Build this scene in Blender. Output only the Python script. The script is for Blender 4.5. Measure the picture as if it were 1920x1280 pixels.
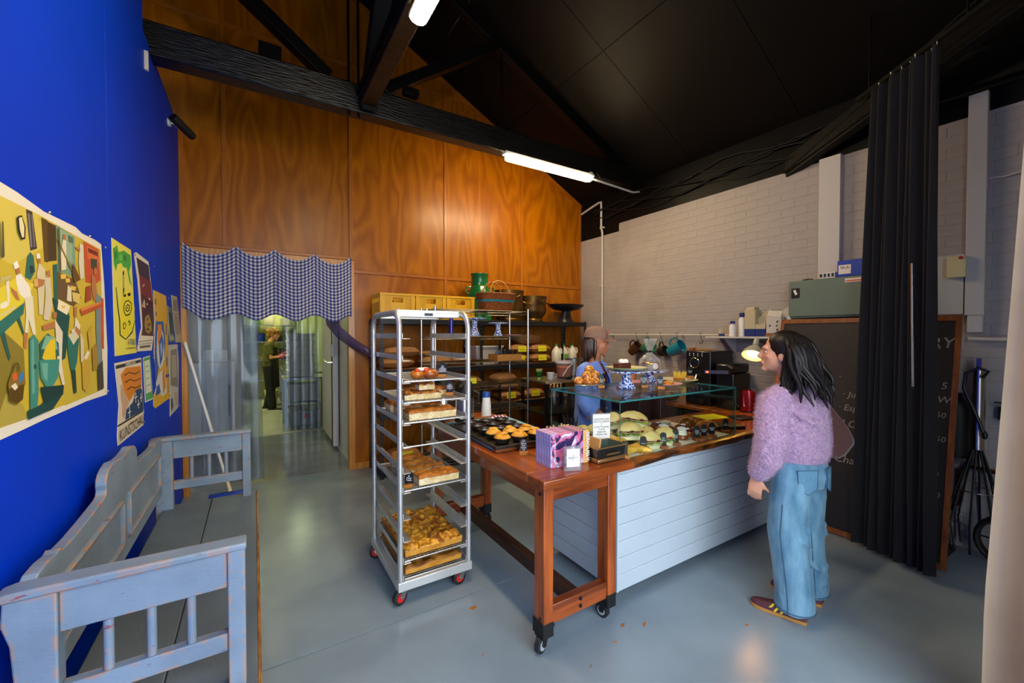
import bpy, math, random
from mathutils import Vector, Matrix
random.seed(7)
for o in list(bpy.data.objects): bpy.data.objects.remove(o)
S = bpy.context.scene
COL = S.collection
R = math.radians
# ---------------------------------------------------------------- camera
cam_d = bpy.data.cameras.new('camera'); cam = bpy.data.objects.new('camera', cam_d); COL.objects.link(cam)
cam.location = (0, 0, 1.65); cam.rotation_euler = (R(90 - 1.08), 0, R(-31.98))
cam_d.sensor_width = 36; cam_d.sensor_fit = 'HORIZONTAL'; cam_d.lens = 14.484; cam_d.clip_start = .03
S.camera = cam
# ---------------------------------------------------------------- sky, exposure
W = bpy.data.worlds.new('overcast_sky'); S.world = W; W.use_nodes = True
bg = W.node_tree.nodes['Background']; bg.inputs[0].default_value = (.80, .90, 1.0, 1); bg.inputs[1].default_value = 6.6
S.view_settings.view_transform = 'Standard'; S.view_settings.look = 'None'
S.view_settings.exposure = 0.12; S.view_settings.gamma = 1.0; S.view_settings.use_curve_mapping = False
S.cycles.use_denoising = True
S.cycles.max_bounces = 5; S.cycles.diffuse_bounces = 3; S.cycles.glossy_bounces = 3; S.cycles.transparent_max_bounces = 16
S.cycles.use_adaptive_sampling = True; S.cycles.adaptive_threshold = .04; S.cycles.sample_clamp_indirect = 6
S.cycles.caustics_reflective = False; S.cycles.caustics_refractive = False
# ---------------------------------------------------------------- materials
def hx(h):
    if not isinstance(h, str): return tuple(h)[:3]
    h = h.lstrip('#'); c = [int(h[i:i+2], 16)/255 for i in (0, 2, 4)]
    return tuple(x/12.92 if x <= .04045 else ((x+.055)/1.055)**2.4 for x in c)
MATS = {}
def mat(name, col, rough=.5, metal=0, col2=None, scale=6, stretch=(1, 1, 1), detail=4, ramp=(.35, .65), bump=0, bscale=40, bstretch=(1, 1, 1),
        spec=.5, coat=0, sheen=0, emit=0, dist=0, trans=0, ior=1.45, rnd=0):
    m = bpy.data.materials.new(name); m.use_nodes = True; MATS[name] = m
    nt = m.node_tree; N = nt.nodes; L = nt.links; b = N['Principled BSDF']
    c = hx(col)
    b.inputs['Base Color'].default_value = (*c, 1); b.inputs['Roughness'].default_value = rough; b.inputs['Metallic'].default_value = metal
    b.inputs['Specular IOR Level'].default_value = spec; b.inputs['Coat Weight'].default_value = coat; b.inputs['Coat Roughness'].default_value = .15
    b.inputs['Sheen Weight'].default_value = sheen; b.inputs['Transmission Weight'].default_value = trans; b.inputs['IOR'].default_value = ior
    tc = N.new('ShaderNodeTexCoord')
    src = None
    if col2 is not None:
        mp = N.new('ShaderNodeMapping'); mp.inputs['Scale'].default_value = stretch; L.new(tc.outputs['Object'], mp.inputs['Vector'])
        if rnd:
            oi = N.new('ShaderNodeObjectInfo'); mu = N.new('ShaderNodeMath'); mu.operation = 'MULTIPLY'; mu.inputs[1].default_value = 37.0
            L.new(oi.outputs['Random'], mu.inputs[0]); cx = N.new('ShaderNodeCombineXYZ')
            for k in range(3): L.new(mu.outputs[0], cx.inputs[k])
            L.new(cx.outputs[0], mp.inputs['Location'])
        no = N.new('ShaderNodeTexNoise'); no.inputs['Scale'].default_value = scale; no.inputs['Detail'].default_value = detail; no.inputs['Distortion'].default_value = dist
        L.new(mp.outputs[0], no.inputs['Vector'])
        rp = N.new('ShaderNodeValToRGB'); rp.color_ramp.elements[0].position = ramp[0]; rp.color_ramp.elements[1].position = ramp[1]
        rp.color_ramp.elements[0].color = (*c, 1); rp.color_ramp.elements[1].color = (*hx(col2), 1)
        L.new(no.outputs['Fac'], rp.inputs[0]); L.new(rp.outputs[0], b.inputs['Base Color']); src = rp.outputs[0]
    if bump:
        mp2 = N.new('ShaderNodeMapping'); mp2.inputs['Scale'].default_value = bstretch; L.new(tc.outputs['Object'], mp2.inputs['Vector'])
        n2 = N.new('ShaderNodeTexNoise'); n2.inputs['Scale'].default_value = bscale; n2.inputs['Detail'].default_value = 4; L.new(mp2.outputs[0], n2.inputs['Vector'])
        bp = N.new('ShaderNodeBump'); bp.inputs['Strength'].default_value = bump; bp.inputs['Distance'].default_value = .02
        L.new(n2.outputs['Fac'], bp.inputs['Height']); L.new(bp.outputs[0], b.inputs['Normal'])
    if emit:
        b.inputs['Emission Strength'].default_value = emit; b.inputs['Emission Color'].default_value = (*c, 1)
    return m
def nodes_of(m): return m.node_tree.nodes, m.node_tree.links, m.node_tree.nodes['Principled BSDF']
def clear_mat(name, tint, gloss=.06, rough=.02, body=None, bodyfac=0.0, fres=1.45, bump=0, bscale=8, bstretch=(1, 1, 1)):
    """thin see-through sheet: transparent with a fresnel gloss and a little milky body"""
    m = bpy.data.materials.new(name); m.use_nodes = True; MATS[name] = m
    nt = m.node_tree; N = nt.nodes; L = nt.links; N.remove(N['Principled BSDF']); out = N['Material Output']
    t = N.new('ShaderNodeBsdfTransparent'); t.inputs[0].default_value = (*hx(tint), 1)
    g = N.new('ShaderNodeBsdfGlossy'); g.inputs['Roughness'].default_value = rough
    f = N.new('ShaderNodeLayerWeight'); pw = N.new('ShaderNodeMath'); pw.operation = 'POWER'; pw.inputs[1].default_value = 4.5; L.new(f.outputs['Facing'], pw.inputs[0])
    ma = N.new('ShaderNodeMath'); ma.operation = 'MULTIPLY_ADD'; ma.inputs[1].default_value = .55; ma.inputs[2].default_value = (fres-1)*.09; L.new(pw.outputs[0], ma.inputs[0])
    mx = N.new('ShaderNodeMixShader'); L.new(ma.outputs[0], mx.inputs[0]); L.new(t.outputs[0], mx.inputs[1]); L.new(g.outputs[0], mx.inputs[2])
    o = mx.outputs[0]
    if bodyfac:
        d = N.new('ShaderNodeBsdfDiffuse'); d.inputs[0].default_value = (*hx(body), 1)
        m2 = N.new('ShaderNodeMixShader'); m2.inputs[0].default_value = bodyfac; L.new(o, m2.inputs[1]); L.new(d.outputs[0], m2.inputs[2]); o = m2.outputs[0]
    if bump:
        tc = N.new('ShaderNodeTexCoord'); mp = N.new('ShaderNodeMapping'); mp.inputs['Scale'].default_value = bstretch; L.new(tc.outputs['Object'], mp.inputs[0])
        n2 = N.new('ShaderNodeTexNoise'); n2.inputs['Scale'].default_value = bscale; L.new(mp.outputs[0], n2.inputs['Vector'])
        bp = N.new('ShaderNodeBump'); bp.inputs['Strength'].default_value = bump; bp.inputs['Distance'].default_value = .02
        L.new(n2.outputs['Fac'], bp.inputs['Height']); L.new(bp.outputs[0], g.inputs['Normal']); L.new(bp.outputs[0], f.inputs['Normal'])
    L.new(o, out.inputs['Surface'])
    return m
# ---------------------------------------------------------------- mesh builder
class MB:
    def __init__(s): s.v = []; s.f = []; s.mi = []; s.cur = 0
    def add(s, vs, fs):
        n = len(s.v); s.v += [tuple(p) for p in vs]
        for f in fs: s.f.append(tuple(i+n for i in f)); s.mi.append(s.cur)
        return s
    def box(s, x0, y0, z0, x1, y1, z1):
        if x0 > x1: x0, x1 = x1, x0
        if y0 > y1: y0, y1 = y1, y0
        if z0 > z1: z0, z1 = z1, z0
        return s.add([(x0,y0,z0),(x1,y0,z0),(x1,y1,z0),(x0,y1,z0),(x0,y0,z1),(x1,y0,z1),(x1,y1,z1),(x0,y1,z1)],
                     [(3,2,1,0),(4,5,6,7),(0,1,5,4),(1,2,6,5),(2,3,7,6),(3,0,4,7)])
    def xform(s, m, n0=0):
        for i in range(n0, len(s.v)): s.v[i] = tuple(m @ Vector(s.v[i]))
        return s
    def obox(s, c, sz, rz=0, rx=0, ry=0):
        n = len(s.v); s.box(-sz[0]/2, -sz[1]/2, -sz[2]/2, sz[0]/2, sz[1]/2, sz[2]/2)
        return s.xform(Matrix.Translation(c) @ Matrix.Rotation(rz, 4, 'Z') @ Matrix.Rotation(ry, 4, 'Y') @ Matrix.Rotation(rx, 4, 'X'), n)
    def bar(s, p0, p1, w, h, up=(0, 0, 1)):
        p0, p1 = Vector(p0), Vector(p1); d = (p1-p0).normalized(); u = Vector(up)
        if abs(d.dot(u)) > .99: u = Vector((0, 1, 0))
        sd = d.cross(u).normalized(); u = sd.cross(d)
        vs = [p + sd*a*w/2 + u*b*h/2 for p in (p0, p1) for a, b in ((-1,-1),(1,-1),(1,1),(-1,1))]
        return s.add(vs, [(0,1,2,3),(7,6,5,4),(0,4,5,1),(1,5,6,2),(2,6,7,3),(3,7,4,0)])
    def rings(s, rs, cap0=True, cap1=True, closed=False):
        n = len(rs[0]); vs = [p for r in rs for p in r]; fs = []
        m = len(rs)
        for i in range(m if closed else m-1):
            a = i*n; b = ((i+1) % m)*n
            for j in range(n): k = (j+1) % n; fs.append((a+j, a+k, b+k, b+j))
        if not closed:
            if cap0: fs.append(tuple(range(n-1, -1, -1)))
            if cap1: fs.append(tuple((m-1)*n+j for j in range(n)))
        return s.add(vs, fs)
    def tube(s, pts, r, n=8, closed=False, ab=None, up=None, caps=True):
        pts = [Vector(p) for p in pts]; m = len(pts); rad = r if isinstance(r, (list, tuple)) else [r]*m
        rs = []; pu = None
        for i, p in enumerate(pts):
            if closed: d = pts[(i+1) % m]-pts[i-1]
            else: d = pts[min(i+1, m-1)]-pts[max(i-1, 0)]
            d = d.normalized() if d.length > 1e-9 else Vector((0, 0, 1))
            if pu is None:
                u = Vector(up) if up else (Vector((0, 0, 1)) if abs(d.z) < .9 else Vector((0, 1, 0)))
            else: u = pu
            u = u-d*u.dot(d)
            u = u.normalized() if u.length > 1e-6 else d.orthogonal().normalized()
            pu = u; sd = d.cross(u)
            q = rad[i]; ra, rb = (q if isinstance(q, (list, tuple)) else (q, q))
            rs.append([p + sd*math.cos(2*math.pi*j/n)*ra + u*math.sin(2*math.pi*j/n)*rb for j in range(n)])
        return s.rings(rs, caps, caps, closed)
    def cyl(s, p0, p1, r0, r1=None, n=14, caps=True): return s.tube([p0, p1], [r0, r0 if r1 is None else r1], n, caps=caps)
    def lathe(s, prof, c=(0, 0, 0), n=24, sx=1, sy=1):
        rs = [[(c[0]+max(r, 1e-4)*sx*math.cos(2*math.pi*j/n), c[1]+max(r, 1e-4)*sy*math.sin(2*math.pi*j/n), c[2]+z) for j in range(n)] for r, z in prof]
        a0, a1 = prof[0][0] > .002, prof[-1][0] > .002
        return s.rings(rs, not a0, not a1, closed=a0 and a1)
    def ell(s, c, r, nu=16, nv=10, m=None):
        n0 = len(s.v); rs = []
        for i in range(nv+1):
            t = math.pi*i/nv; k = max(math.sin(t), .002)
            rs.append([(r[0]*k*math.cos(2*math.pi*j/nu), r[1]*k*math.sin(2*math.pi*j/nu), -r[2]*math.cos(t)) for j in range(nu)])
        s.rings(rs); return s.xform(Matrix.Translation(c) @ (m or Matrix()), n0)
    def prism(s, poly, a, b, axis='z'):
        mk = {'z': lambda p, t: (p[0], p[1], t), 'y': lambda p, t: (p[0], t, p[1]), 'x': lambda p, t: (t, p[0], p[1])}[axis]
        n = len(poly); ar = sum(poly[i][0]*poly[(i+1) % n][1]-poly[(i+1) % n][0]*poly[i][1] for i in range(n))
        if (ar < 0) != (axis == 'y'): poly = poly[::-1]
        return s.rings([[mk(p, a) for p in poly], [mk(p, b) for p in poly]] if b > a else [[mk(p, b) for p in poly], [mk(p, a) for p in poly]])
    def sheet(s, nx, ny, fn, th=0, off=None):
        """grid of fn(u,v) points; th gives real thickness along off"""
        vs = [Vector(fn(i/nx, j/ny)) for j in range(ny+1) for i in range(nx+1)]
        fs = [(j*(nx+1)+i, j*(nx+1)+i+1, (j+1)*(nx+1)+i+1, (j+1)*(nx+1)+i) for j in range(ny) for i in range(nx)]
        if th:
            o = Vector(off)*th; n = len(vs); vs2 = vs+[p+o for p in vs]
            f2 = fs+[tuple(i+n for i in f[::-1]) for f in fs]
            ed = [j for j in range(nx+1)]+[j*(nx+1)+nx for j in range(1, ny+1)]+[ny*(nx+1)+i for i in range(nx-1, -1, -1)]+[j*(nx+1) for j in range(ny-1, 0, -1)]
            for i in range(len(ed)): a, b = ed[i], ed[(i+1) % len(ed)]; f2.append((b, a, a+n, b+n))
            return s.add(vs2, f2)
        return s.add(vs, fs)
    def build(s, name, mats, parent=None, smooth=40, bevel=0, local=False, seg=2, origin=None):
        if not isinstance(mats, (list, tuple)): mats = [mats]
        mats = [MATS[m] if isinstance(m, str) else m for m in mats]
        me = bpy.data.meshes.new(name)
        vs = [Vector(p) for p in s.v]
        o = bpy.data.objects.new(name, me); COL.objects.link(o)
        if parent is not None:
            if not local:
                mi = WM(parent).inverted(); vs = [mi @ p for p in vs]
            o.parent = parent
        elif not local:
            lo = [min(p[k] for p in vs) for k in range(3)]; hi = [max(p[k] for p in vs) for k in range(3)]
            c = Vector(origin) if origin else Vector(((lo[0]+hi[0])/2, (lo[1]+hi[1])/2, lo[2]))
            vs = [p-c for p in vs]; o.location = c
        me.from_pydata(vs, [], s.f); 
        for m in mats: me.materials.append(m)
        if len(mats) > 1: me.polygons.foreach_set('material_index', s.mi)
        if smooth:
            me.polygons.foreach_set('use_smooth', [True]*len(me.polygons)); me.set_sharp_from_angle(angle=R(smooth))
        me.update()
        if bevel:
            bm_ = o.modifiers.new('bevel', 'BEVEL'); bm_.width = bevel; bm_.segments = seg; bm_.limit_method = 'ANGLE'; bm_.angle_limit = R(40)
        return o
def WM(o):
    m = Matrix.LocRotScale(o.location, o.rotation_euler, o.scale)
    return (WM(o.parent) @ m) if o.parent else m
def tag(o, label, cat, group=None):
    o['label'] = label; o['category'] = cat
    if group: o['group'] = group
    return o
def thing(name, label, cat, loc=(0, 0, 0), rz=0, group=None):
    o = bpy.data.objects.new(name, None); COL.objects.link(o); o.empty_display_size = .05
    o.location = loc; o.rotation_euler = (0, 0, rz)
    return tag(o, label, cat, group)
def struct(o): o['kind'] = 'structure'; return o
def sroot(name):
    o = bpy.data.objects.new(name, None); COL.objects.link(o); o['kind'] = 'structure'; return o
def copy_tree(o, parent=None):
    kids = [c for c in bpy.data.objects if c.parent is o]
    c = o.copy(); COL.objects.link(c); c.parent = parent
    for k in kids: copy_tree(k, c)
    return c
def inst(src, name, parent, m):
    """a piece that shares mesh data"""
    o = bpy.data.objects.new(name, src); COL.objects.link(o); o.parent = parent; o.matrix_basis = m; return o
# lettering: collected, turned into meshes at the end in one go
TEXTS = []
def text(s, size, m, material, parent, name='lettering', align='CENTER', extr=.0004, space=.85, shear=0):
    TEXTS.append((s, size, m, material, parent, name, align, extr, space, shear))
FUZZ = []    # (object, fibre count, length, material): short fibres rooted on a knitted surface
APPLY = []   # objects whose modifiers become real mesh at the end
def fuse(o, voxel, smooth=4, fac=.5):
    r = o.modifiers.new('fuse', 'REMESH'); r.mode = 'VOXEL'; r.voxel_size = voxel; r.use_smooth_shade = True
    if smooth:
        k = o.modifiers.new('relax', 'SMOOTH'); k.iterations = smooth; k.factor = fac
    APPLY.append(o); return o
def finish():
    tmp = []
    for t in TEXTS:
        cu = bpy.data.curves.new('lettering', 'FONT'); cu.body = t[0]; cu.size = t[1]; cu.align_x = t[6]; cu.align_y = 'CENTER'; cu.extrude = t[7]
        cu.space_line = t[8]; cu.shear = t[9]; cu.resolution_u = 2
        o = bpy.data.objects.new('lettering', cu); COL.objects.link(o); tmp.append(o)
    bpy.context.view_layer.update(); dg = bpy.context.evaluated_depsgraph_get()
    for o, t in zip(tmp, TEXTS):
        me = bpy.data.meshes.new_from_object(o.evaluated_get(dg)); me.materials.clear(); me.materials.append(MATS[t[3]])
        n = bpy.data.objects.new(t[5], me); COL.objects.link(n)
        n.parent = t[4]; n.matrix_basis = (WM(t[4]).inverted() @ t[2]) if t[4] else t[2]
    for o in APPLY:
        me = bpy.data.meshes.new_from_object(o.evaluated_get(dg)); old = o.data; o.modifiers.clear(); o.data = me
        me.polygons.foreach_set('use_smooth', [True]*len(me.polygons))
    for o, n, ln, mt in FUZZ:
        me = o.data; rn = random.Random(3); np_ = len(me.polygons); vs, fs = [], []
        for k in range(n):
            p = me.polygons[rn.randrange(np_)]; c = Vector(p.center)+Vector((rn.uniform(-.005, .005), rn.uniform(-.005, .005), rn.uniform(-.005, .005)))
            nn = (Vector(p.normal)+Vector((rn.uniform(-.9, .9), rn.uniform(-.9, .9), rn.uniform(-.9, .9)))).normalized(); t = nn.orthogonal().normalized()*.00055
            m1 = c+nn*ln*.55+Vector((rn.uniform(-1, 1), rn.uniform(-1, 1), rn.uniform(-1, 1)))*ln*.2; m2 = m1+(nn+Vector((rn.uniform(-1, 1), rn.uniform(-1, 1), rn.uniform(-1.2, .6)))).normalized()*ln*.45
            i = len(vs); vs += [c-t, c+t, m1-t, m1+t, m2]; fs += [(i, i+1, i+3, i+2), (i+2, i+3, i+4)]
        m = bpy.data.meshes.new('fuzz'); m.from_pydata(vs, [], fs); m.materials.append(MATS[mt]); q = bpy.data.objects.new('fuzz', m); COL.objects.link(q); q.parent = o; q['kind'] = 'stuff'
    for o in tmp: bpy.data.objects.remove(o)
def frame(o, x, y):
    """matrix with local x, y along given directions at o (for lettering: x reading direction, y up)"""
    x = Vector(x).normalized(); y = Vector(y); y = (y-x*y.dot(x)).normalized(); z = x.cross(y)
    m = Matrix((x, y, z)).transposed().to_4x4(); m.translation = Vector(o); return m
def lerp(a, b, t): return a+(b-a)*t
# ---------------------------------------------------------------- material list
mat('floor_paint', '#76858f', .22, col2='#83929c', scale=2.2, bump=.03, bscale=30, spec=.5)
mat('floor_corridor', '#6f7478', .16, col2='#7c8286', scale=3, bump=.04, bscale=12)
mat('floor_kitchen', '#8d918c', .35, col2='#9a9d95', scale=3)
mat('wall_blue', '#0038d0', .48, col2='#0034c4', scale=1.2, bump=.02, bscale=60, spec=.12)
mat('black_paint', '#060606', .45, col2='#0a0909', scale=4, bump=.12, bscale=18, bstretch=(6, 1, 6), spec=.15)
mat('black_ceiling', '#0a0807', .55, col2='#0e0b0a', scale=1.5, spec=.15)
mat('black_beam', '#080707', .30, col2='#131211', scale=5, stretch=(.6, 5, 5), bump=.5, bscale=16, bstretch=(.5, 5, 5))
mat('white_paint', '#a69f99', .55, col2='#9a938d', scale=2.5, bump=.10, bscale=25)
mat('white_trim', '#c3c0bb', .5)
mat('pale_panel', '#cfc8b8', .4, col2='#c5bda9', scale=2)
mat('kitchen_wall', '#cfd39a', .6)
mat('batten', '#a86010', .36, col2='#985408', scale=2, coat=.1)
mat('jamb', '#c98a36', .32, col2='#ad6d20', scale=8, stretch=(5, 5, .3), coat=.3)
mat('pavement', '#9a9a96', .8)
mat('joint', '#7d8890', .5)
mat('rubber_black', '#0a0a0a', .6)
def plywood(name, a, b, c):
    m = mat(name, a, .34, coat=.12, spec=.3); m.node_tree.nodes['Principled BSDF'].inputs['Coat Roughness'].default_value = .3; N, L, P_ = nodes_of(m)
    tc = N.new('ShaderNodeTexCoord'); oi = N.new('ShaderNodeObjectInfo'); mu = N.new('ShaderNodeMath'); mu.operation = 'MULTIPLY'; mu.inputs[1].default_value = 53
    L.new(oi.outputs['Random'], mu.inputs[0]); mp = N.new('ShaderNodeMapping'); mp.inputs['Scale'].default_value = (1.6, 1.0, .36)
    cx = N.new('ShaderNodeCombineXYZ'); [L.new(mu.outputs[0], cx.inputs[k]) for k in range(3)]
    L.new(tc.outputs['Object'], mp.inputs[0]); L.new(cx.outputs[0], mp.inputs['Location'])
    n1 = N.new('ShaderNodeTexNoise'); n1.inputs['Scale'].default_value = 1.1; n1.inputs['Detail'].default_value = 2.5; n1.inputs['Distortion'].default_value = .25; L.new(mp.outputs[0], n1.inputs['Vector'])
    k = N.new('ShaderNodeMath'); k.operation = 'MULTIPLY'; k.inputs[1].default_value = 13; L.new(n1.outputs['Fac'], k.inputs[0])
    pp = N.new('ShaderNodeMath'); pp.operation = 'PINGPONG'; pp.inputs[1].default_value = .5; L.new(k.outputs[0], pp.inputs[0])
    rp = N.new('ShaderNodeValToRGB'); e = rp.color_ramp.elements; e[0].position = .0; e[0].color = (*hx(b), 1); e[1].position = .5; e[1].color = (*hx(a), 1); L.new(pp.outputs[0], rp.inputs[0])
    n2 = N.new('ShaderNodeTexNoise'); n2.inputs['Scale'].default_value = 1.0; n2.inputs['Detail'].default_value = 1; L.new(mp.outputs[0], n2.inputs['Vector'])
    n3 = N.new('ShaderNodeTexNoise'); n3.inputs['Scale'].default_value = 60; mp3 = N.new('ShaderNodeMapping'); mp3.inputs['Scale'].default_value = (1.5, 1, .06); L.new(tc.outputs['Object'], mp3.inputs[0]); L.new(mp3.outputs[0], n3.inputs['Vector'])
    mx = N.new('ShaderNodeMixRGB'); mx.inputs[2].default_value = (*hx(c), 1)
    ad = N.new('ShaderNodeMath'); ad.operation = 'MULTIPLY'; L.new(n2.outputs['Fac'], ad.inputs[0]); L.new(n3.outputs['Fac'], ad.inputs[1])
    L.new(ad.outputs[0], mx.inputs[0]); L.new(rp.outputs[0], mx.inputs[1]); L.new(mx.outputs[0], P_.inputs['Base Color'])
    return m
plywood('plywood', '#b86e00', '#965200', '#683400')
XL, XR, YB = -.626, 4.63, 5.25
def roof_z(x): return 5.797-.527*abs(x-.8)
# ---------------------------------------------------------------- floor
fl = sroot('floor')
MB().box(-.72, -.8, -.12, 4.8, 2.324, 0).build('slab', 'floor_paint', fl)
MB().box(-.72, 2.336, -.12, 4.8, 5.34, 0).build('slab', 'floor_paint', fl)
MB().box(-.72, 2.324, -.12, 4.8, 2.336, -.006).build('joint', 'joint', fl)
MB().box(-.95, 5.34, -.12, 1.3, 7.72, 0).build('slab', 'floor_corridor', fl)
MB().box(-2.6, 7.72, -.12, 3.6, 12.6, .004).build('slab', 'floor_kitchen', fl)
struct(MB().box(-9, -16, -.2, 14, -.8, -.02).build('pavement', 'pavement'))
# ---------------------------------------------------------------- left wall: blue painted panels
wl = sroot('wall_left')
for y0, y1, zt in ((-.8, .478, 4.9), (.482, 1.674, 4.9), (1.678, 2.874, 4.9), (2.878, 3.74, 4.9), (3.74, 3.998, 3.72), (4.002, 5.25, 3.72)):
    MB().box(XL-.012, y0, 0, XL, y1, zt).build('panel', 'wall_blue', wl, bevel=.002)
MB().box(XL-.1, -.8, 0, XL-.012, 3.74, 4.9).build('backing', 'wall_blue', wl)
MB().box(XL-.1, 3.74, 0, XL-.012, 5.34, 3.72).build('backing', 'wall_blue', wl)
# ---------------------------------------------------------------- back wall: plywood sheets and cover battens
wb = sroot('wall_back')
def clip_roof(poly):
    for sgn in (1, -1):                       # keep z below each roof slope
        out = []
        for i in range(len(poly)):
            a, b = poly[i], poly[(i+1) % len(poly)]
            fa = 5.797-.527*sgn*(a[0]-.8)-a[1]; fb = 5.797-.527*sgn*(b[0]-.8)-b[1]
            if fa >= 0: out.append(a)
            if (fa > 0) != (fb > 0) and abs(fa-fb) > 1e-9:
                t = fa/(fa-fb); out.append((lerp(a[0], b[0], t), lerp(a[1], b[1], t)))
        poly = out
        if len(poly) < 3: return None
    return poly
xs = [-2.7, -1.47, -.255, .992, 2.208, 3.45, 4.63]
for i in range(6):
    for z0, z1 in ((0, 2.43), (2.43, 4.86), (4.86, 6)):
        x0, x1 = xs[i]+.001, xs[i+1]-.001
        if z0 == 0 and x0 < .99: continue                       # the doorway
        if i < 2 and z0 == 2.43: z0 = 2.53 if i == 1 else 3.7
        if i == 2 and z0 == 2.43: z0 = 2.53
        p = clip_roof([(x0, z0), (x1, z0), (x1, z1-.001), (x0, z1-.001)])
        if p: MB().prism(p, YB, YB+.016, 'y').build('panel', 'plywood', wb)
for x in xs[1:6]:
    z0 = 2.53 if x < .9 else 0
    MB().box(x-.02, YB-.012, z0, x+.02, YB, roof_z(x)-.01).build('batten', 'batten', wb, bevel=.003)
MB().box(4.59, YB-.012, 0, 4.63, YB, 3.74).build('batten', 'batten', wb, bevel=.003)
MB().box(XL, YB-.012, 2.5, XL+.04, YB, 3.72).build('batten', 'batten', wb, bevel=.003)
for i in range(1, 6):
    for z in (2.40, 4.85):
        xa, xb = xs[i]+.02, xs[i+1]-.02
        if z < 3:
            if i < 3: continue
        else:
            if xb > .8+(5.797-4.87)/.527: xb = .8+(5.797-4.87)/.527
            if xa < -.9: xa = -.9
        if xb > xa: MB().box(xa, YB-.012, z-.02, xb, YB, z+.02).build('batten', 'batten', wb, bevel=.003)
# sloping trims under the roof
MB().bar((.8, YB-.01, 5.797-.03), (4.63, YB-.01, roof_z(4.63)-.03), .03, .05).build('batten', 'batten', wb)
MB().bar((.8, YB-.01, 5.797-.03), (-2.7, YB-.01, roof_z(-2.7)-.03), .03, .05).build('batten', 'batten', wb)
MB().box(.99, YB+.016, 0, 4.75, YB+.09, 3.8).build('backing', 'black_paint', wb)
MB().box(-2.7, YB+.016, 2.6, 4.75, YB+.09, 5.9).build('backing', 'black_paint', wb)
# doorway casing
dj = sroot('trim_1')
MB().box(XL+.001, YB-.02, 0, XL+.05, YB+.1, 2.53).build('jamb', 'jamb', dj, bevel=.003)
MB().box(.955, YB-.02, 0, 1.025, YB+.1, 2.53).build('jamb', 'jamb', dj, bevel=.003)
MB().box(XL+.05, YB-.02, 2.46, .955, YB+.1, 2.53).build('head', 'jamb', dj, bevel=.003)
MB().box(XL+.05, YB-.03, 2.53, 1.03, YB, 2.565).build('cap', 'batten', dj, bevel=.004)
struct(MB().box(1.026, YB-.016, 0, 1.19, YB, .075).build('baseboard_back', 'jamb', bevel=.003))
# ---------------------------------------------------------------- right wall: thickly painted brick
wr = sroot('wall_right')
MB().box(XR+.004, -.8, 0, XR+.15, 5.34, 3.30).build('backing', 'white_paint', wr)
MB().box(XR-.004, -.8, 3.30, XR+.15, 5.25, 3.86).build('top_course', 'black_paint', wr)
MB().box(XR+.0, 4.4, 3.18, XR+.02, 5.25, 3.3).build('painted_edge', 'black_paint', wr)
bl, bh, g = .234, .080, .006
bk = MB(); bx_ = .0009
bk.add([(.001, 0, 0), (.001, bl, 0), (.001, bl, bh), (.001, 0, bh), (-bx_, .004, .004), (-bx_, bl-.004, .004), (-bx_, bl-.004, bh-.004), (-bx_, .004, bh-.004)],
       [(4, 7, 6, 5), (0, 4, 5, 1), (1, 5, 6, 2), (2, 6, 7, 3), (3, 7, 4, 0)])
bme = bpy.data.meshes.new('brick'); bme.from_pydata(bk.v, [], bk.f); bme.materials.append(MATS['white_paint'])
allb = []
for c in range(38):
    z = .005+c*(bh+g)
    y = .0-(.12 if c % 2 else 0)-.6
    while y < 5.0:
        if z+bh < 3.3: allb.append((y, z+random.uniform(-.0015, .0015), XR+.003-random.uniform(0, .0012)))
        y += bl+g
def seen(b):
    y, z, _ = b
    if z < 1.45 and 0.95 < y: return 99
    if y < .35: return 50
    return math.hypot(4.63, y)+(2 if z < .9 else 0)
allb.sort(key=seen)
for y, z, x in allb[:300]: inst(bme, 'brick', wr, Matrix.Translation((x, y, z)))
rest = MB()
for y, z, x in allb[300:]:
    if y > -.5: rest.add([(a+x, b+y, c+z) for a, b, c in bk.v], bk.f)
ro = rest.build('brick_courses', 'white_paint', wr, smooth=0); ro['kind'] = 'stuff'
# ---------------------------------------------------------------- front wall with the wide roller door opening (behind the camera)
wf = sroot('wall_front')
MB().box(2.35, -.8, 0, 4.8, -.65, 5).build('pier', 'white_paint', wf)
MB().box(-.72, -.8, 3.25, 2.35, -.65, 6).build('lintel', 'black_paint', wf)
MB().box(2.35, -.8, 5, 4.8, -.65, 6).build('lintel', 'black_paint', wf)
# ---------------------------------------------------------------- roof lining
ce = sroot('ceiling')
def slope_panel(x0, x1, y0, y1):
    MB().add([(x, y, roof_z(x)+dz) for dz in (0, .03) for x, y in ((x0, y0), (x1, y0), (x1, y1), (x0, y1))],
             [(0, 1, 2, 3), (7, 6, 5, 4), (0, 4, 5, 1), (1, 5, 6, 2), (2, 6, 7, 3), (3, 7, 4, 0)]).build('panel', 'black_ceiling', ce, smooth=0)
for x0, x1 in ((.8, 1.97), (1.976, 3.097), (3.103, 4.75)):
    for y0, y1 in ((-.8, .77), (.776, 1.972), (1.978, 3.172), (3.178, 4.37), (4.376, 5.34)): slope_panel(x0, x1, y0, y1)
for x0, x1 in ((-1.6, -.403), (-.397, .8), (-2.75, -1.606)):
    for y0, y1 in ((-.8, 1.972), (1.978, 5.34)): slope_panel(x0, x1, y0, y1)
MB().box(-2.75, -.8, 6.3, 4.8, 5.4, 6.34).build('roof_sheet', 'black_paint', ce)
MB().box(-2.85, -.8, 3.5, -2.75, 5.34, 6.3).build('eave', 'black_paint', ce)
MB().box(4.75, -.8, 3.8, 4.8, 5.34, 6.3).build('eave', 'black_paint', ce)
MB().box(-2.75, -.8, 3.5, XL-.1, 5.3, 3.55).build('loft_floor', 'black_paint', ce)
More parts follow.
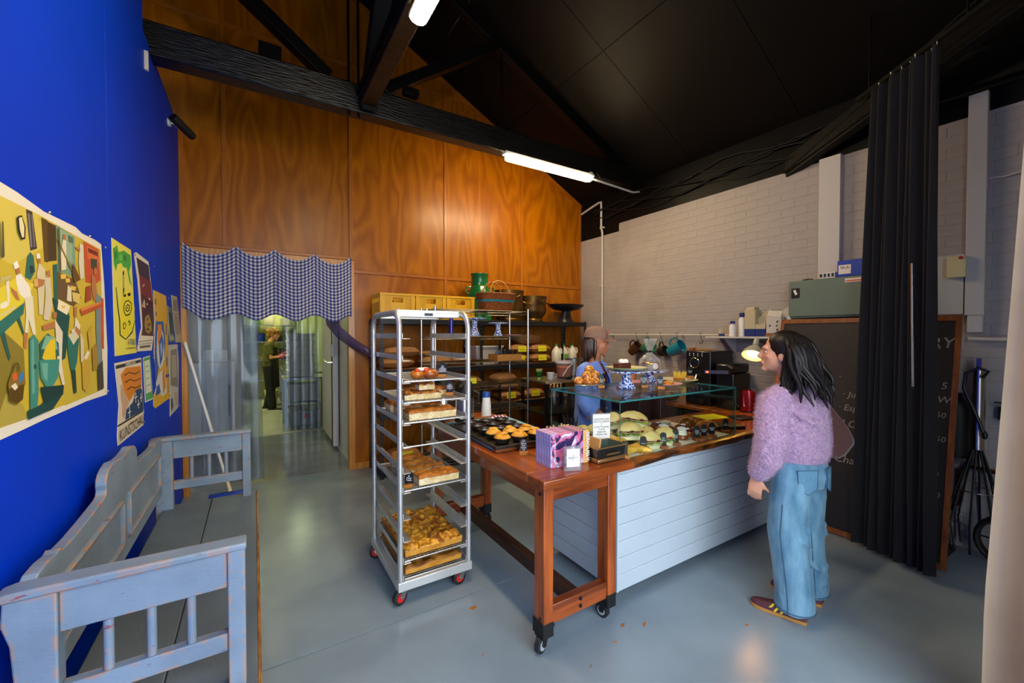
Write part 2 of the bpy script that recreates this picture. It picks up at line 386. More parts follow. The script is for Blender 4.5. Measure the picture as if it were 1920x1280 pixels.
# ---------------------------------------------------------------- trusses
tr = thing('roof_truss', 'black painted timber roof truss crossing the room above the bread rack', 'truss', (.8, 4.0, 3.667))
MB().box(-.70, 3.95, 3.667, 4.66, 4.10, 3.92).build('tie_beam', 'black_beam', tr, bevel=.012)
def mem(name, p0, p1, w, h, par=tr): return MB().bar(p0, p1, w, h, (0, 1, 0)).build(name, 'black_paint', par, bevel=.005)
mem('principal_rafter', (4.6, 4.02, 3.73), (.8, 4.02, 5.62), .12, .1)
mem('principal_rafter', (-2.6, 4.02, 3.95), (.8, 4.02, 5.62), .12, .1)
mem('strut', (1.02, 4.02, 3.93), (2.33, 4.02, 4.86), .10, .12)
mem('strut', (.58, 4.02, 3.93), (-.73, 4.02, 4.90), .10, .12)
for x in (.745, .83): MB().cyl((x, 3.99, 3.64), (x, 3.99, 5.6), .011, n=8).build('king_rod', 'black_paint', tr)
MB().cyl((2.375, 4.02, 3.9), (2.375, 4.02, 4.85), .011, n=8).build('queen_rod', 'black_paint', tr)
MB().bar((.9, 3.93, 3.70), (.93, 2.75, 5.45), .12, .14, (1, 0, 0)).build('longitudinal_brace', 'black_paint', tr, bevel=.006)
MB().box(1.22, 3.86, 3.92, 1.36, 3.94, 3.99).build('junction_box', 'black_paint', tr, bevel=.004)
MB().box(.05, 4.10, 3.96, .22, 4.16, 4.12).build('junction_box', 'black_paint', tr, bevel=.004)
MB().tube([(1.18, 3.93, 3.93), (1.1, 3.92, 3.90), (1.02, 3.93, 3.95), (.98, 3.95, 3.9)], .008, 6).build('cable', 'rubber_black', tr)
lb = thing('longitudinal_beam', 'black batten running towards the viewer carrying the nearer tube light', 'beam', (.9, 2.4, 3.68))
MB().box(.82, .4, 3.70, .95, 3.95, 3.82).build('timber', 'black_beam', lb, bevel=.008)
MB().box(.80, .4, 3.82, .97, 3.95, 3.84).build('cover_strip', 'black_paint', lb)
cb = thing('curtain_track_beam', 'black diagonal beam carrying the dark curtain from the brick wall', 'beam', (4.0, 1.24, 3.27))
MB().bar((4.67, 2.12, 3.345), (3.86, .12, 3.835), .09, .2).build('timber', 'black_paint', cb, bevel=.006)
MB().cyl((4.61, 2.13, 3.29), (3.75, .6, 3.72), .008, n=8).build('stay_rod', 'black_paint', cb)
MB().bar((4.12, 1.365, 3.525), (3.5, .535, 3.525), .03, .03).build('track', 'black_paint', cb)
for q in ((4.05, 1.27), (3.6, .67)): MB().cyl((q[0], q[1], 3.53), (q[0], q[1], roof_z(q[0])), .008, n=8).build('hanger', 'black_paint', cb)
# cables on the black band along the right wall
for k in range(5):
    pts = []
    for i in range(14):
        y = lerp(1.5, 4.9, i/13); pts.append((XR-.02-.02*(k % 3), y, 3.42+.05*k+.05*math.sin(i*1.3+k*2)+random.uniform(-.01, .01)))
    o = MB().tube(pts, .008+.002*(k % 2), 6).build('power_cable', 'rubber_black')
    tag(o, 'black power cable drooping along the black band above the brick wall', 'cable', 'cables along the black band')
# ---------------------------------------------------------------- corridor and kitchen behind the doorway
kw = sroot('wall_kitchen')
MB().box(-.98, 5.34, 0, -.92, 7.72, 2.75).build('corridor_panel', 'pale_panel', kw)
MB().box(-.92, 7.5, 0, -.15, 7.56, 2.75).build('corridor_panel', 'pale_panel', kw)
MB().box(1.02, 5.34, 0, 1.10, 7.75, 2.75).build('coolroom_panel', 'pale_panel', kw)
MB().box(1.006, 5.35, 0, 1.02, 7.73, .04).build('kick_strip', 'white_trim', kw)
MB().box(-1, 5.34, 2.75, 1.2, 7.75, 2.8).build('corridor_ceiling', 'pale_panel', kw)
MB().box(-2.6, 12.55, 0, 3.6, 12.6, 3).build('end_panel', 'kitchen_wall', kw)
MB().box(-2.65, 7.5, 0, -2.6, 12.6, 3).build('side_panel', 'kitchen_wall', kw)
MB().box(3.6, 7.5, 0, 3.65, 12.6, 3).build('side_panel', 'kitchen_wall', kw)
MB().box(1.1, 7.72, 0, 3.65, 7.78, 3).build('return_panel', 'kitchen_wall', kw)
MB().box(-2.65, 7.5, 0, -.92, 7.56, 3).build('return_panel', 'kitchen_wall', kw)
MB().box(-2.65, 7.5, 3, 3.65, 12.6, 3.05).build('kitchen_ceiling', 'kitchen_wall', kw)
MB().box(-1.0, 7.5, 2.75, 1.2, 7.6, 3.05).build('return_panel', 'kitchen_wall', kw)
# coolroom door lying along the corridor wall
cd = thing('coolroom_door', 'cream insulated coolroom door with chrome latch standing along the corridor wall', 'door', (1.0, 6.6, 0))
MB().box(.955, 6.35, .06, 1.005, 7.55, 2.2).build('leaf', 'pale_panel', cd, bevel=.008)
MB().box(.935, 6.27, .05, 1.005, 6.345, 2.25).build('frame_edge', 'white_trim', cd, bevel=.006)
MB().box(.93, 6.36, .06, .953, 6.41, 2.15).build('gasket', 'rubber_black', cd)
MB().box(.90, 6.22, 1.33, .95, 6.34, 1.5).build('latch_housing', 'white_trim', cd, bevel=.01)
mat('chrome', '#c8c8c8', .18, 1)
lt = MB(); lt.tube([(.93, 6.33, 1.24), (.88, 6.33, 1.24), (.86, 6.45, 1.24), (.87, 6.6, 1.25)], .016, 8); lt.ell((.87, 6.6, 1.25), (.02, .035, .022)); lt.build('latch_handle', 'chrome', cd)
# ---------------------------------------------------------------- lamps
mat('tube_glow', '#ffe2b0', .4, emit=118)
mat('lamp_body', '#d8d8d4', .35)
def batten_light(p0, p1, label, name='tube_light'):
    p0, p1 = Vector(p0), Vector(p1); c = (p0+p1)/2
    t = thing(name, label, 'light', (c.x, c.y, p0.z))
    d = (p1-p0).normalized(); sd = Vector((-d.y, d.x, 0))
    n = 14; rs = []
    for i, e in enumerate([0, .012, .03, .97, .988, 1]):
        p = p0.lerp(p1, e); k = [.55, .9, 1, 1, .9, .55][i]
        rs.append([p + sd*math.cos(2*math.pi*j/n)*.055*k + Vector((0, 0, math.sin(2*math.pi*j/n)*.035*k)) for j in range(n)])
    MB().rings(rs).build('diffuser', 'tube_glow', t)
    MB().bar(p0+Vector((0, 0, .042))-d*.03, p1+Vector((0, 0, .042))+d*.03, .09, .03).build('housing', 'lamp_body', t, bevel=.006)
    for e in (.08, .3, .5, .7, .92):
        p = p0.lerp(p1, e); MB().bar(p+sd*.058+Vector((0, 0, .01)), p+sd*.058+Vector((0, 0, .045)), .018, .008, d).build('clip', 'chrome', t)
    MB().box(p1.x-.02, p1.y-.02, p1.z+.05, p1.x+.02, p1.y+.02, p1.z+.09).build('mounting_foot', 'lamp_body', t)
    return t
batten_light((2.36, 3.90, 3.585), (3.60, 3.90, 3.585), 'lit tube light fixed below the black tie beam')
batten_light((.885, 2.55, 3.615), (.885, 1.25, 3.615), 'lit tube light hanging overhead at the top edge, pointing at the viewer')
tl = thing('light_conduit', 'grey conduit running from the tube light to the brick wall', 'conduit', (4.1, 3.9, 3.57))
MB().tube([(3.63, 3.9, 3.60), (4.4, 3.93, 3.58), (4.55, 3.95, 3.62)], .013, 8).build('tube', 'lamp_body', tl)
MB().tube([(3.66, 3.92, 3.72), (3.72, 3.9, 3.85), (3.70, 3.9, 3.7), (3.78, 3.9, 3.62)], .006, 6).build('lead', 'rubber_black', tl)
mat('kitchen_glow', '#f4f5b0', .4, emit=34)
for x, y in ((-.2, 9.2), (.9, 11.2), (-1.2, 11.3)):
    t = thing('kitchen_light', 'lit ceiling panel in the kitchen beyond the doorway', 'light', (x, y, 2.9), group='kitchen ceiling panels')
    MB().box(x-.15, y-.6, 2.94, x+.15, y+.6, 2.99).build('diffuser', 'kitchen_glow', t); MB().box(x-.18, y-.63, 2.96, x+.18, y+.63, 3.0).build('frame', 'lamp_body', t)
mat('corridor_glow', '#fff2d8', .4, emit=14)
t = thing('corridor_light', 'lit round ceiling light in the corridor behind the gingham valance', 'light', (.15, 6.6, 2.7))
MB().lathe([(.001, .0), (.13, .0), (.14, .02), (.14, .035)], (.15, 6.6, 2.70)).build('diffuser', 'corridor_glow', t); MB().lathe([(.15, .03), (.15, .05), (.001, .05)], (.15, 6.6, 2.70)).build('rim', 'lamp_body', t)
# security camera on the blue wall
t = thing('security_camera', 'small dark bullet camera on the blue wall beside the plywood corner', 'camera', (-.6, 4.75, 3.45))
MB().cyl((XL, 4.68, 3.50), (XL+.02, 4.68, 3.50), .035).build('wall_plate', 'lamp_body', t)
MB().tube([(XL+.02, 4.68, 3.50), (XL+.07, 4.70, 3.49), (XL+.10, 4.72, 3.49)], .014, 8).build('arm', 'chrome', t)
MB().tube([(XL+.04, 4.62, 3.53), (XL+.16, 4.76, 3.45), (XL+.17, 4.77, 3.445)], [.036, .036, .030], 16).build('barrel', 'rubber_black', t)
t = MB().box(XL-.01, 3.77, 3.47, XL+.02, 3.80, 3.60).build('white_junction_box', 'white_trim', bevel=.004); tag(t, 'small white box high on the blue wall under the tie beam end', 'junction box')
# flat print of the wall posters: (colour, outline in metres along the wall and up)
POSTERS = {
'bakery': [
 ('#e8e3d8', [(1.696,2.082),(1.806,2.091),(1.909,2.09),(2.103,2.078),(2.267,2.085),(2.403,2.09),(2.478,2.079),(2.647,2.084),(2.736,2.08),(2.772,1.891),(2.805,1.572),(2.787,1.35),(2.491,1.357),(2.363,1.355),(2.067,1.352),(1.931,1.348),(1.773,1.345),(1.664,1.352)]),
 ('#cdb43a', [(1.694,2.05),(1.805,2.051),(2.102,2.057),(2.389,2.054),(2.728,2.053),(2.721,1.382),(2.113,1.375),(1.775,1.379),(1.666,1.38)]),
 ('#d8c55a', [(1.694,2.05),(1.805,2.051),(2.102,2.058),(2.088,1.95),(1.872,1.859),(1.796,1.867),(1.687,1.874)]),
 ('#8a7a30', [(1.788,1.667),(1.929,1.6),(1.938,1.489),(1.777,1.425),(1.709,1.424),(1.72,1.667)]),
 ('#b4a24a', [(1.777,1.425),(1.816,1.476),(1.92,1.423),(1.94,1.378),(1.775,1.382)]),
 ('#c9b23e', [(2.222,1.624),(2.455,1.676),(2.722,1.741),(2.717,1.382),(2.251,1.373)]),
 ('#453d33', [(1.965,2.052),(2.01,2.055),(2.04,1.938),(1.989,1.922)]),
 ('#7d7a80', [(1.976,2.042),(1.991,2.043),(2.005,1.939),(1.992,1.933)]),
 ('#777480', [(2.001,2.043),(2.01,2.044),(2.027,1.943),(2.016,1.939)]),
 ('#5e4a22', [(2.076,2.052),(2.128,2.053),(2.125,1.903),(2.094,1.902)]),
 ('#4a3a20', [(2.125,2.049),(2.2,2.05),(2.201,1.922),(2.125,1.907)]),
 ('#7fa083', [(2.2,2.056),(2.388,2.047),(2.396,1.88),(2.211,1.883)]),
 ('#93b294', [(2.224,2.047),(2.353,2.045),(2.359,1.937),(2.238,1.932)]),
 ('#54705c', [(2.314,2.041),(2.369,2.039),(2.37,2.016),(2.317,2.012)]),
 ('#c25530', [(2.489,2.049),(2.692,2.047),(2.716,1.906),(2.635,1.878),(2.506,1.874)]),
 ('#d9713c', [(2.529,2.037),(2.676,2.039),(2.688,1.985),(2.539,1.982)]),
 ('#7a3520', [(2.542,2.03),(2.675,2.034),(2.68,2.012),(2.549,2.011)]),
 ('#3d4a35', [(2.577,1.988),(2.667,1.997),(2.657,1.94),(2.58,1.945)]),
 ('#c8562f', [(2.701,1.823),(2.754,1.821),(2.746,1.574),(2.713,1.58)]),
 ('#356b62', [(1.965,1.9),(1.988,1.918),(2.011,1.908),(2.02,1.859),(1.984,1.826),(1.947,1.832)]),
 ('#1c3a38', [(1.979,1.871),(2.002,1.876),(2.014,1.858),(1.985,1.844)]),
 ('#e3cf3a', [(1.723,1.75),(1.883,1.821),(2.015,1.815),(1.936,1.752),(1.788,1.686),(1.72,1.667)]),
 ('#2f6f66', [(1.72,1.672),(1.788,1.687),(1.939,1.749),(1.931,1.714),(1.786,1.642),(1.717,1.613)]),
 ('#2b5a52', [(1.787,1.649),(1.811,1.655),(1.843,1.58),(1.832,1.568)]),
 ('#2b5a52', [(1.884,1.695),(1.905,1.703),(1.931,1.655),(1.924,1.645)]),
 ('#efe7cf', [(1.791,1.736),(1.825,1.748),(1.842,1.736),(1.814,1.724),(1.79,1.722)]),
 ('#d8c9a0', [(1.789,1.705),(1.879,1.735),(1.882,1.728),(1.789,1.699)]),
 ('#e9e1c6', [(1.825,1.802),(1.843,1.81),(1.845,1.746),(1.832,1.732)]),
 ('#c9b878', [(1.794,1.811),(1.854,1.828),(1.856,1.815),(1.793,1.799)]),
 ('#efe9de', [(1.883,1.828),(1.918,1.839),(1.975,1.804),(1.989,1.77),(1.943,1.759),(1.902,1.776),(1.889,1.802)]),
 ('#f3eee2', [(1.869,1.864),(1.897,1.876),(1.909,1.858),(1.879,1.846)]),
 ('#b6784a', [(1.884,1.848),(1.909,1.857),(1.914,1.842),(1.89,1.832)]),
 ('#b6784a', [(1.849,1.791),(1.888,1.779),(1.907,1.753),(1.883,1.755),(1.855,1.776)]),
 ('#e6dcc0', [(1.939,1.766),(1.997,1.774),(2.002,1.713),(2.015,1.645),(1.991,1.648),(1.963,1.698),(1.958,1.652),(1.934,1.655),(1.946,1.711)]),
 ('#b6784a', [(1.928,1.652),(1.955,1.652),(1.943,1.6),(1.923,1.607)]),
 ('#efe9de', [(2.028,1.918),(2.053,1.925),(2.06,1.91),(2.032,1.902)]),
 ('#b07848', [(2.035,1.903),(2.059,1.908),(2.061,1.89),(2.038,1.889)]),
 ('#d8cba6', [(2.048,1.892),(2.093,1.876),(2.09,1.822),(2.068,1.716),(2.039,1.715),(2.034,1.802),(2.03,1.853)]),
 ('#b6784a', [(2.016,1.837),(2.091,1.838),(2.081,1.818),(2.022,1.801)]),
 ('#dcb36a', [(2.003,1.829),(2.032,1.838),(2.039,1.814),(2.011,1.804)]),
 ('#d5c8ac', [(2.091,1.845),(2.129,1.873),(2.144,1.812),(2.15,1.75),(2.12,1.695),(2.072,1.701),(2.093,1.777)]),
 ('#b6784a', [(2.105,1.87),(2.134,1.879),(2.14,1.855),(2.109,1.847)]),
 ('#2e6660', [(2.163,1.901),(2.201,1.91),(2.199,1.753),(2.169,1.743)]),
 ('#1f4d49', [(2.152,1.782),(2.292,1.741),(2.313,1.717),(2.26,1.556),(2.229,1.55),(2.189,1.688)]),
 ('#efe3c8', [(2.206,1.778),(2.319,1.76),(2.286,1.723),(2.192,1.741)]),
 ('#e8c14a', [(2.229,1.756),(2.267,1.76),(2.262,1.747),(2.233,1.747)]),
 ('#6b5230', [(2.199,1.882),(2.379,1.869),(2.442,1.803),(2.361,1.762),(2.194,1.785)]),
 ('#e2c04c', [(2.227,1.873),(2.277,1.882),(2.285,1.866),(2.234,1.857)]),
 ('#e2c04c', [(2.276,1.862),(2.316,1.871),(2.325,1.856),(2.28,1.848)]),
 ('#e2c04c', [(2.324,1.842),(2.389,1.842),(2.376,1.825),(2.33,1.825)]),
 ('#dcc46a', [(2.341,1.817),(2.437,1.817),(2.415,1.774),(2.351,1.783)]),
 ('#e6dcc0', [(2.259,2.013),(2.291,2.011),(2.285,1.901),(2.236,1.89),(2.235,1.952)]),
 ('#b6784a', [(2.26,2.032),(2.29,2.034),(2.284,2.014),(2.259,2.012)]),
 ('#8a6a30', [(2.197,2.001),(2.209,2.005),(2.357,1.902),(2.345,1.895)]),
 ('#d8d2c0', [(2.436,2.03),(2.48,2.029),(2.48,1.89),(2.436,1.88),(2.419,1.946)]),
 ('#b6784a', [(2.386,2.007),(2.443,2.008),(2.437,1.994),(2.388,1.999)]),
 ('#e4dac0', [(2.297,1.843),(2.332,1.83),(2.334,1.778),(2.283,1.779)]),
 ('#b6784a', [(2.578,1.92),(2.631,1.907),(2.656,1.819),(2.606,1.796),(2.575,1.852)]),
 ('#7c8a8a', [(2.633,1.838),(2.711,1.823),(2.692,1.679),(2.709,1.513),(2.638,1.507),(2.624,1.678)]),
 ('#b6784a', [(2.616,1.955),(2.655,1.95),(2.644,1.923),(2.608,1.924)]),
 ('#b8552a', [(2.421,1.752),(2.71,1.803),(2.724,1.778),(2.445,1.726)]),
 ('#d98a3c', [(2.434,1.757),(2.693,1.802),(2.699,1.792),(2.438,1.744)]),
 ('#a04a22', [(2.505,1.855),(2.561,1.865),(2.572,1.803),(2.488,1.783)]),
 ('#e6dcc8', [(2.371,1.719),(2.425,1.684),(2.39,1.639),(2.33,1.614),(2.286,1.635),(2.356,1.674)]),
 ('#b6784a', [(2.356,1.76),(2.39,1.759),(2.387,1.719),(2.354,1.72)]),
 ('#b6784a', [(2.369,1.683),(2.434,1.657),(2.353,1.617),(2.331,1.631)]),
 ('#2f6f66', [(2.276,1.64),(2.407,1.63),(2.377,1.533),(2.347,1.5),(2.306,1.507),(2.279,1.589)]),
 ('#d6d2b8', [(2.287,1.644),(2.356,1.664),(2.403,1.639),(2.341,1.605)]),
 ('#23423d', [(2.313,1.506),(2.359,1.503),(2.366,1.41),(2.337,1.409)]),
 ('#e2d8c2', [(2.163,1.704),(2.234,1.656),(2.218,1.542),(2.245,1.458),(2.223,1.452),(2.181,1.528),(2.172,1.609)]),
 ('#b6784a', [(2.057,1.678),(2.166,1.696),(2.165,1.672),(2.065,1.662)]),
 ('#b6784a', [(2.149,1.731),(2.184,1.728),(2.178,1.704),(2.148,1.707)]),
 ('#3f8a80', [(1.96,1.634),(1.991,1.647),(2.025,1.627),(2.017,1.452),(2.002,1.389),(1.955,1.382),(1.958,1.529)]),
 ('#6aa79a', [(1.971,1.627),(1.99,1.636),(1.99,1.455),(1.969,1.451)]),
 ('#24524e', [(1.986,1.549),(2.005,1.547),(2.004,1.533),(1.986,1.534)]),
 ('#1f4a48', [(1.934,1.403),(2.019,1.408),(2.134,1.43),(2.232,1.426),(2.131,1.379),(1.94,1.374)]),
 ('#2b655e', [(2.035,1.619),(2.1,1.652),(2.192,1.616),(2.195,1.568),(2.035,1.553)]),
 ('#7fb39c', [(2.045,1.597),(2.082,1.645),(2.163,1.636),(2.184,1.592)]),
 ('#e8c62a', [(2.049,1.567),(2.08,1.603),(2.122,1.629),(2.159,1.633),(2.163,1.545),(2.121,1.54)]),
 ('#3f8f84', [(2.027,1.561),(2.198,1.555),(2.179,1.488),(2.126,1.458),(2.073,1.466),(2.035,1.501)]),
 ('#6fb0a0', [(2.043,1.549),(2.094,1.548),(2.086,1.482),(2.057,1.499)]),
 ('#1b3c3c', [(2.031,1.469),(2.234,1.455),(2.222,1.419),(2.061,1.409)]),
 ('#c6a23a', [(2.427,1.53),(2.462,1.556),(2.534,1.533),(2.529,1.447),(2.479,1.4),(2.436,1.415)]),
 ('#c6a23a', [(2.507,1.657),(2.565,1.687),(2.574,1.589),(2.525,1.581)]),
 ('#a58332', [(2.559,1.58),(2.62,1.608),(2.643,1.487),(2.568,1.483)]),
 ('#e8dcc0', [(2.448,1.547),(2.497,1.577),(2.53,1.567),(2.487,1.536)]),
 ('#d8cba6', [(2.416,1.657),(2.457,1.62),(2.448,1.538),(2.417,1.53)]),
 ('#45403a', [(2.628,1.498),(2.709,1.524),(2.718,1.388),(2.637,1.387)]),
 ('#8a6a28', [(1.814,1.502),(1.837,1.532),(1.911,1.53),(1.921,1.498),(1.9,1.443),(1.865,1.434),(1.821,1.45)]),
 ('#5a4218', [(1.816,1.486),(1.916,1.492),(1.904,1.445),(1.865,1.437),(1.824,1.45)]),
 ('#d9622c', [(1.841,1.529),(1.867,1.533),(1.871,1.51),(1.845,1.509)]),
 ('#3a78b8', [(1.88,1.519),(1.904,1.534),(1.913,1.512),(1.881,1.492)]),
 ('#e9dfc6', [(1.831,1.494),(1.858,1.501),(1.874,1.486),(1.854,1.478)]),
 ('#6a5020', [(1.841,1.535),(1.851,1.557),(1.874,1.564),(1.891,1.548),(1.886,1.532),(1.881,1.532),(1.881,1.547),(1.871,1.557),(1.857,1.553),(1.849,1.533)]),
 ('#2a2620', [(1.895,2.012),(1.923,2.023),(1.947,1.991),(1.942,1.952),(1.919,1.946),(1.898,1.97)]),
 ('#e8dcb0', [(1.903,2.01),(1.922,2.017),(1.938,1.989),(1.934,1.956),(1.921,1.952),(1.907,1.975)]),
 ('#5a5040', [(1.801,1.977),(1.809,1.976),(1.811,1.876),(1.796,1.867)]),
 ('#5a4a28', [(2.208,2.048),(2.22,2.048),(2.225,1.885),(2.215,1.882)]),
 ('#e6dcc0', [(2.314,1.664),(2.333,1.67),(2.351,1.655),(2.332,1.648)]),
 ('#6b4a24', [(2.347,1.935),(2.393,1.906),(2.428,1.875),(2.355,1.858),(2.34,1.891)]),
],
'a_table': [
 ('#e6df58', [(2.914,2.146),(3.306,2.15),(3.4,1.532),(2.938,1.532)]),
 ('#46a83e', [(2.929,2.093),(3.008,2.125),(3.04,2.093),(3.148,2.121),(3.243,2.117),(3.295,2.115),(3.3,2.063),(3.248,2.015),(3.311,1.929),(3.252,1.954),(3.198,2.029),(3.123,2.024),(3.089,2.043),(3.002,2.021),(2.983,1.981),(2.943,2.013)]),
 ('#2f7f2c', [(2.956,2.079),(3.0,2.096),(3.011,2.06),(2.97,2.044)]),
 ('#2f7f2c', [(3.127,2.088),(3.192,2.103),(3.201,2.07),(3.137,2.06)]),
 ('#6cc24a', [(3.039,2.074),(3.103,2.094),(3.115,2.062),(3.051,2.047)]),
 ('#1c1a10', [(2.967,1.896),(2.981,1.897),(3.008,1.806),(3.043,1.722),(3.045,1.646),(3.152,1.621),(3.293,1.666),(3.361,1.731),(3.374,1.729),(3.305,1.656),(3.152,1.614),(3.024,1.642),(3.022,1.717),(2.988,1.805)]),
 ('#e9e01e', [(3.057,1.818),(3.132,1.882),(3.249,1.908),(3.329,1.878),(3.366,1.806),(3.352,1.72),(3.252,1.656),(3.134,1.631),(3.06,1.655),(3.052,1.742)]),
 ('#1c1a10', [(3.111,1.998),(3.14,2.006),(3.14,1.893),(3.109,1.861)]),
 ('#e6df58', [(3.12,1.979),(3.135,1.983),(3.134,1.912),(3.119,1.901)]),
 ('#1c1a10', [(3.117,1.869),(3.177,1.878),(3.168,1.861),(3.123,1.856)]),
 ('#1c1a10', [(3.2,1.883),(3.268,1.894),(3.279,1.876),(3.214,1.867)]),
 ('#1c1a10', [(3.109,1.802),(3.147,1.834),(3.225,1.847),(3.296,1.834),(3.298,1.792),(3.239,1.758),(3.153,1.75),(3.114,1.773)]),
 ('#e9e01e', [(3.127,1.801),(3.158,1.829),(3.22,1.84),(3.28,1.828),(3.281,1.793),(3.231,1.766),(3.161,1.758),(3.129,1.776)]),
 ('#1c1a10', [(3.149,1.799),(3.196,1.822),(3.251,1.818),(3.249,1.789),(3.193,1.774),(3.155,1.781)]),
 ('#e9e01e', [(3.168,1.799),(3.199,1.814),(3.23,1.811),(3.229,1.793),(3.193,1.782),(3.171,1.787)]),
 ('#1c1a10', [(3.183,1.8),(3.206,1.806),(3.21,1.796),(3.186,1.791)]),
 ('#1c1a10', [(3.091,1.704),(3.136,1.717),(3.165,1.7),(3.133,1.675),(3.097,1.677)]),
 ('#e9e01e', [(3.106,1.7),(3.132,1.71),(3.15,1.698),(3.13,1.682),(3.108,1.683)]),
 ('#1c1a10', [(3.196,1.716),(3.229,1.732),(3.268,1.718),(3.234,1.697),(3.219,1.7),(3.248,1.716),(3.228,1.724),(3.208,1.712)]),
],
'supper': [
 ('#e4ddcc', [(3.381,2.139),(3.435,2.159),(3.786,2.151),(3.938,1.849),(3.963,1.696),(3.841,1.532),(3.414,1.539),(3.491,1.645),(3.542,1.69),(3.468,1.977)]),
 ('#3c2a35', [(3.433,2.128),(3.784,2.126),(3.832,2.016),(3.495,2.024)]),
 ('#7a2a1a', [(3.495,2.03),(3.844,2.017),(3.916,1.873),(3.534,1.905)]),
 ('#4a1814', [(3.534,1.911),(3.916,1.875),(3.94,1.721),(3.909,1.632),(3.529,1.639),(3.572,1.691)]),
 ('#b8a888', [(3.552,1.827),(3.632,1.884),(3.666,1.857),(3.663,1.821)]),
 ('#c8b898', [(3.582,1.96),(3.639,1.986),(3.654,1.979),(3.601,1.957)]),
 ('#d8b060', [(3.697,1.853),(3.736,1.864),(3.746,1.85),(3.707,1.843)]),
 ('#d0c0a0', [(3.755,1.896),(3.806,1.903),(3.822,1.889),(3.776,1.883)]),
 ('#a88a3a', [(3.648,1.762),(3.758,1.784),(3.839,1.731),(3.852,1.675),(3.747,1.651),(3.652,1.668),(3.624,1.709)]),
 ('#5a4018', [(3.69,1.752),(3.745,1.765),(3.755,1.747),(3.699,1.734)]),
 ('#6a5020', [(3.709,1.716),(3.81,1.731),(3.82,1.712),(3.729,1.697)]),
 ('#5a4018', [(3.675,1.692),(3.784,1.687),(3.76,1.669),(3.684,1.674)]),
 ('#8a8274', [(3.45,1.601),(3.871,1.609),(3.864,1.603),(3.45,1.595)]),
 ('#8a8274', [(3.44,1.584),(3.857,1.588),(3.851,1.582),(3.44,1.579)]),
 ('#6a6258', [(3.486,1.572),(3.798,1.573),(3.791,1.556),(3.485,1.556)]),
],
'yellow': [
 ('#e2b414', [(3.935,1.969),(4.439,1.964),(4.531,1.703),(4.496,1.495),(4.545,1.099),(3.929,1.104),(3.881,1.127),(3.874,1.191),(3.992,1.254),(3.924,1.517),(3.98,1.748)]),
 ('#2c56b8', [(3.992,1.741),(4.304,1.749),(4.374,1.586),(4.331,1.444),(4.096,1.403),(3.996,1.305),(3.985,1.254),(3.937,1.439),(3.955,1.593)]),
 ('#d8dcd8', [(4.051,1.67),(4.19,1.699),(4.295,1.644),(4.331,1.444),(4.163,1.371),(4.063,1.405),(4.012,1.513)]),
 ('#e08a1c', [(4.068,1.717),(4.207,1.726),(4.239,1.588),(4.12,1.523),(4.058,1.591)]),
 ('#2c56b8', [(4.112,1.59),(4.243,1.644),(4.297,1.573),(4.227,1.45),(4.131,1.401),(4.105,1.51)]),
 ('#9fb8d8', [(4.144,1.563),(4.217,1.589),(4.247,1.518),(4.171,1.466)]),
 ('#d8dcd8', [(3.956,1.283),(4.092,1.35),(4.348,1.372),(4.401,1.165),(4.217,1.153),(4.08,1.204)]),
 ('#2c56b8', [(3.985,1.254),(4.086,1.27),(4.148,1.196),(3.948,1.191)]),
 ('#e08a1c', [(4.218,1.34),(4.326,1.388),(4.358,1.213),(4.233,1.171)]),
 ('#7a6410', [(3.98,1.909),(4.031,1.909),(4.028,1.867),(3.977,1.866)]),
 ('#7a6410', [(3.992,1.813),(4.036,1.811),(4.034,1.782),(3.989,1.784)]),
 ('#3a4a90', [(4.387,1.73),(4.427,1.731),(4.435,1.643),(4.395,1.636)]),
 ('#3a4a90', [(4.395,1.456),(4.443,1.453),(4.436,1.38),(4.396,1.38)]),
 ('#3a4a90', [(4.359,1.314),(4.513,1.31),(4.519,1.285),(4.364,1.287)]),
],
'kunst': [
 ('#e2d6c0', [(2.926,1.495),(3.518,1.496),(3.534,1.304),(3.571,1.138),(3.555,1.055),(2.96,1.054),(2.95,1.108),(2.994,1.269)]),
 ('#2a2422', [(2.941,1.482),(3.508,1.485),(3.511,1.467),(2.946,1.463)]),
 ('#2a2422', [(2.947,1.164),(2.966,1.153),(3.551,1.142),(3.542,1.152)]),
 ('#d98420', [(3.031,1.426),(3.141,1.457),(3.5,1.443),(3.518,1.351),(3.514,1.301),(3.375,1.3),(3.287,1.279),(3.204,1.254),(3.131,1.309),(3.079,1.354)]),
 ('#5a3408', [(3.102,1.42),(3.216,1.429),(3.339,1.409),(3.484,1.415),(3.483,1.408),(3.338,1.401),(3.216,1.422),(3.108,1.412)]),
 ('#5a3408', [(3.117,1.379),(3.233,1.386),(3.336,1.366),(3.5,1.369),(3.499,1.362),(3.335,1.359),(3.233,1.379),(3.128,1.37)]),
 ('#5a3408', [(3.163,1.333),(3.25,1.34),(3.354,1.322),(3.496,1.324),(3.496,1.317),(3.354,1.314),(3.25,1.333),(3.17,1.324)]),
 ('#24406a', [(3.107,1.164),(3.133,1.219),(3.285,1.242),(3.353,1.302),(3.467,1.306),(3.528,1.288),(3.562,1.151)]),
 ('#e8e0d0', [(3.32,1.264),(3.399,1.264),(3.399,1.258),(3.32,1.257)]),
 ('#e8e0d0', [(3.352,1.292),(3.365,1.29),(3.361,1.226),(3.348,1.228)]),
 ('#e8e0d0', [(3.462,1.245),(3.529,1.245),(3.529,1.239),(3.462,1.238)]),
 ('#e8e0d0', [(3.488,1.27),(3.502,1.268),(3.503,1.212),(3.488,1.214)]),
 ('#e8e0d0', [(3.386,1.212),(3.46,1.212),(3.459,1.205),(3.386,1.205)]),
 ('#e8e0d0', [(3.415,1.238),(3.429,1.236),(3.43,1.183),(3.416,1.185)]),
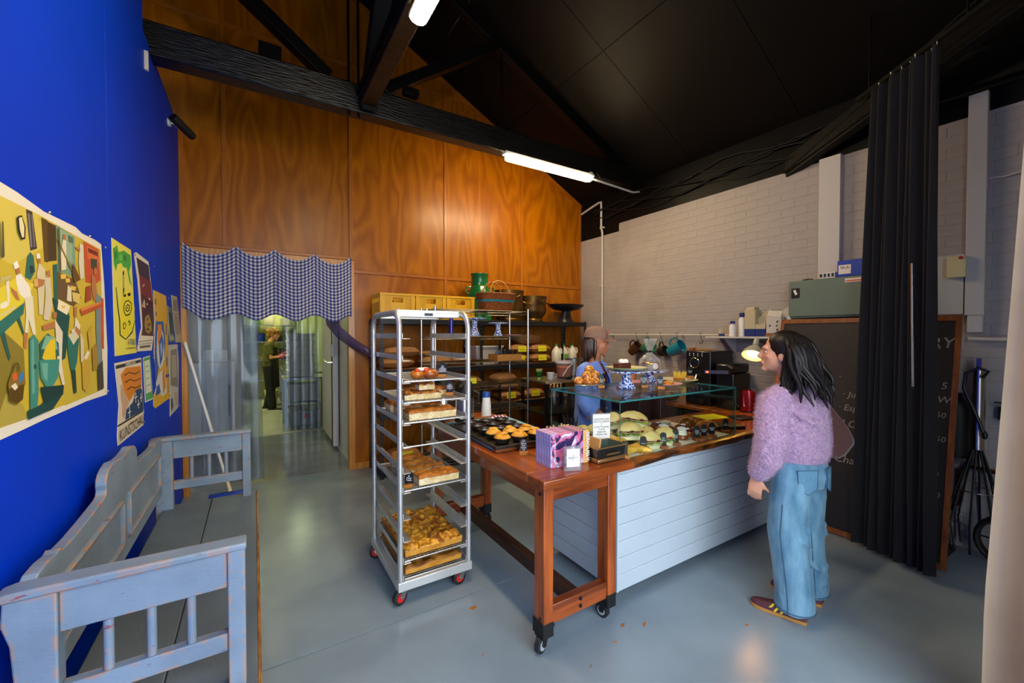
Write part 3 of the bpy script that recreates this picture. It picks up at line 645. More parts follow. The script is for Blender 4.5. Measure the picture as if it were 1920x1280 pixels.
 ('#e8e0d0', [(3.169,1.198),(3.24,1.197),(3.24,1.191),(3.169,1.192)]),
 ('#e8e0d0', [(3.199,1.227),(3.21,1.225),(3.21,1.158),(3.198,1.16)]),
 ('#c9a58a', [(3.028,1.379),(3.079,1.349),(3.138,1.303),(3.196,1.25),(3.117,1.211),(3.085,1.172),(3.044,1.204),(3.055,1.25),(3.023,1.303)]),
],
'green': [
 ('#dfe6d4', [(3.577,1.493),(3.781,1.498),(3.861,1.182),(3.616,1.192)]),
 ('#58a860', [(3.587,1.483),(3.607,1.483),(3.648,1.197),(3.627,1.198)]),
 ('#58a860', [(3.757,1.489),(3.78,1.489),(3.85,1.186),(3.826,1.187)]),
 ('#58a860', [(3.592,1.489),(3.775,1.493),(3.779,1.471),(3.596,1.467)]),
 ('#58a860', [(3.62,1.248),(3.842,1.243),(3.85,1.191),(3.633,1.199)]),
 ('#a8b0a8', [(3.634,1.434),(3.731,1.433),(3.736,1.425),(3.634,1.424)]),
 ('#a8b0a8', [(3.642,1.398),(3.745,1.397),(3.75,1.388),(3.641,1.389)]),
 ('#a8b0a8', [(3.644,1.351),(3.758,1.35),(3.763,1.341),(3.648,1.342)]),
 ('#a8b0a8', [(3.646,1.303),(3.777,1.302),(3.782,1.293),(3.65,1.295)]),
],
'photo': [
 ('#6a7050', [(4.514,1.887),(4.704,1.879),(4.827,1.579),(4.588,1.58)]),
 ('#30382a', [(4.543,1.838),(4.7,1.829),(4.794,1.643),(4.595,1.658)]),
 ('#a8a878', [(4.542,1.643),(4.793,1.627),(4.809,1.595),(4.59,1.595)]),
],
'clipping': [
 ('#b8aa90', [(4.696,1.993),(5.007,2.001),(5.251,1.568),(4.905,1.568)]),
 ('#8a7c66', [(4.767,1.958),(5.004,1.966),(5.057,1.861),(4.814,1.858)]),
 ('#948670', [(4.83,1.819),(5.096,1.82),(5.167,1.642),(4.892,1.643)]),
 ('#6a5e4c', [(4.793,1.836),(5.076,1.838),(5.075,1.831),(4.802,1.83)]),
],
'leaflet': [
 ('#ccc8c0', [(4.484,1.555),(4.995,1.551),(5.052,1.373),(4.99,0.952),(4.531,0.942),(4.571,1.19)]),
 ('#8a7e6a', [(4.608,1.506),(4.96,1.511),(4.987,1.144),(4.589,1.203)]),
 ('#b4aa98', [(4.666,1.458),(4.894,1.456),(4.915,1.25),(4.666,1.257)]),
 ('#3a3830', [(4.578,1.083),(4.668,1.086),(4.716,1.001),(4.604,0.972)]),
 ('#c8a890', [(4.784,1.119),(4.963,1.105),(4.951,0.983),(4.811,0.995)]),
],
}
# ---------------------------------------------------------------- wall posters
m = mat('print_ink', '#ffffff', .45, spec=.3); N, L, B_ = nodes_of(m)
at_ = N.new('ShaderNodeAttribute'); at_.attribute_name = 'ink'; L.new(at_.outputs['Color'], B_.inputs['Base Color'])
mat('paper', '#e6e1d6', .55)
mat('ink_black', '#15130f', .6)
mat('pin', '#b8b8b8', .3, 1)
def ink_mesh(name, polys, parent, x0=XL+.0035, step=.00005, to=None):
    vs, fs, cs = [], [], []
    for k, (c, p) in enumerate(polys):
        if sum(p[i][0]*p[(i+1) % len(p)][1]-p[(i+1) % len(p)][0]*p[i][1] for i in range(len(p))) < 0: p = p[::-1]
        n = len(vs); vs += [(to(a, b, k*step) if to else (x0+k*step, a, b)) for a, b in p]; fs.append(tuple(range(n, n+len(p)))); cs.append(hx(c))
    me = bpy.data.meshes.new(name); mi = WM(parent).inverted(); me.from_pydata([mi @ Vector(v) for v in vs], [], fs); me.materials.append(MATS['print_ink'])
    ca = me.color_attributes.new('ink', 'FLOAT_COLOR', 'CORNER')
    for pl, c in zip(me.polygons, cs):
        for li in pl.loop_indices: ca.data[li].color = (*c, 1)
    o = bpy.data.objects.new(name, me); COL.objects.link(o); o.parent = parent; return o
def poster(key, label, name='poster', pins=True):
    polys = POSTERS[key]; pp = polys[0][1]
    ys = [p[0] for p in pp]; zs = [p[1] for p in pp]
    t = thing(name, label, 'poster', (XL, (min(ys)+max(ys))/2, min(zs)))
    MB().prism(pp, XL+.0012, XL+.003, 'x').build('sheet', 'paper', t, smooth=0)
    ink_mesh('print', polys, t)
    if pins:
        y0, y1, z0, z1 = min(ys)+.012, max(ys)-.03, min(zs)+.012, max(zs)-.014
        for y, z in ((y1, z1-.005), (y1, z0+.01)): MB().ell((XL+.01, y, z), (.004, .006, .006), 8, 6).build('pin', 'pin', t)
    return t
p_ = poster('bakery', 'large wide poster of a busy old bakery with white border on the blue wall')
for y in (2.06, 2.47): MB().ell((XL+.03, y, 2.068), (.004, .006, .006), 8, 6).build('pin', 'pin', p_)
def wall_text(s, size, y, z, parent, mt='ink_black', align='CENTER', rot=0, x=XL+.0085, extr=.0001):
    m = frame((x, y, z), (0, math.cos(rot), math.sin(rot)), (0, -math.sin(rot), math.cos(rot))); text(s, size, m, mt, parent, align=align, extr=extr)
mat('ink_navy', '#22307c', .6); mat('ink_blue', '#3a4a98', .6)
a = poster('a_table', 'yellow poster with green leaves and a drawn jug reading a table')
wall_text('A TABLE', .05, 3.27, 1.60, a, 'ink_navy')
wall_text('ET TOI TU PRENDS QUOI POUR LE', .015, 3.24, 1.565, a)
a = poster('supper', 'dark maroon poster with a pasta bowl beside the yellow leaf poster')
a = poster('yellow', 'mustard yellow poster with a blue and orange swirl near the doorway')
for z, s in ((1.70, 'GASTRONOMIE'), (1.42, 'NATURAL'), (1.25, 'NATURAL')): wall_text(s, .04, 4.455, z, a, 'ink_blue', rot=R(90))
a = poster('kunst', 'cream poster with orange wavy hair shape and KUNSTSCHAU lettering at its foot')
wall_text('KUNSTSCHAU', .088, 3.257, 1.098, a); wall_text('SOMMERFEST AUF DEM', .022, 3.225, 1.474, a, 'paper')
poster('green', 'small pale leaflet with a green border below the maroon poster', 'leaflet')
poster('photo', 'small dark landscape photo pinned beside the mustard poster', 'photo_print')
poster('clipping', 'narrow grey newspaper clipping curling from the wall by the doorway', 'clipping')
poster('leaflet', 'pale grey leaflet with a sepia picture under the newspaper clipping', 'leaflet')
# ---------------------------------------------------------------- painted bench
m = mat('bench_paint', '#8ba3bd', .42, spec=.4); N, L, B_ = nodes_of(m)     # blue-grey paint worn through to red primer and bare pine
tc = N.new('ShaderNodeTexCoord'); mp = N.new('ShaderNodeMapping'); mp.inputs['Scale'].default_value = (1.6, 1.6, 1.6); L.new(tc.outputs['Object'], mp.inputs[0])
def nz(sc, det, vec, dist=0):
    n = N.new('ShaderNodeTexNoise'); n.inputs['Scale'].default_value = sc; n.inputs['Detail'].default_value = det; n.inputs['Distortion'].default_value = dist; L.new(vec, n.inputs['Vector']); return n.outputs['Fac']
def rmp(src, a, b):
    r = N.new('ShaderNodeMapRange'); r.inputs[1].default_value = a; r.inputs[2].default_value = b; L.new(src, r.inputs[0]); return r.outputs[0]
def mixc(f, a, b):
    x = N.new('ShaderNodeMixRGB'); L.new(f, x.inputs[0])
    for i, q in ((1, a), (2, b)):
        if isinstance(q, str): x.inputs[i].default_value = (*hx(q), 1)
        else: L.new(q, x.inputs[i])
    return x.outputs[0]
base = mixc(rmp(nz(3, 3, mp.outputs[0]), .35, .7), '#7d8d9c', '#6c7a88')
streak = N.new('ShaderNodeMapping'); streak.inputs['Scale'].default_value = (3, 3, 12); L.new(tc.outputs['Object'], streak.inputs[0])
c1 = mixc(rmp(nz(6, 9, streak.outputs[0]), .66, .70), base, '#7b4a58')
geo = N.new('ShaderNodeNewGeometry'); bevn = N.new('ShaderNodeBevel'); bevn.samples = 4; bevn.inputs[0].default_value = .02
dotp = N.new('ShaderNodeVectorMath'); dotp.operation = 'DOT_PRODUCT'; L.new(bevn.outputs[0], dotp.inputs[0]); L.new(geo.outputs['Normal'], dotp.inputs[1])
edge = rmp(dotp.outputs['Value'], .955, .90)
mul = N.new('ShaderNodeMath'); mul.operation = 'MULTIPLY'; L.new(edge, mul.inputs[0]); L.new(rmp(nz(14, 6, mp.outputs[0]), .50, .55), mul.inputs[1])
c2 = mixc(mul.outputs[0], c1, '#c07a2a')
L.new(c2, B_.inputs['Base Color'])
bp = N.new('ShaderNodeBump'); bp.inputs['Strength'].default_value = .15; bp.inputs['Distance'].default_value = .01; L.new(nz(22, 6, streak.outputs[0]), bp.inputs['Height']); L.new(bp.outputs[0], B_.inputs['Normal'])
mat('bench_seat', '#5c6872', .42, col2='#525d66', scale=4, bump=.1, bscale=25, bstretch=(6, .6, 1))
mat('bare_wood', '#a8702c', .55, col2='#5a3a1c', scale=12, stretch=(6, .6, 6))
be = thing('painted_bench', 'worn blue-grey painted wooden bench with scrolled back along the blue wall', 'bench', (-.3, 2.65, 0))
Yn, Yf, xb, xf = 1.68, 3.60, -.555, -.035
half = [(1.66, .94), (1.69, .958), (1.76, .962), (1.82, .955), (1.845, .962), (1.87, .948), (1.97, .946), (2.08, .95), (2.2, .958), (2.29, .964), (2.325, .972), (2.335, .99), (2.33, 1.012), (2.335, 1.035), (2.355, 1.055), (2.39, 1.070), (2.45, 1.080), (2.52, 1.070), (2.56, 1.066), (2.6, 1.066)]
cy_ = 2.64
prof = [(y-2.6+cy_, z) for y, z in half]; prof += [(2*cy_-y, z) for y, z in prof[-2::-1]]
pl = [(prof[0][0], .57)]+prof+[(prof[-1][0], .57)]
MB().prism(pl, xb-.018, xb+.018, 'x').build('back_board', 'bench_paint', be, smooth=0, bevel=.004)
for y0, y1 in ((1.83, 2.58), (2.70, 3.46)):
    f = MB(); zb, zt = .665, .865
    for q in ((y0, zb, y1, zb), (y1, zb, y1, zt), (y1, zt, y0, zt), (y0, zt, y0, zb)):
        f.bar((xb+.022, q[0], q[1]), (xb+.022, q[2], q[3]), .016, .022, (1, 0, 0))
    f.build('panel_moulding', 'bench_paint', be, bevel=.004)
for k, (a_, b_) in enumerate(((-.54, -.275), (-.272, .0))):
    MB().box(a_, 1.60, .435, b_, 3.66, .462).build('seat_plank', 'bench_seat', be, bevel=.005)
MB().bar((.004, 1.60, .449), (.004, 3.66, .449), .012, .03).build('seat_lip', 'bare_wood', be, bevel=.003)
MB().box(-.045, 1.72, .08, -.02, 3.58, .432).build('front_board', 'bench_seat', be, bevel=.004)
MB().box(-.53, 1.72, .08, -.505, 3.58, .432).build('back_skirt', 'bench_seat', be, bevel=.004)
for Y, zt in ((Yn, .945), (Yf, .945)):
    # front post, shaped rear post, rails, spindles, hand rest
    MB().box(xf-.05, Y-.03, 0, xf, Y+.03, zt-.02).build('front_post', 'bench_paint', be, bevel=.005)
    pr = [(xb+.02-.05, 0), (xb+.075, 0), (xb+.075, zt-.02), (xb-.03, zt-.02), (xb-.034, .86), (xb-.018, .80), (xb-.012, .7)]
    MB().prism(pr, Y-.03, Y+.03, 'y').build('rear_post', 'bench_paint', be, bevel=.005)
    MB().box(xb+.075, Y-.018, .80, xf-.05, Y+.018, zt-.02).build('top_rail', 'bench_paint', be, bevel=.004)
    MB().box(xb+.075, Y-.018, .585, xf-.05, Y+.018, .645).build('lower_rail', 'bench_paint', be, bevel=.004)
    MB().box(xb+.075, Y-.018, .36, xf-.05, Y+.018, .43).build('seat_rail', 'bench_paint', be, bevel=.004)
    hp = [(xb-.05, zt-.022), (xf+.004, zt-.022), (xf+.004, zt), (xb+.1, zt+.004), (xb-.02, zt+.004), (xb-.05, zt-.004)]
    MB().prism(hp, Y-.038, Y+.038, 'y').build('hand_rest', 'bench_paint', be, bevel=.006)
    for k in range(3):
        x = lerp(xb+.075, xf-.05, (k+1)/4); MB().cyl((x, Y, .64), (x, Y, .81), .0125, n=12).build('spindle', 'bench_paint', be)
# ---------------------------------------------------------------- broom leaning in the corner
mat('white_plastic', '#dcdcd6', .35); mat('blue_plastic', '#1238a8', .4); mat('cream_plastic', '#d9cf9e', .4)
br = thing('floor_squeegee', 'white handled floor scrubber with blue head leaning on the door jamb', 'broom', (-.23, 5.03, 0))
MB().cyl((-.245, 5.03, .12), (-.585, 5.19, 1.54), .014, n=12).build('handle', 'white_plastic', br)
MB().ell((-.588, 5.192, 1.55), (.017, .017, .025)).build('cap', 'cream_plastic', br)
MB().cyl((-.228, 5.022, .06), (-.252, 5.033, .16), .02, .016).build('socket', 'cream_plastic', br)
hd = MB().box(-.40, 4.985, .015, -.10, 5.055, .05).build('head', 'blue_plastic', br, bevel=.008); MB().box(-.385, 4.995, 0, -.115, 5.045, .016).build('rubber_blade', 'rubber_black', hd)
# ---------------------------------------------------------------- gingham valance
m = mat('gingham', '#cfc6b4', .8, sheen=.2); N, L, B_ = nodes_of(m)
uv = N.new('ShaderNodeUVMap'); sp_ = N.new('ShaderNodeSeparateXYZ'); L.new(uv.outputs[0], sp_.inputs[0])
def stripe(o):
    a = N.new('ShaderNodeMath'); a.operation = 'FRACT'; L.new(o, a.inputs[0]); b = N.new('ShaderNodeMath'); b.operation = 'GREATER_THAN'; b.inputs[1].default_value = .5; L.new(a.outputs[0], b.inputs[0]); return b.outputs[0]
sx_, sy_ = stripe(sp_.outputs['X']), stripe(sp_.outputs['Y'])
ad = N.new('ShaderNodeMath'); ad.operation = 'ADD'; L.new(sx_, ad.inputs[0]); L.new(sy_, ad.inputs[1]); hv = N.new('ShaderNodeMath'); hv.operation = 'MULTIPLY'; hv.inputs[1].default_value = .5; L.new(ad.outputs[0], hv.inputs[0])
rp = N.new('ShaderNodeValToRGB'); rp.color_ramp.interpolation = 'CONSTANT'; e = rp.color_ramp.elements; e[0].color = (*hx('#e8dec8'), 1); e[1].position = .3; e[1].color = (*hx('#7a86bc'), 1); q = e.new(.8); q.color = (*hx('#1c2874'), 1)
L.new(hv.outputs[0], rp.inputs[0]); L.new(rp.outputs[0], B_.inputs['Base Color'])
trn = N.new('ShaderNodeBsdfTranslucent'); L.new(rp.outputs[0], trn.inputs[0]); mx = N.new('ShaderNodeMixShader'); mx.inputs[0].default_value = .25
out = N['Material Output']; L.new(B_.outputs[0], mx.inputs[1]); L.new(trn.outputs[0], mx.inputs[2]); L.new(mx.outputs[0], out.inputs['Surface'])
va = thing('gingham_valance', 'blue and white gingham cloth hung in scallops across the doorway head', 'curtain', (.2, 5.2, 1.82))
def val(u, v):
    x = lerp(-.605, .99, u)
    pins = [(-.605, 2.56), (-.155, 2.57), (.195, 2.575), (.59, 2.565), (.98, 2.56)]
    for i in range(len(pins)-1):
        if x <= pins[i+1][0]+1e-6: break
    (xa, za), (xc, zc) = pins[i], pins[i+1]; t = (x-xa)/(xc-xa); w = xc-xa
    sag = 4*t*(1-t)*(.04+.15*w)
    zt = lerp(za, zc, t)-sag
    zbm = 1.825+.035*math.cos(2*math.pi*t)+(.05*(1-t/.3) if i == 0 and t < .3 else 0)
    y = 5.215-.035*4*t*(1-t)*(.4+v)-.012*math.sin(t*9+v*3)*v
    return (x, y, lerp(zt, zbm, v))
n0 = MB(); n0.sheet(96, 20, val, .0015, (0, 1, 0)); vo = n0.build('cloth', 'gingham', va, smooth=80)
ul = vo.data.uv_layers.new(name='UVMap'); wv = [Vector(v.co) for v in vo.data.vertices]; N1 = 97*21
for pl_ in vo.data.polygons:
    for li in pl_.loop_indices:
        k = vo.data.loops[li].vertex_index % N1; ul.data[li].uv = ((k % 97)/96*42, (k//97)/20*18)
for x, z in ((-.605, 2.56), (-.155, 2.57), (.195, 2.575), (.59, 2.565), (.98, 2.56)): MB().ell((x, 5.212, z-.006), (.006, .006, .006), 8, 6).build('pin', 'pin', va)
# ---------------------------------------------------------------- clear strip curtains
clear_mat('strip_pvc', '#dfe4ea', rough=.08, body='#c9d2de', bodyfac=.05, fres=1.3, bump=.12, bscale=2, bstretch=(2, 2, .6))
clear_mat('strip_pvc_violet', '#b9aec8', rough=.10, body='#8d7fa6', bodyfac=.22, fres=1.5, bump=.4, bscale=3)
mat('steel', '#a8a8a6', .3, 1)
sc1 = thing('strip_curtain', 'clear plastic strip curtain hanging on the left of the kitchen doorway', 'strip curtain', (-.25, 5.42, .03))
def strip(x, w, y, z0, z1, amp=.012, ph=0.0, par=sc1, mt='strip_pvc', nm='strip'):
    def fn(u, v):
        a = (u-.5)*w; return (x+a+amp*.6*math.sin(v*3+ph), y+amp*math.sin(v*5+ph)+.012*(4*(u-.5)**2)*math.cos(ph*3), lerp(z1, z0, v))
    return MB().sheet(6, 16, fn, .002, (0, 1, 0)).build(nm, mt, par, smooth=60)
for k in range(5): strip(-.52+.115*k, .155, 5.40+.012*(k % 2), .03+.01*(k % 3), 2.44, ph=k*1.7)
strip(-.015, .16, 5.385, .02, 2.44, .03, 4.2)
MB().box(-.57, 5.36, 2.40, .95, 5.42, 2.45).build('hanging_rail', 'steel', sc1)
def sweep(u, v):            # one violet tinted strip pulled aside and trapped behind the shelf
    path = [(.72, 5.42, 2.43), (.73, 5.40, 2.1), (.76, 5.36, 1.82), (.86, 5.28, 1.66), (1.0, 5.17, 1.53), (1.13, 5.10, 1.44), (1.27, 5.12, 1.34)]
    k = v*(len(path)-1); i = min(int(k), len(path)-2); t = k-i
    p = Vector(path[i]).lerp(Vector(path[i+1]), t); w = lerp(.20, .11, min(1, v*1.4))
    return p+Vector((.35, -.35, .9)).normalized()*w*(u-.5)*(1 if v > .3 else v/.3)+Vector((1, 0, 0))*w*(u-.5)*(0 if v > .3 else 1-v/.3)+Vector((0, -.04, 0))*(1-4*(u-.5)**2)
MB().sheet(8, 40, sweep, .002, (.2, 1, .1)).build('swept_strip', 'strip_pvc_violet', sc1, smooth=60)
sc2 = thing('strip_curtain', 'clear plastic strips hanging at the far end of the corridor before the tub stack', 'strip curtain', (.75, 7.8, .03))
for k in range(5): strip(.46+.125*k, .17, 7.79+.012*(k % 2), .02, 2.6, ph=k*2.1, par=sc2)
MB().box(.35, 7.76, 2.58, 1.05, 7.82, 2.62).build('hanging_rail', 'steel', sc2)
# ---------------------------------------------------------------- things in the kitchen
mat('tub_white', '#d8d2cc', .45); mat('tub_grey', '#a8acb8', .45); mat('carton_brown', '#8a5c38', .7); mat('red_label', '#b83028', .5)
kt = thing('steel_table', 'steel kitchen table seen through the far strip curtain', 'table', (.75, 8.35, 0))
MB().box(.40, 8.05, .84, 1.45, 8.7, .88).build('top', 'steel', kt, bevel=.004)
for x in (.44, 1.02):
    for y in (8.1, 8.64): MB().box(x-.02, y-.02, 0, x+.02, y+.02, .84).build('leg', 'steel', kt)
MB().box(.46, 8.08, .42, 1.0, 8.66, .44).build('shelf', 'steel', kt)
for k in range(6):
    z = .88+.13*k; o = thing('dough_tub', 'white lidded dough tub, %s of the stack on the steel table' % ['bottom one', 'second from the bottom', 'third from the bottom', 'fourth from the bottom', 'fifth from the bottom', 'top one'][k], 'tub', (.70, 8.35, z), group='dough tubs on the steel table')
    MB().add([(x*s_+.70, y*s_+8.35, z+h) for s_, h in ((.92, 0), (1, .115)) for x, y in ((-.22, -.2), (.22, -.2), (.22, .2), (-.22, .2))], [(3, 2, 1, 0), (4, 5, 6, 7), (0, 1, 5, 4), (1, 2, 6, 5), (2, 3, 7, 6), (3, 0, 4, 7)]).build('body', 'tub_white', o, bevel=.012)
    MB().box(.47, 8.14, z+.108, .93, 8.56, z+.128).build('lid', 'tub_white', o, bevel=.006)
for z, l, mt in ((.45, 'grey plastic bin on the lower shelf of the steel table', 'tub_white'), (.02, 'grey plastic bin on the floor under the steel table with a red label', 'tub_grey')):
    o = thing('storage_bin', l, 'bin', (.72, 8.35, z))
    MB().add([(x*s_+.72, y*s_+8.35, z+h) for s_, h in ((.9, 0), (1, .3 if z > .1 else .25)) for x, y in ((-.25, -.22), (.25, -.22), (.25, .22), (-.25, .22))], [(3, 2, 1, 0), (4, 5, 6, 7), (0, 1, 5, 4), (1, 2, 6, 5), (2, 3, 7, 6), (3, 0, 4, 7)]).build('body', mt, o, bevel=.012)
    MB().box(.46, 8.12, z+(.29 if z > .1 else .24), .98, 8.58, z+(.31 if z > .1 else .26)).build('rim', mt, o, bevel=.004)
    if z < .1: MB().box(.72, 8.108, z+.13, .82, 8.112, z+.22).build('label', 'red_label', o)
kb = thing('prep_bench', 'dark steel prep bench beside the kitchen worker', 'bench', (.62, 10.2, 0))
MB().box(.47, 9.2, .84, 1.3, 11.6, .88).build('top', 'steel', kb, bevel=.004)
for y in (9.3, 10.0, 10.8, 11.5): MB().box(.5, y-.02, 0, .54, y+.02, .84).build('leg', 'steel', kb)
MB().box(.5, 9.25, .2, 1.25, 11.5, .22).build('shelf', 'steel', kb)
o = thing('spray_bottle', 'clear spray bottle with yellow trigger on the prep bench', 'bottle', (.56, 9.45, .88)); mat('yellow_plastic', '#d8b020', .4); clear_mat('bottle_clear', '#d8dca0', body='#d6d890', bodyfac=.35)
MB().lathe([(.001, 0), (.04, 0), (.042, .02), (.042, .15), (.016, .19), (.014, .22)], (.56, 9.45, .88), 16).build('body', 'bottle_clear', o)
MB().box(.535, 9.42, 1.10, .585, 9.50, 1.14).build('trigger', 'yellow_plastic', o, bevel=.006)
o = thing('waste_bucket', 'yellow bucket on the floor beside the prep bench', 'bucket', (.31, 11.0, 0)); MB().lathe([(.11, 0), (.14, .33), (.15, .34), (.14, .34), (.105, .01)], (.31, 11.0, .006), 20).build('shell', 'cream_plastic', o)
MB().tube([(.31+.145*math.cos(a), 11.0+.0, .33+.12*math.sin(a)) for a in [math.pi*k/8 for k in range(9)]], .004, 6).build('bail', 'steel', o)
o = thing('cardboard_box', 'brown cardboard box under the prep bench edge', 'box', (.58, 9.0, .42)); MB().box(.44, 8.85, .42, .70, 9.1, .62).build('carton', 'carton_brown', o); MB().box(.435, 8.95, .40, .71, 8.99, .622).build('tape', 'cream_plastic', o)
MB().box(.44, 8.83, .0, .46, 9.1, .42).build('support', 'steel', o)
ks = thing('kitchen_shelving', 'steel kitchen shelving full of containers behind the kitchen worker', 'shelving', (.3, 12.2, 0))
for x in (-1.3, .9):
    for y in (11.95, 12.45): MB().box(x-.02, y-.02, 0, x+.02, y+.02, 2.2).build('post', 'steel', ks)
for z in (.5, 1.0, 1.45, 1.85): MB().box(-1.3, 11.93, z-.015, .9, 12.47, z).build('shelf', 'steel', ks)
mat('tub_green', '#7f9a58', .5); mat('dark_steel', '#34363a', .35, .8)
lab = ['white tub at the left end of the top kitchen shelf', 'green tub on the top kitchen shelf', 'white carton on the top kitchen shelf above the worker', 'dark mixing bowl on the kitchen shelf behind the worker', 'blue container on the kitchen shelf right of the worker', 'white tub at the right end of the top kitchen shelf', 'dark pot on the third kitchen shelf behind the worker']
for k, (x, z, w, h, mt) in enumerate(((-.3, 1.85, .3, .22, 'tub_white'), (.05, 1.85, .2, .2, 'tub_green'), (.30, 1.85, .28, .25, 'tub_white'), (.5, 1.45, .32, .16, 'dark_steel'), (.12, 1.45, .2, .2, 'blue_plastic'), (.68, 1.85, .25, .2, 'tub_white'), (.62, 1.0, .35, .25, 'dark_steel'))):
    o = thing('container', lab[k], 'container', (x, 12.2, z)); MB().lathe([(w*.38, 0), (w*.46, h*.1), (w*.5, h*.85), (w*.5, h)], (x, 12.2, z), 20).build('body', mt, o); MB().lathe([(w*.52, h*.9), (w*.52, h), (w*.4, h*1.06), (.01, h*1.06)], (x, 12.2, z), 20).build('lid', mt, o)
# steel fridge / trolley shapes behind the left strips
o = thing('upright_fridge', 'pale upright cabinet behind the clear strips on the left', 'fridge', (-.55, 7.3, 0))
MB().box(-.90, 7.0, .08, -.25, 7.48, 1.25).build('body', 'pale_panel', o, bevel=.01); MB().box(-.88, 6.985, .12, -.27, 7.0, 1.2).build('door', 'white_trim', o, bevel=.006); MB().box(-.32, 6.96, .5, -.30, 6.985, .95).build('handle', 'dark_steel', o)
o = thing('scale_tray', 'white tray of papers on top of the pale cabinet', 'tray', (-.45, 7.2, 1.25)); MB().box(-.65, 7.05, 1.25, -.28, 7.4, 1.29).build('tray', 'white_plastic', o, bevel=.01); MB().box(-.6, 7.1, 1.29, -.33, 7.35, 1.42).build('stack', 'paper', o)
o = thing('hanging_cloth', 'violet cloth hanging on the corridor panel by the left jamb', 'cloth', (-.9, 6.2, 1.3)); mat('violet_cloth', '#7a6aa0', .8)
MB().sheet(8, 8, lambda u, v: (-.905+.02*math.sin(u*9), 6.1+.18*u, 1.75-.35*v), .004, (1, 0, 0)).build('fabric', 'violet_cloth', o); MB().cyl((-.92, 6.19, 1.76), (-.88, 6.19, 1.77), .006).build('hook', 'chrome', o)
from mathutils import noise as mnoise
def nse(x, y, z=0.0): return mnoise.noise(Vector((x, y, z)))
# ---------------------------------------------------------------- sheet pan trolley
mat('aluminium', '#d4d4d2', .38, .7, col2='#c2c2c0', scale=30, stretch=(1, 1, .1)); mat('alu_flat', '#cfcfcc', .42, .6); mat('wire', '#c6c6c2', .3, .75); mat('caster_red', '#c81e18', .4); mat('tyre', '#1c1d20', .5)
rk = thing('bakery_trolley', 'tall aluminium tray trolley on red casters holding focaccia', 'trolley', (.96, 2.77, 0))
rx0, rx1, ry0, ry1 = .735, 1.19, 2.455, 3.09
for x, s in ((rx0, 'left'), (rx1, 'right')):
    pts = [(x, ry0, .10), (x, ry0, 1.68)]
    for k in range(1, 7): a = math.pi/2*k/6; pts.append((x, ry0+.10-.10*math.cos(a), 1.68+.10*math.sin(a)))
    for k in range(0, 7): a = math.pi/2*k/6; pts.append((x, ry1-.10+.10*math.sin(a), 1.68+.10*math.cos(a)))
    pts += [(x, ry1, 1.68), (x, ry1, .10)]
    MB().tube(pts, [(.016, .02)]*len(pts), 12, up=(0, -1, 0)).build('upright_hoop', 'aluminium', rk)
for y in (ry0+.13, ry1-.13):
    MB().box(rx0+.012, y-.03, 1.755, rx1-.012, y+.03, 1.785).build('top_crossbar', 'alu_flat', rk, bevel=.004)
MB().box(rx0+.02, ry0+.1, 1.783, rx1-.02, ry0+.104, 1.80).build('top_lip', 'alu_flat', rk)
MB().box(.93, ry0+.094, 1.765, .985, ry0+.10, 1.782).build('maker_plate', 'dark_steel', rk)
MB().tube([(.955, ry0+.12, 1.785), (.955, ry0+.12, 1.815)], .006, 8).build('hook', 'chrome', rk)
for y in (ry0, ry1): MB().box(rx0-.018, y-.02, .09, rx1+.018, y+.02, .145).build('base_rail', 'alu_flat', rk, bevel=.003)
for x in (rx0, rx1): MB().box(x-.018, ry0+.02, .09, x+.018, ry1-.02, .145).build('base_rail', 'alu_flat', rk, bevel=.003)
MB().box(rx0, ry0, .10, rx1, ry1, .108).build('base_tray', 'alu_flat', rk)
LV = [1.646, 1.513, 1.376, 1.246, 1.123, .985, .83, .71, .548, .414, .28, .172]
rn = None
for z in LV:
    for x, s in ((rx0, 1), (rx1, -1)):
        b_ = MB(); b_.box(x+s*.016, ry0-.005, z-.028, x+s*.020, ry1+.005, z+.006); b_.prism([(min(x+s*.016, x+s*.062), ry0-.02), (max(x+s*.016, x+s*.062), ry0-.02), (max(x+s*.016, x+s*.062), ry1+.01), (min(x+s*.016, x+s*.062), ry1+.01)], z-.028, z-.025)
        b_.build('tray_runner', 'aluminium', rk, bevel=.001)
MB().tube([(rx0+.02, ry0-.012, .962), (rx1-.02, ry0-.012, .962)], .005, 8).build('stop_rod', 'wire', rk)
def caster(parent, x, y, r=.047, hub='caster_red', top=.09, rot=0.0, lever=False, w=.03):
    c = Matrix.Translation((x, y, 0)) @ Matrix.Rotation(rot, 4, 'Z')
    f_ = MB(); n0 = 0
    f_.box(-.035, -.03, top-.006, .035, .03, top); f_.bar((0, -w*.75, top-.004), (.022, -w*.75, r), .035, .004, (0, 1, 0)); f_.bar((0, w*.75, top-.004), (.022, w*.75, r), .035, .004, (0, 1, 0)); f_.cyl((.022, -w*.85, r), (.022, w*.85, r), .008)
    o = f_.xform(c).build('caster', 'chrome' if hub == 'caster_red' else 'rubber_black', parent)
    w_ = MB(); w_.tube([(.022, -w*.5, r), (.022, -w*.42, r), (.022, w*.42, r), (.022, w*.5, r)], [r*.9, r, r, r*.9], 24, up=(0, 0, 1)); w_.xform(c).build('tyre', 'tyre', o)
    h_ = MB(); h_.tube([(.022, -w*.56, r), (.022, w*.56, r)], r*.62, 20, up=(0, 0, 1)); h_.xform(c).build('wheel_hub', hub, o)
    if lever: MB().bar((-.02, 0, top-.03), (-.085, 0, top-.0), .035, .012).xform(c).build('brake_lever', 'rubber_black', o)
    return o
for x, y, a in ((rx0+.02, ry0+.02, R(200)), (rx1-.04, ry0+.02, R(190)), (rx0+.03, ry1-.01, R(170)), (rx1-.03, ry1-.01, R(160))): caster(rk, x, y, rot=a)
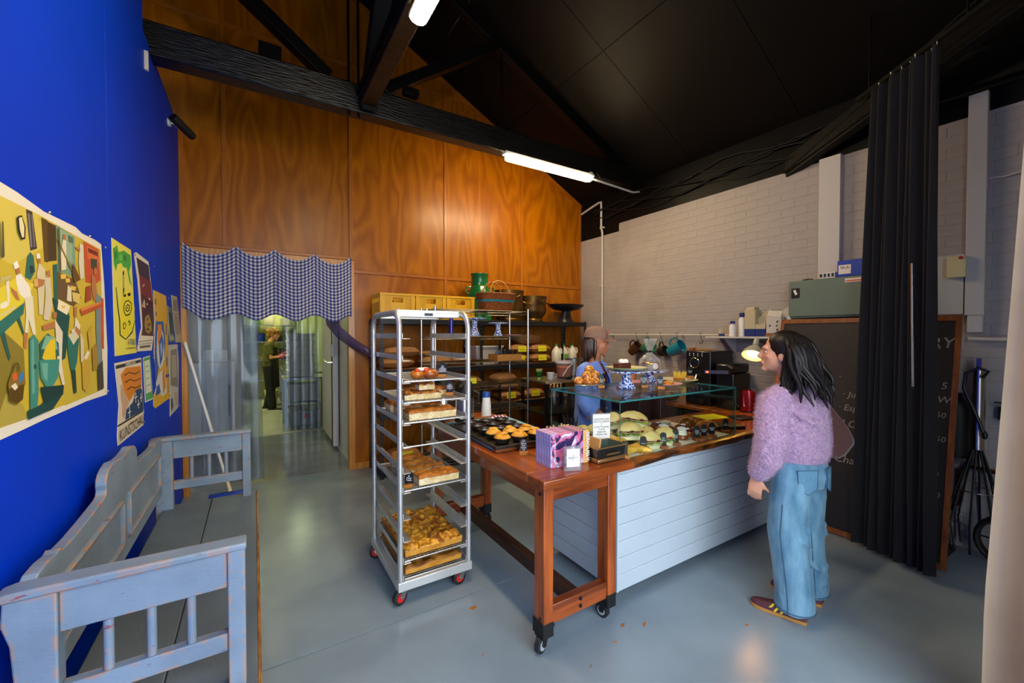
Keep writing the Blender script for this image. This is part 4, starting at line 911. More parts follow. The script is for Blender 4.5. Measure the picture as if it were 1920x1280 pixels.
# wire trays on the trolley
def wire_tray(z, label, y0=2.45, y1=3.06):
    t = thing('cooling_rack', label, 'rack', ((rx0+rx1)/2, (y0+y1)/2, z-.024), group='cooling racks on the trolley')
    x0, x1 = rx0+.028, rx1-.028
    MB().tube([(x0, y0, z-.018), (x1, y0, z-.018), (x1, y1, z-.018), (x0, y1, z-.018)], .0045, 6, closed=True).build('rim', 'wire', t)
    g_ = MB(); k = 0
    for i in range(1, 16): x = lerp(x0, x1, i/16); g_.tube([(x, y0, z-.013), (x, y1, z-.013)], .0016, 4)
    for i in range(1, 25): y = lerp(y0, y1, i/25); g_.tube([(x0, y, z-.016), (x1, y, z-.016)], .0016, 4)
    g_.build('wire_grid', 'wire', t, smooth=0)
for z, l in ((1.376, 'uppermost wire cooling rack on the trolley, holding one filled roll'), (1.246, 'wire cooling rack under the onion focaccia on the trolley'), (1.123, 'wire cooling rack under the plain cut focaccia on the trolley'), (.71, 'wire cooling rack holding the row of sliced focaccia mid trolley'), (.28, 'wire cooling rack under the whole golden focaccia'), (.172, 'lowest wire cooling rack on the trolley')): wire_tray(z, l)
# ---------------------------------------------------------------- timber table
mat('red_timber', '#a34e18', .30, col2='#6c3010', scale=5, stretch=(5, .5, 5), coat=.25, bump=.08, bscale=20, bstretch=(6, .5, 6), rnd=1)
mat('red_timber_z', '#a8521c', .34, col2='#702f10', scale=5, stretch=(5, 5, .5), coat=.2, rnd=1)
mat('red_timber_x', '#98481a', .28, col2='#60280a', scale=5, stretch=(.5, 5, 5), coat=.3, bump=.08, bscale=20, bstretch=(.5, 6, 6), rnd=1)
mat('dark_timber', '#4a2814', .5, col2='#2e170b', scale=6, stretch=(5, .5, 5), bump=.2, bscale=20, bstretch=(6, .4, 6))
tb = thing('timber_table', 'heavy reddish timber work table on black casters in front of the counter', 'table', (1.54, 2.55, 0))
tz = .912
for a_, b_ in ((1.215, 1.43), (1.432, 1.655), (1.657, 1.868)): MB().box(a_, 1.80, tz-.05, b_, 3.45, tz+random.uniform(-.001, .0)).build('plank', 'red_timber', tb, bevel=.006)
MB().box(1.215, 1.645, tz-.05, 1.868, 1.797, tz-.001).build('end_board', 'red_timber_x', tb, bevel=.008)
for x, nm in ((1.233, 0), (1.683, 1)):
    for y in (1.67, 3.14):
        MB().box(x, y, .10, x+.062, y+.085, tz-.05).build('leg', 'red_timber_z', tb, bevel=.004)
MB().box(1.295, 1.675, .79, 1.683, 1.715, tz-.05).build('apron', 'red_timber_x', tb, bevel=.003)
MB().box(1.295, 3.18, .79, 1.683, 3.22, tz-.05).build('apron', 'red_timber_x', tb, bevel=.003)
for x in (1.240, 1.70): MB().box(x, 1.755, .79, x+.038, 3.14, tz-.05).build('apron', 'red_timber', tb, bevel=.003)
MB().box(1.295, 1.678, .145, 1.683, 1.728, .243).build('stretcher', 'red_timber_x', tb, bevel=.004)
MB().box(1.295, 3.15, .145, 1.683, 3.20, .243).build('stretcher', 'red_timber_x', tb, bevel=.004)
MB().box(1.455, 1.728, .15, 1.515, 3.15, .235).build('long_stretcher', 'dark_timber', tb, bevel=.004)
for z in (.175, .215): MB().cyl((1.485, 1.680, z), (1.485, 1.672, z), .010, n=10).build('bolt', 'dark_steel', tb)
for z in (.15, .80): MB().cyl((1.236, 1.70, z+.03), (1.228, 1.70, z+.03), .010, n=10).build('bolt', 'dark_steel', tb)
for x, y, a, lv in ((1.262, 1.715, R(200), True), (1.712, 1.715, R(100), False), (1.262, 3.18, R(60), False), (1.712, 3.18, R(280), True)):
    MB().box(x-.034, y-.047, .088, x+.034, y+.047, .165).build('caster_bracket', 'rubber_black', tb, bevel=.002)
    caster(tb, x, y, .042, 'alu_flat', .095, a, lv)
# ---------------------------------------------------------------- white boarded counter
mat('board_white', '#b9c4cb', .38, col2='#b2bec6', scale=2); mat('counter_dark', '#2a2422', .6)
co = thing('serving_counter', 'pale boarded serving counter on casters under the timber slab', 'counter', (2.9, 2.1, 0))
cx0, cx1, cy0, cy1, cz0, cz1 = 1.878, 3.90, 1.785, 2.45, .055, .835
z = cz0; k = 0
while z < cz1-.01:
    z1 = min(z+.104, cz1)
    MB().box(cx0, cy0, z+.0012, cx1, cy0+.016, z1-.0012).build('board', 'board_white', co, bevel=.003)
    MB().box(cx0, cy0+.018, z+.0012, cx0+.016, cy1, z1-.0012).build('side_board', 'board_white', co, bevel=.003)
    z = z1
MB().box(cx0+.017, cy0+.017, cz0+.005, cx1, cy1, cz1).build('carcass', 'counter_dark', co)
MB().box(cx0-.003, cy0-.003, cz0, cx0+.012, cy0+.012, cz1).build('corner_trim', 'board_white', co, bevel=.002)
for x, y, a in ((1.95, 2.38, R(30)), (1.97, 1.88, R(120)), (3.8, 2.38, R(200)), (3.8, 1.88, R(10))): caster(co, x, y, .022, 'rubber_black', .056, a, w=.02)
m = mat('slab_timber', '#a8561a', .26, col2='#70330c', scale=3.2, stretch=(.6, 4, 4), coat=.4, dist=.6, bump=.06, bscale=14, bstretch=(.6, 5, 5))
mat('live_edge', '#8a480f', .35, col2='#2a1206', scale=7, stretch=(.7, 1, 2.2), dist=1.2, coat=.4, bump=.5, bscale=9, ramp=(.38, .66))
sl = thing('counter_slab', 'live edge timber slab forming the top of the serving counter', 'worktop', (2.9, 2.1, .835))
MB().box(1.874, 1.79, .836, 3.93, 2.47, .871).build('slab', 'slab_timber', sl, bevel=.003)
rs = []
for i in range(70):
    x = lerp(1.874, 3.93, i/69); w = .010*nse(x*3.1, 1)+.006*nse(x*9, 5); d = .016*nse(x*2.3, 9)+.010*nse(x*7, 3)
    rs.append([(x, 1.79, .871), (x, 1.752+w, .871), (x, 1.738+w, .864), (x, 1.738+w*1.5, .848+d*.3), (x, 1.752+w, .822+d), (x, 1.772, .820+d), (x, 1.784, .836), (x, 1.79, .836)])
MB().rings(rs).build('live_edge', 'live_edge', sl)
# bench along the right wall for the coffee gear
bb = thing('back_bench', 'dark fronted bench with timber top along the brick wall behind the counter', 'bench', (4.28, 3.2, 0))
MB().box(3.99, 2.06, .02, 4.61, 4.35, .835).build('carcass', 'counter_dark', bb); MB().box(3.96, 2.04, .836, 4.62, 4.37, .871).build('top', 'slab_timber', bb, bevel=.003)
for y in (2.08, 2.84, 3.60): MB().box(3.972, y, .06, 3.989, y+.73, .82).build('door', 'counter_dark', bb, bevel=.002)
# low steel bench behind the case (under-counter fridges) seen through the glass
fr = thing('underbench_fridge', 'dark steel underbench fridge behind the glass display case', 'fridge', (3.45, 3.3, 0))
MB().box(2.98, 3.0, .05, 3.9, 3.6, 1.0).build('body', 'dark_steel', fr, bevel=.006); MB().box(2.96, 2.97, 1.0, 3.93, 3.62, 1.03).build('top', 'steel', fr, bevel=.003)
for x in (2.99, 3.45): MB().box(x, 2.98, .15, x+.44, 2.998, .97).build('door', 'dark_steel', fr, bevel=.004)
# ---------------------------------------------------------------- black boltless shelving
mat('shelf_black', '#15161a', .4); mat('ply_raw', '#9c6a34', .5)
bs = thing('black_shelving', 'long black slotted steel shelving against the plywood wall', 'shelving', (2.7, 4.95, 0))
def slotted_post(x, y, z1=1.83):
    b_ = MB(); b_.box(x-.02, y-.0015, 0, x-.007, y+.0015, z1); b_.box(x+.007, y-.0015, 0, x+.02, y+.0015, z1); b_.box(x+.0185, y, 0, x+.0215, y+.04, z1)
    z = 0
    while z < z1: b_.box(x-.007, y-.0015, z, x+.007, y+.0015, min(z+.022, z1)); z += .05
    return b_.build('post', 'shelf_black', bs, smooth=0)
for x in (1.205, 2.47, 2.745, 3.80, 4.235):
    slotted_post(x, 4.70)
    if x != 3.80: slotted_post(x, 5.19)
for z in (1.82, 1.24, .74, .14):
    for y in (4.70, 5.19): MB().box(1.19, y-.012, z-.062, 4.255, y+.012, z).build('beam', 'shelf_black', bs, bevel=.003)
    for x in (1.205, 2.6, 4.235): MB().box(x-.012, 4.71, z-.06, x+.012, 5.18, z-.004).build('cross_beam', 'shelf_black', bs)
    MB().box(1.2, 4.71, z-.016, 4.24, 5.18, z-.002).build('deck', 'shelf_black' if z > 1.7 else 'ply_raw', bs)
# ---------------------------------------------------------------- chrome wire shelving
ws = thing('wire_shelving', 'chrome wire shelving unit standing before the black shelving', 'shelving', (2.1, 4.1, 0)); mat('wire_dull', '#8c8678', .35, .9)
wx0, wx1, wy0, wy1 = 1.53, 2.65, 3.90, 4.30
for x in (wx0, wx1):
    for y in (wy0, wy1): MB().cyl((x, y, .02), (x, y, 1.93), .012, n=10).build('post', 'chrome', ws)
def wire_deck(z):
    b_ = MB()
    for y in (wy0, wy1):
        for dz in (0, -.032): b_.tube([(wx0, y, z+dz), (wx1, y, z+dz)], .0035, 5)
        pts = [(lerp(wx0, wx1, i/44), y, z-(.0 if i % 2 else .032)) for i in range(45)]; b_.tube(pts, .0022, 4)
    for x in (wx0, wx1):
        for dz in (0, -.032): b_.tube([(x, wy0, z+dz), (x, wy1, z+dz)], .0035, 5)
    for i in range(1, 44): x = lerp(wx0, wx1, i/44); b_.tube([(x, wy0, z+.003), (x, wy1, z+.003)], .0018, 4)
    for y in (lerp(wy0, wy1, .33), lerp(wy0, wy1, .66)): b_.tube([(wx0, y, z-.002), (wx1, y, z-.002)], .003, 4)
    b_.build('wire_shelf', 'wire_dull', ws, smooth=0)
for z in (1.90, 1.62, 1.345, 1.085, .83, .35): wire_deck(z)
# ---------------------------------------------------------------- on top of the black shelving
mat('crate_yellow', '#d9a31c', .42); mat('can_green', '#0f5a2a', .25, coat=.4)
def crate(x0, x1, label):
    y0, y1, z0, z1 = 4.73, 5.12, 1.822, 2.115
    t = thing('bread_crate', label, 'crate', ((x0+x1)/2, (y0+y1)/2, z0), group='yellow crates on the black shelving')
    MB().box(x0+.01, y0+.01, z0, x1-.01, y1-.01, z0+.012).build('floor', 'crate_yellow', t)
    w = x1-x0
    for s, y in ((0, y0), (1, y1-.012)):
        b_ = MB(); ya, yb = y, y+.012
        b_.box(x0, ya, z0, x1, yb, z0+.05)
        for e in (x0, x1-.045): b_.box(e, ya-.006, z0, e+.045, yb, z1)
        b_.box(x0+.045, ya, z1-.045, x1-.045, yb, z1); b_.box(x0-.004, ya-.010, z1-.022, x1+.004, yb+.002, z1)
        gw = .075
        for gx in (x0+.045, x1-.045-gw):
            for i in range(5): xx = gx+gw*(i+.5)/5; b_.box(xx-.005, ya+.002, z0+.05, xx+.005, yb-.002, z1-.045)
            for i in range(11): zz = lerp(z0+.055, z1-.05, i/10); b_.box(gx, ya+.003, zz-.0045, gx+gw, yb-.003, zz+.0045)
        b_.box(x0+.045+gw, ya, z0+.05, x1-.045-gw, yb, z1-.105)
        m_ = (x0+x1)/2; b_.box(x0+.045+gw, ya, z1-.105, m_-.062, yb, z1-.045); b_.box(m_+.062, ya, z1-.105, x1-.045-gw, yb, z1-.045)
        b_.build('long_wall', 'crate_yellow', t, smooth=0)
    for x in (x0, x1-.012):
        e_ = MB(); e_.box(x, y0+.012, z0, x+.012, y1-.012, z1-.1); e_.box(x, y0+.012, z1-.05, x+.012, y1-.012, z1)
        for k in range(6): yy = lerp(y0+.03, y1-.03, k/5); e_.box(x-.004, yy-.008, z0, x+.016, yy+.008, z1)
        e_.build('end_wall', 'crate_yellow', t, smooth=0)
    MB().box((x0+x1)/2-.015, y0-.001, z0+.09, (x0+x1)/2+.015, y0, z0+.12).build('moulded_mark', 'white_trim', t)
crate(1.20, 1.605, 'yellow bread crate at the left end of the black shelving top')
crate(1.615, 1.995, 'middle yellow bread crate on the black shelving top')
crate(2.005, 2.385, 'yellow bread crate next to the green milk can')
t = thing('milk_can', 'dark green enamel milk can standing on the black shelving', 'milk can', (2.575, 4.95, 1.82))
MB().lathe([(.001, 0), (.17, 0), (.175, .015), (.17, .03), (.17, .34), (.165, .37), (.12, .45), (.112, .47), (.112, .60), (.122, .615), (.122, .63), (.108, .63), (.108, .5), (.001, .48)], (2.575, 4.95, 1.822), 32).build('body', 'can_green', t)
for s in (-1, 1): MB().tube([(2.575+s*.165, 4.93, 2.17), (2.575+s*.21, 4.93, 2.19), (2.575+s*.21, 4.93, 2.26), (2.575+s*.14, 4.93, 2.27)], .011, 8).build('handle', 'can_green', t)
mat('old_copper', '#4a3018', .4, .75, col2='#7a5a24', scale=5, bump=.2, bscale=6)
def pot(x, w, h, label, d=.95):
    t = thing('copper_cauldron', label, 'pot', (x, 4.95, 1.82)); r = w/2
    MB().lathe([(.001, 0), (r*.62, 0), (r*.66, .03), (r*.60, .05), (r*.92, h*.35), (r*.96, h*.5), (r*.90, h*.62), (r*.93, h*.66), (r*.93, h*.7), (r*.9, h*.74), (r*.98, h*.93), (r*1.0, h), (r*.95, h), (r*.88, h*.7), (.001, h*.2)], (x, 4.95, 1.822), 32, sy=.85).build('body', 'old_copper', t)
    for s in (-1, 1): MB().tube([(x+s*r*.93, 4.88, 1.82+h*.72), (x+s*(r+.03), 4.90, 1.82+h*.76), (x+s*(r+.03), 4.98, 1.82+h*.76), (x+s*r*.93, 5.0, 1.82+h*.72)], .010, 8).build('handle', 'old_copper', t)
    MB().tube([(x-.06+.12*k/6, 4.95-r*.82*.97-.012, 1.82+h*.84-.025*math.sin(math.pi*k/6)) for k in range(7)], .007, 6).build('front_handle', 'old_copper', t)
pot(3.045, .44, .43, 'larger old copper cauldron behind the wicker basket'); pot(3.47, .40, .37, 'smaller old copper cauldron beside the black pedestal bowl')
t = thing('pedestal_bowl', 'wide black pedestal bowl at the right end of the black shelving', 'bowl', (4.07, 4.95, 1.82))
MB().lathe([(.001, 0), (.14, 0), (.13, .02), (.10, .05), (.085, .12), (.075, .17), (.10, .19)], (4.07, 4.95, 1.822), 32, sy=.8).build('foot', 'shelf_black', t)
MB().lathe([(.10, .18), (.22, .20), (.29, .245), (.31, .27), (.30, .275), (.2, .215), (.001, .205)], (4.07, 4.95, 1.822), 36, sy=.72).build('dish', 'shelf_black', t)
# wicker basket on the wire shelving
mat('wicker', '#96521c', .6, col2='#6a3410', scale=40, stretch=(1, 1, 3)); mat('wicker_teal', '#1f7a86', .6); mat('cane_pale', '#b9772c', .5)
t = thing('wicker_basket', 'brown wicker basket with a teal band and cane handles on the wire shelving', 'basket', (2.34, 4.10, 1.904))
def bring(z, r, k, wv):
    pts = []
    for i in range(72):
        a = 2*math.pi*i/72; ca, sa = math.cos(a), math.sin(a); e = .55
        x = math.copysign(abs(ca)**e, ca)*.21*r; y = math.copysign(abs(sa)**e, sa)*.145*r; q = 1+.02*math.cos(i*math.pi/1.5+k*math.pi)*wv
        pts.append((2.34+x*q, 4.10+y*q, z))
    return pts
for nm, mt, rows in (('weave', 'wicker', [k for k in range(15) if k not in (8, 9)]), ('teal_band', 'wicker_teal', [8, 9])):
    b_ = MB()
    for k in rows: b_.tube(bring(1.912+.0125*k, .84+.16*(k/14)**.8, k, 1), .0078, 6, closed=True)
    b_.build(nm, mt, t)
MB().prism([(p[0], p[1]) for p in bring(0, .83, 0, 0)], 1.906, 1.914).build('base', 'wicker', t)
MB().tube(bring(2.098, 1.02, 0, 0), .010, 8, closed=True).build('rim', 'wicker', t)
for y in (4.0, 4.2):
    MB().tube([(2.34-.125*math.cos(math.pi*k/12), y+(4.1-y)*.3*math.sin(math.pi*k/12), 2.09+.155*math.sin(math.pi*k/12)) for k in range(13)], .008, 8).build('handle', 'cane_pale', t)
# ---------------------------------------------------------------- flour sacks
mat('kraft', '#9a6a38', .65, col2='#85582c', scale=5, bump=.35, bscale=9); mat('label_yellow', '#d6cf1c', .5); mat('kraft_pale', '#b89a6c', .65, bump=.3, bscale=8)
SACK = None
def sack_mesh(seed):
    b_ = MB(); nx, ny = 16, 10; lx, ly, h = .34, .25, .125
    def top(u, v, s):
        a, b = 2*u-1, 2*v-1
        bulge = max(0, (1-abs(a)**3.2)*(1-abs(b)**3.5))**.55
        wr = .010*nse(u*5+seed, v*5, s)+.005*nse(u*13, v*13+seed, s)
        return (a*lx/2*(1-.05*b*b), b*ly/2*(1-.05*a*a), h/2+s*(h/2*bulge)+wr*(bulge > .05))
    b_.sheet(nx, ny, lambda u, v: top(u, v, 1)); b_.sheet(nx, ny, lambda u, v: top(1-u, v, -1))
    o = b_.build('paper_sack', 'kraft', None, local=True, smooth=60); me = o.data; bpy.data.objects.remove(o); return me
SM = [sack_mesh(3.1), sack_mesh(8.4), sack_mesh(15.7)]
LBL = MB().add([(-.07, -.1262, .03), (.07, -.1262, .03), (.07, -.1195, .105), (-.07, -.1195, .105)], [(0, 1, 2, 3)]).box(-.05, -.1275, .05, .05, -.1262, .056)
lo_ = LBL.build('label', 'label_yellow', None, local=True, smooth=0); LME = lo_.data; bpy.data.objects.remove(lo_)
def sack(x, y, z, label, k=0, sx=1.0, sz=1.0, lab=False, rz=0.0, sy=1.0):
    o = thing('flour_sack', label, 'sack', (x, y, z), rz, 'paper flour sacks'); o.scale = (sx, sy, sz)
    inst(SM[k % 3], 'paper', o, Matrix()); 
    if lab: inst(LME, 'label', o, Matrix())
    return o
z1_, z2_ = 1.242, .742
sack(1.42, 4.90, z1_, 'lower kraft sack at the left end of the shelf behind the trolley', 0, 1.25, 1.1); sack(1.47, 4.88, z1_+.125, 'upper kraft sack lying on another at the left end behind the trolley', 1, 1.3, 1.1)
sack(1.90, 4.90, z1_, 'lower kraft sack behind the trolley, second along the shelf', 2, 1.25, 1.1); sack(1.84, 4.93, z1_+.125, 'flattened kraft sack on top behind the trolley', 0, 1.2, .7)
sack(2.28, 4.92, z1_, 'kraft sack left of the white tub on the black shelf', 1, 1.0, .9)
sack(3.10, 4.86, z1_, 'lower left kraft sack with yellow label near the milk bottles', 0, 1.0, 1.05, True); sack(3.47, 4.86, z1_, 'lower right kraft sack with yellow label near the milk bottles', 1, 1.0, 1.05, True)
sack(3.12, 4.86, z1_+.128, 'upper left kraft sack with yellow label near the milk bottles', 2, 1.0, 1.05, True, .04); sack(3.48, 4.87, z1_+.128, 'upper right kraft sack with yellow label near the milk bottles', 0, 1.0, 1.05, True, -.05)
sack(3.30, 4.90, z1_+.256, 'crumpled kraft sack lying on top of the four labelled sacks', 1, 1.25, 1.2)
for i, (x, l) in enumerate(((1.42, 'kraft sack with yellow label at the left end of the middle shelf'), (1.80, 'second kraft sack with yellow label on the middle shelf'), (2.2, 'third kraft sack with yellow label on the middle shelf'), (2.95, 'kraft sack with yellow label on the middle shelf behind the wire shelving'), (3.35, 'kraft sack with yellow label on the middle shelf near the steel bench'))):
    sack(x, 4.86, z2_, l, i, 1.05, 1.1, True)
for i, (x, l) in enumerate(((1.45, 'upper kraft sack at the left of the middle shelf'), (2.9, 'upper kraft sack on the middle shelf behind the wire shelving'))): sack(x, 4.86, z2_+.137, l, i+1, 1.1, 1.0)
for i, (x, l) in enumerate(((1.5, 'kraft sack with label on the bottom shelf at the left end'), (1.95, 'kraft sack with label on the bottom shelf beside the left one'), (3.0, 'kraft sack on the bottom shelf seen past the table'))): sack(x, 4.86, .142, l, i, 1.1, 1.2, True)
sack(2.42, 4.08, 1.088, 'rumpled kraft sack on the wire shelf below the tag box', 1, .85, .9, False, .2, .9); sack(1.98, 4.10, 1.088, 'small kraft sack with yellow label on the wire shelf behind the coffee pots', 2, .8, .8, True, 0, .9)
# wire shelf things
t = thing('cobalt_bottle', 'cobalt blue glass bottle on the upper wire shelf', 'bottle', (1.78, 4.08, 1.624)); mat('cobalt', '#160c78', .15, coat=.5)
MB().lathe([(.001, 0), (.06, 0), (.062, .012), (.03, .03), (.024, .07), (.026, .16), (.02, .2), (.026, .22), (.018, .22)], (1.78, 4.08, 1.626), 20).build('body', 'cobalt', t); MB().lathe([(.001, .0), (.02, 0), (.02, .02), (.001, .025)], (1.78, 4.08, 1.844), 14).build('stopper', 'cobalt', t)
m = mat('blue_white', '#dfe6f2', .25, coat=.3); N, L, B_ = nodes_of(m); tc = N.new('ShaderNodeTexCoord'); vo_ = N.new('ShaderNodeTexNoise'); vo_.inputs['Scale'].default_value = 75; vo_.inputs['Detail'].default_value = 1; L.new(tc.outputs['Object'], vo_.inputs['Vector'])
rp = N.new('ShaderNodeValToRGB'); rp.color_ramp.interpolation = 'CONSTANT'; rp.color_ramp.elements[0].color = (*hx('#1d3f9a'), 1); rp.color_ramp.elements[1].position = .50; rp.color_ramp.elements[1].color = (*hx('#dfe7f2'), 1); L.new(vo_.outputs['Fac'], rp.inputs[0]); L.new(rp.outputs[0], B_.inputs['Base Color'])
def cake_stand(x, y, z, r, h, label, flip=False):
    t = thing('cake_stand', label, 'cake stand', (x, y, z), group='blue and white cake stands')
    s = [(.001, 0), (r*.46, 0), (r*.47, .008), (r*.36, .03), (r*.22, h*.5), (r*.24, h*.8), (r*.32, h-.012)]; p = [(r*.3, h-.014), (r*.96, h-.012), (r, h-.004), (r, h), (r*.96, h), (.001, h-.002)]
    if flip: s = [(a, h-b) for a, b in s][::-1]; p = [(a, h-b) for a, b in p][::-1]
    MB().lathe(s, (x, y, z+.001), 28).build('pedestal', 'blue_white', t); MB().lathe(p, (x, y, z+.001), 36).build('plate', 'blue_white', t); return t
cake_stand(2.08, 4.12, 1.624, .14, .20, 'tall blue and white cake stand on the upper wire shelf', False)
cake_stand(2.36, 4.08, 1.626, .115, .15, 'short blue and white cake stand on the upper wire shelf')
mat('pink_glaze', '#c98f8a', .3); mat('cardboard', '#a8702e', .7); mat('tub_clear', '#b8aca4', .4)
t = MB().lathe([(.001, .004), (.07, .004), (.115, .016), (.12, .018), (.115, .012), (.07, 0), (.001, 0)], (2.52, 4.0, 1.6235), 32, sx=1.0, sy=.7).build('pink_plate', 'pink_glaze'); tag(t, 'pink oval plate on the upper wire shelf beside the cake stand', 'plate')
t = thing('tag_box', 'shallow cardboard tray full of black price tags on the wire shelf', 'box', (2.42, 4.03, 1.348))
b_ = MB()
for q in ((2.26, 3.92, 2.58, 3.93), (2.26, 4.12, 2.58, 4.13), (2.26, 3.93, 2.27, 4.12), (2.57, 3.93, 2.58, 4.12)): b_.box(q[0], q[1], 1.349, q[2], q[3], 1.42)
b_.box(2.27, 3.93, 1.349, 2.57, 4.12, 1.353); b_.build('tray', 'cardboard', t)
for k in range(9): MB().obox((2.30+.03*k, 4.02+.02*math.sin(k*2), 1.415), (.035, .004, .11), rz=random.uniform(-.5, .5), ry=random.uniform(-.6, .6)).build('spare_tag', 'shelf_black', t)
t = thing('storage_tub', 'pale plastic tub on the black shelf behind the wire shelving', 'tub', (2.62, 4.92, z1_))
b_ = MB(); b_.add([(2.62+x*s_, 4.92+y*s_, z1_+h) for s_, h in ((.88, 0), (1, .24)) for x, y in ((-.2, -.17), (.2, -.17), (.2, .17), (-.2, .17))], [(3, 2, 1, 0), (4, 5, 6, 7), (0, 1, 5, 4), (1, 2, 6, 5), (2, 3, 7, 6), (3, 0, 4, 7)]); b_.build('body', 'tub_clear', t, bevel=.01); MB().box(2.41, 4.74, z1_+.225, 2.83, 5.1, z1_+.25).build('rim', 'tub_clear', t, bevel=.005)
# milk bottles on the black shelf
mat('milk', '#e0ddc8', .35); mat('cap_green', '#128a3a', .4); mat('label_green', '#6aa83a', .5)
for k, (x, y, l) in enumerate(((3.72, 4.74, 'milk bottle with green cap nearest the kraft sacks'), (3.90, 4.80, 'milk bottle with green label, middle of the three'), (4.10, 4.84, 'milk bottle with green cap behind the barista shoulder'))):
    t = thing('milk_bottle', l, 'bottle', (x, y, z1_), R(20*k), 'milk bottles on the black shelf')
    b_ = MB(); rs = []
    for r_, h in ((.92, 0), (1, .012), (1, .13), (.85, .165), (.42, .205), (.30, .215), (.28, .235)):
        rs.append([(x+.062*r_*math.copysign(abs(math.cos(a))**.6, math.cos(a)), y+.062*r_*math.copysign(abs(math.sin(a))**.6, math.sin(a)), z1_+.001+h) for a in [2*math.pi*j/20 for j in range(20)]])
    b_.rings(rs).build('body', 'milk', t); MB().cyl((x, y, z1_+.232), (x, y, z1_+.26), .021, n=16).build('cap', 'cap_green', t)
    MB().tube([(x+.03, y-.04, z1_+.2), (x+.058, y-.05, z1_+.18), (x+.062, y-.05, z1_+.12)], .009, 8).build('grip', 'milk', t)
    if k == 1: MB().box(x-.035, y-.0645, z1_+.03, x+.035, y-.0625, z1_+.11).build('label', 'label_green', t)
# steel bench with bucket and tongs behind the barista side
sb = thing('steel_stand', 'dark steel stand with a tray top beyond the glass case', 'stand', (3.02, 4.0, 0))
for x in (2.78, 3.36):
    for y in (3.72, 4.2): MB().box(x-.015, y-.015, 0, x+.015, y+.015, 1.09).build('leg', 'dark_steel', sb)
for z in (.3, .72): MB().box(2.765, 3.7, z, 3.375, 4.215, z+.02).build('shelf', 'dark_steel', sb)
MB().box(2.75, 3.69, 1.085, 3.39, 4.23, 1.11).build('top', 'steel', sb, bevel=.004)
mat('soup_orange', '#d8541c', .4)
t = thing('plastic_bucket', 'white rimmed bucket of orange mix on the steel stand', 'bucket', (3.22, 3.95, 1.112)); clear_mat('bucket_clear', '#f0ece8', body='#e0ddd8', bodyfac=.10)
MB().lathe([(.001, .002), (.085, .002), (.095, .13), (.001, .13)], (3.22, 3.95, 1.112), 28).build('contents', 'soup_orange', t); MB().lathe([(.088, 0), (.102, .19), (.108, .195), (.108, .205), (.100, .205)], (3.22, 3.95, 1.112), 28).build('shell', 'bucket_clear', t); MB().lathe([(.104, .175), (.110, .178), (.110, .206), (.101, .206)], (3.22, 3.95, 1.112), 28).build('rim', 'white_plastic', t)
MB().tube([(3.14, 3.878, 1.14), (3.20, 3.852, 1.24), (3.29, 3.86, 1.29)], .006, 6).build('stripe', 'white_plastic', t)
t = thing('stock_pot', 'steel stock pot on the stand right of the orange bucket', 'pot', (3.36, 4.02, 1.112)); 
MB().lathe([(.001, 0), (.095, 0), (.10, .01), (.10, .22), (.106, .225), (.098, .225), (.095, .02), (.001, .015)], (3.45, 4.05, 1.112), 28).build('body', 'steel', t); MB().tube([(3.36, 4.0, 1.28), (3.33, 3.99, 1.28), (3.33, 3.96, 1.28), (3.37, 3.97, 1.28)], .006, 6).build('handle', 'steel', t)
t = thing('scoop', 'black plastic scoop lying in front of the orange bucket', 'scoop', (3.12, 3.78, 1.112)); MB().ell((3.15, 3.78, 1.135), (.06, .035, .022)).build('bowl', 'rubber_black', t); MB().bar((3.08, 3.78, 1.13), (2.98, 3.74, 1.145), .02, .012).build('grip', 'rubber_black', t)
t = thing('measuring_cup', 'white measuring cup on the steel stand', 'cup', (2.98, 3.8, 1.112)); MB().lathe([(.001, 0), (.035, 0), (.045, .085), (.041, .085), (.032, .01), (.001, .008)], (2.93, 3.84, 1.112), 20).build('body', 'white_plastic', t); MB().tube([(2.97, 3.83, 1.18), (3.0, 3.82, 1.175), (3.0, 3.82, 1.14), (2.97, 3.83, 1.13)], .005, 6).build('handle', 'white_plastic', t)
clear_mat('green_glass', '#9cc8a0', body='#3c8a48', bodyfac=.25)
for k, (x, y) in enumerate(((2.82, 3.92), (2.87, 3.98))):
    t = thing('plastic_cups', ['stack of clear cups with green logo, left of the two', 'stack of clear cups with green logo, right of the two'][k], 'cups', (x, y, 1.112), group='stacks of clear cups'); MB().lathe([(.001, 0), (.028, 0), (.038, .12), (.036, .12), (.026, .005), (.001, .004)], (x, y, 1.112), 18).build('cups', 'bottle_clear', t); MB().lathe([(.033, .03), (.037, .1), (.036, .1), (.032, .03)], (x, y, 1.112), 18).build('print', 'green_glass', t)
for k in range(4):
    x = 2.80+.05*k; t = thing('tongs', ['tongs hanging furthest left on the steel stand', 'second pair of tongs hanging on the steel stand', 'third pair of tongs hanging on the steel stand', 'tongs hanging furthest right on the steel stand'][k], 'tongs', (x, 3.675, .83), group='tongs hanging on the steel stand')
    for s in (-1, 1): MB().bar((x, 3.675, 1.085), (x+s*.028, 3.672, .84), .014, .003, (0, 1, 0)).build('arm', 'chrome', t)
    MB().cyl((x, 3.69, 1.085), (x, 3.665, 1.085), .010).build('pivot', 'chrome', t)
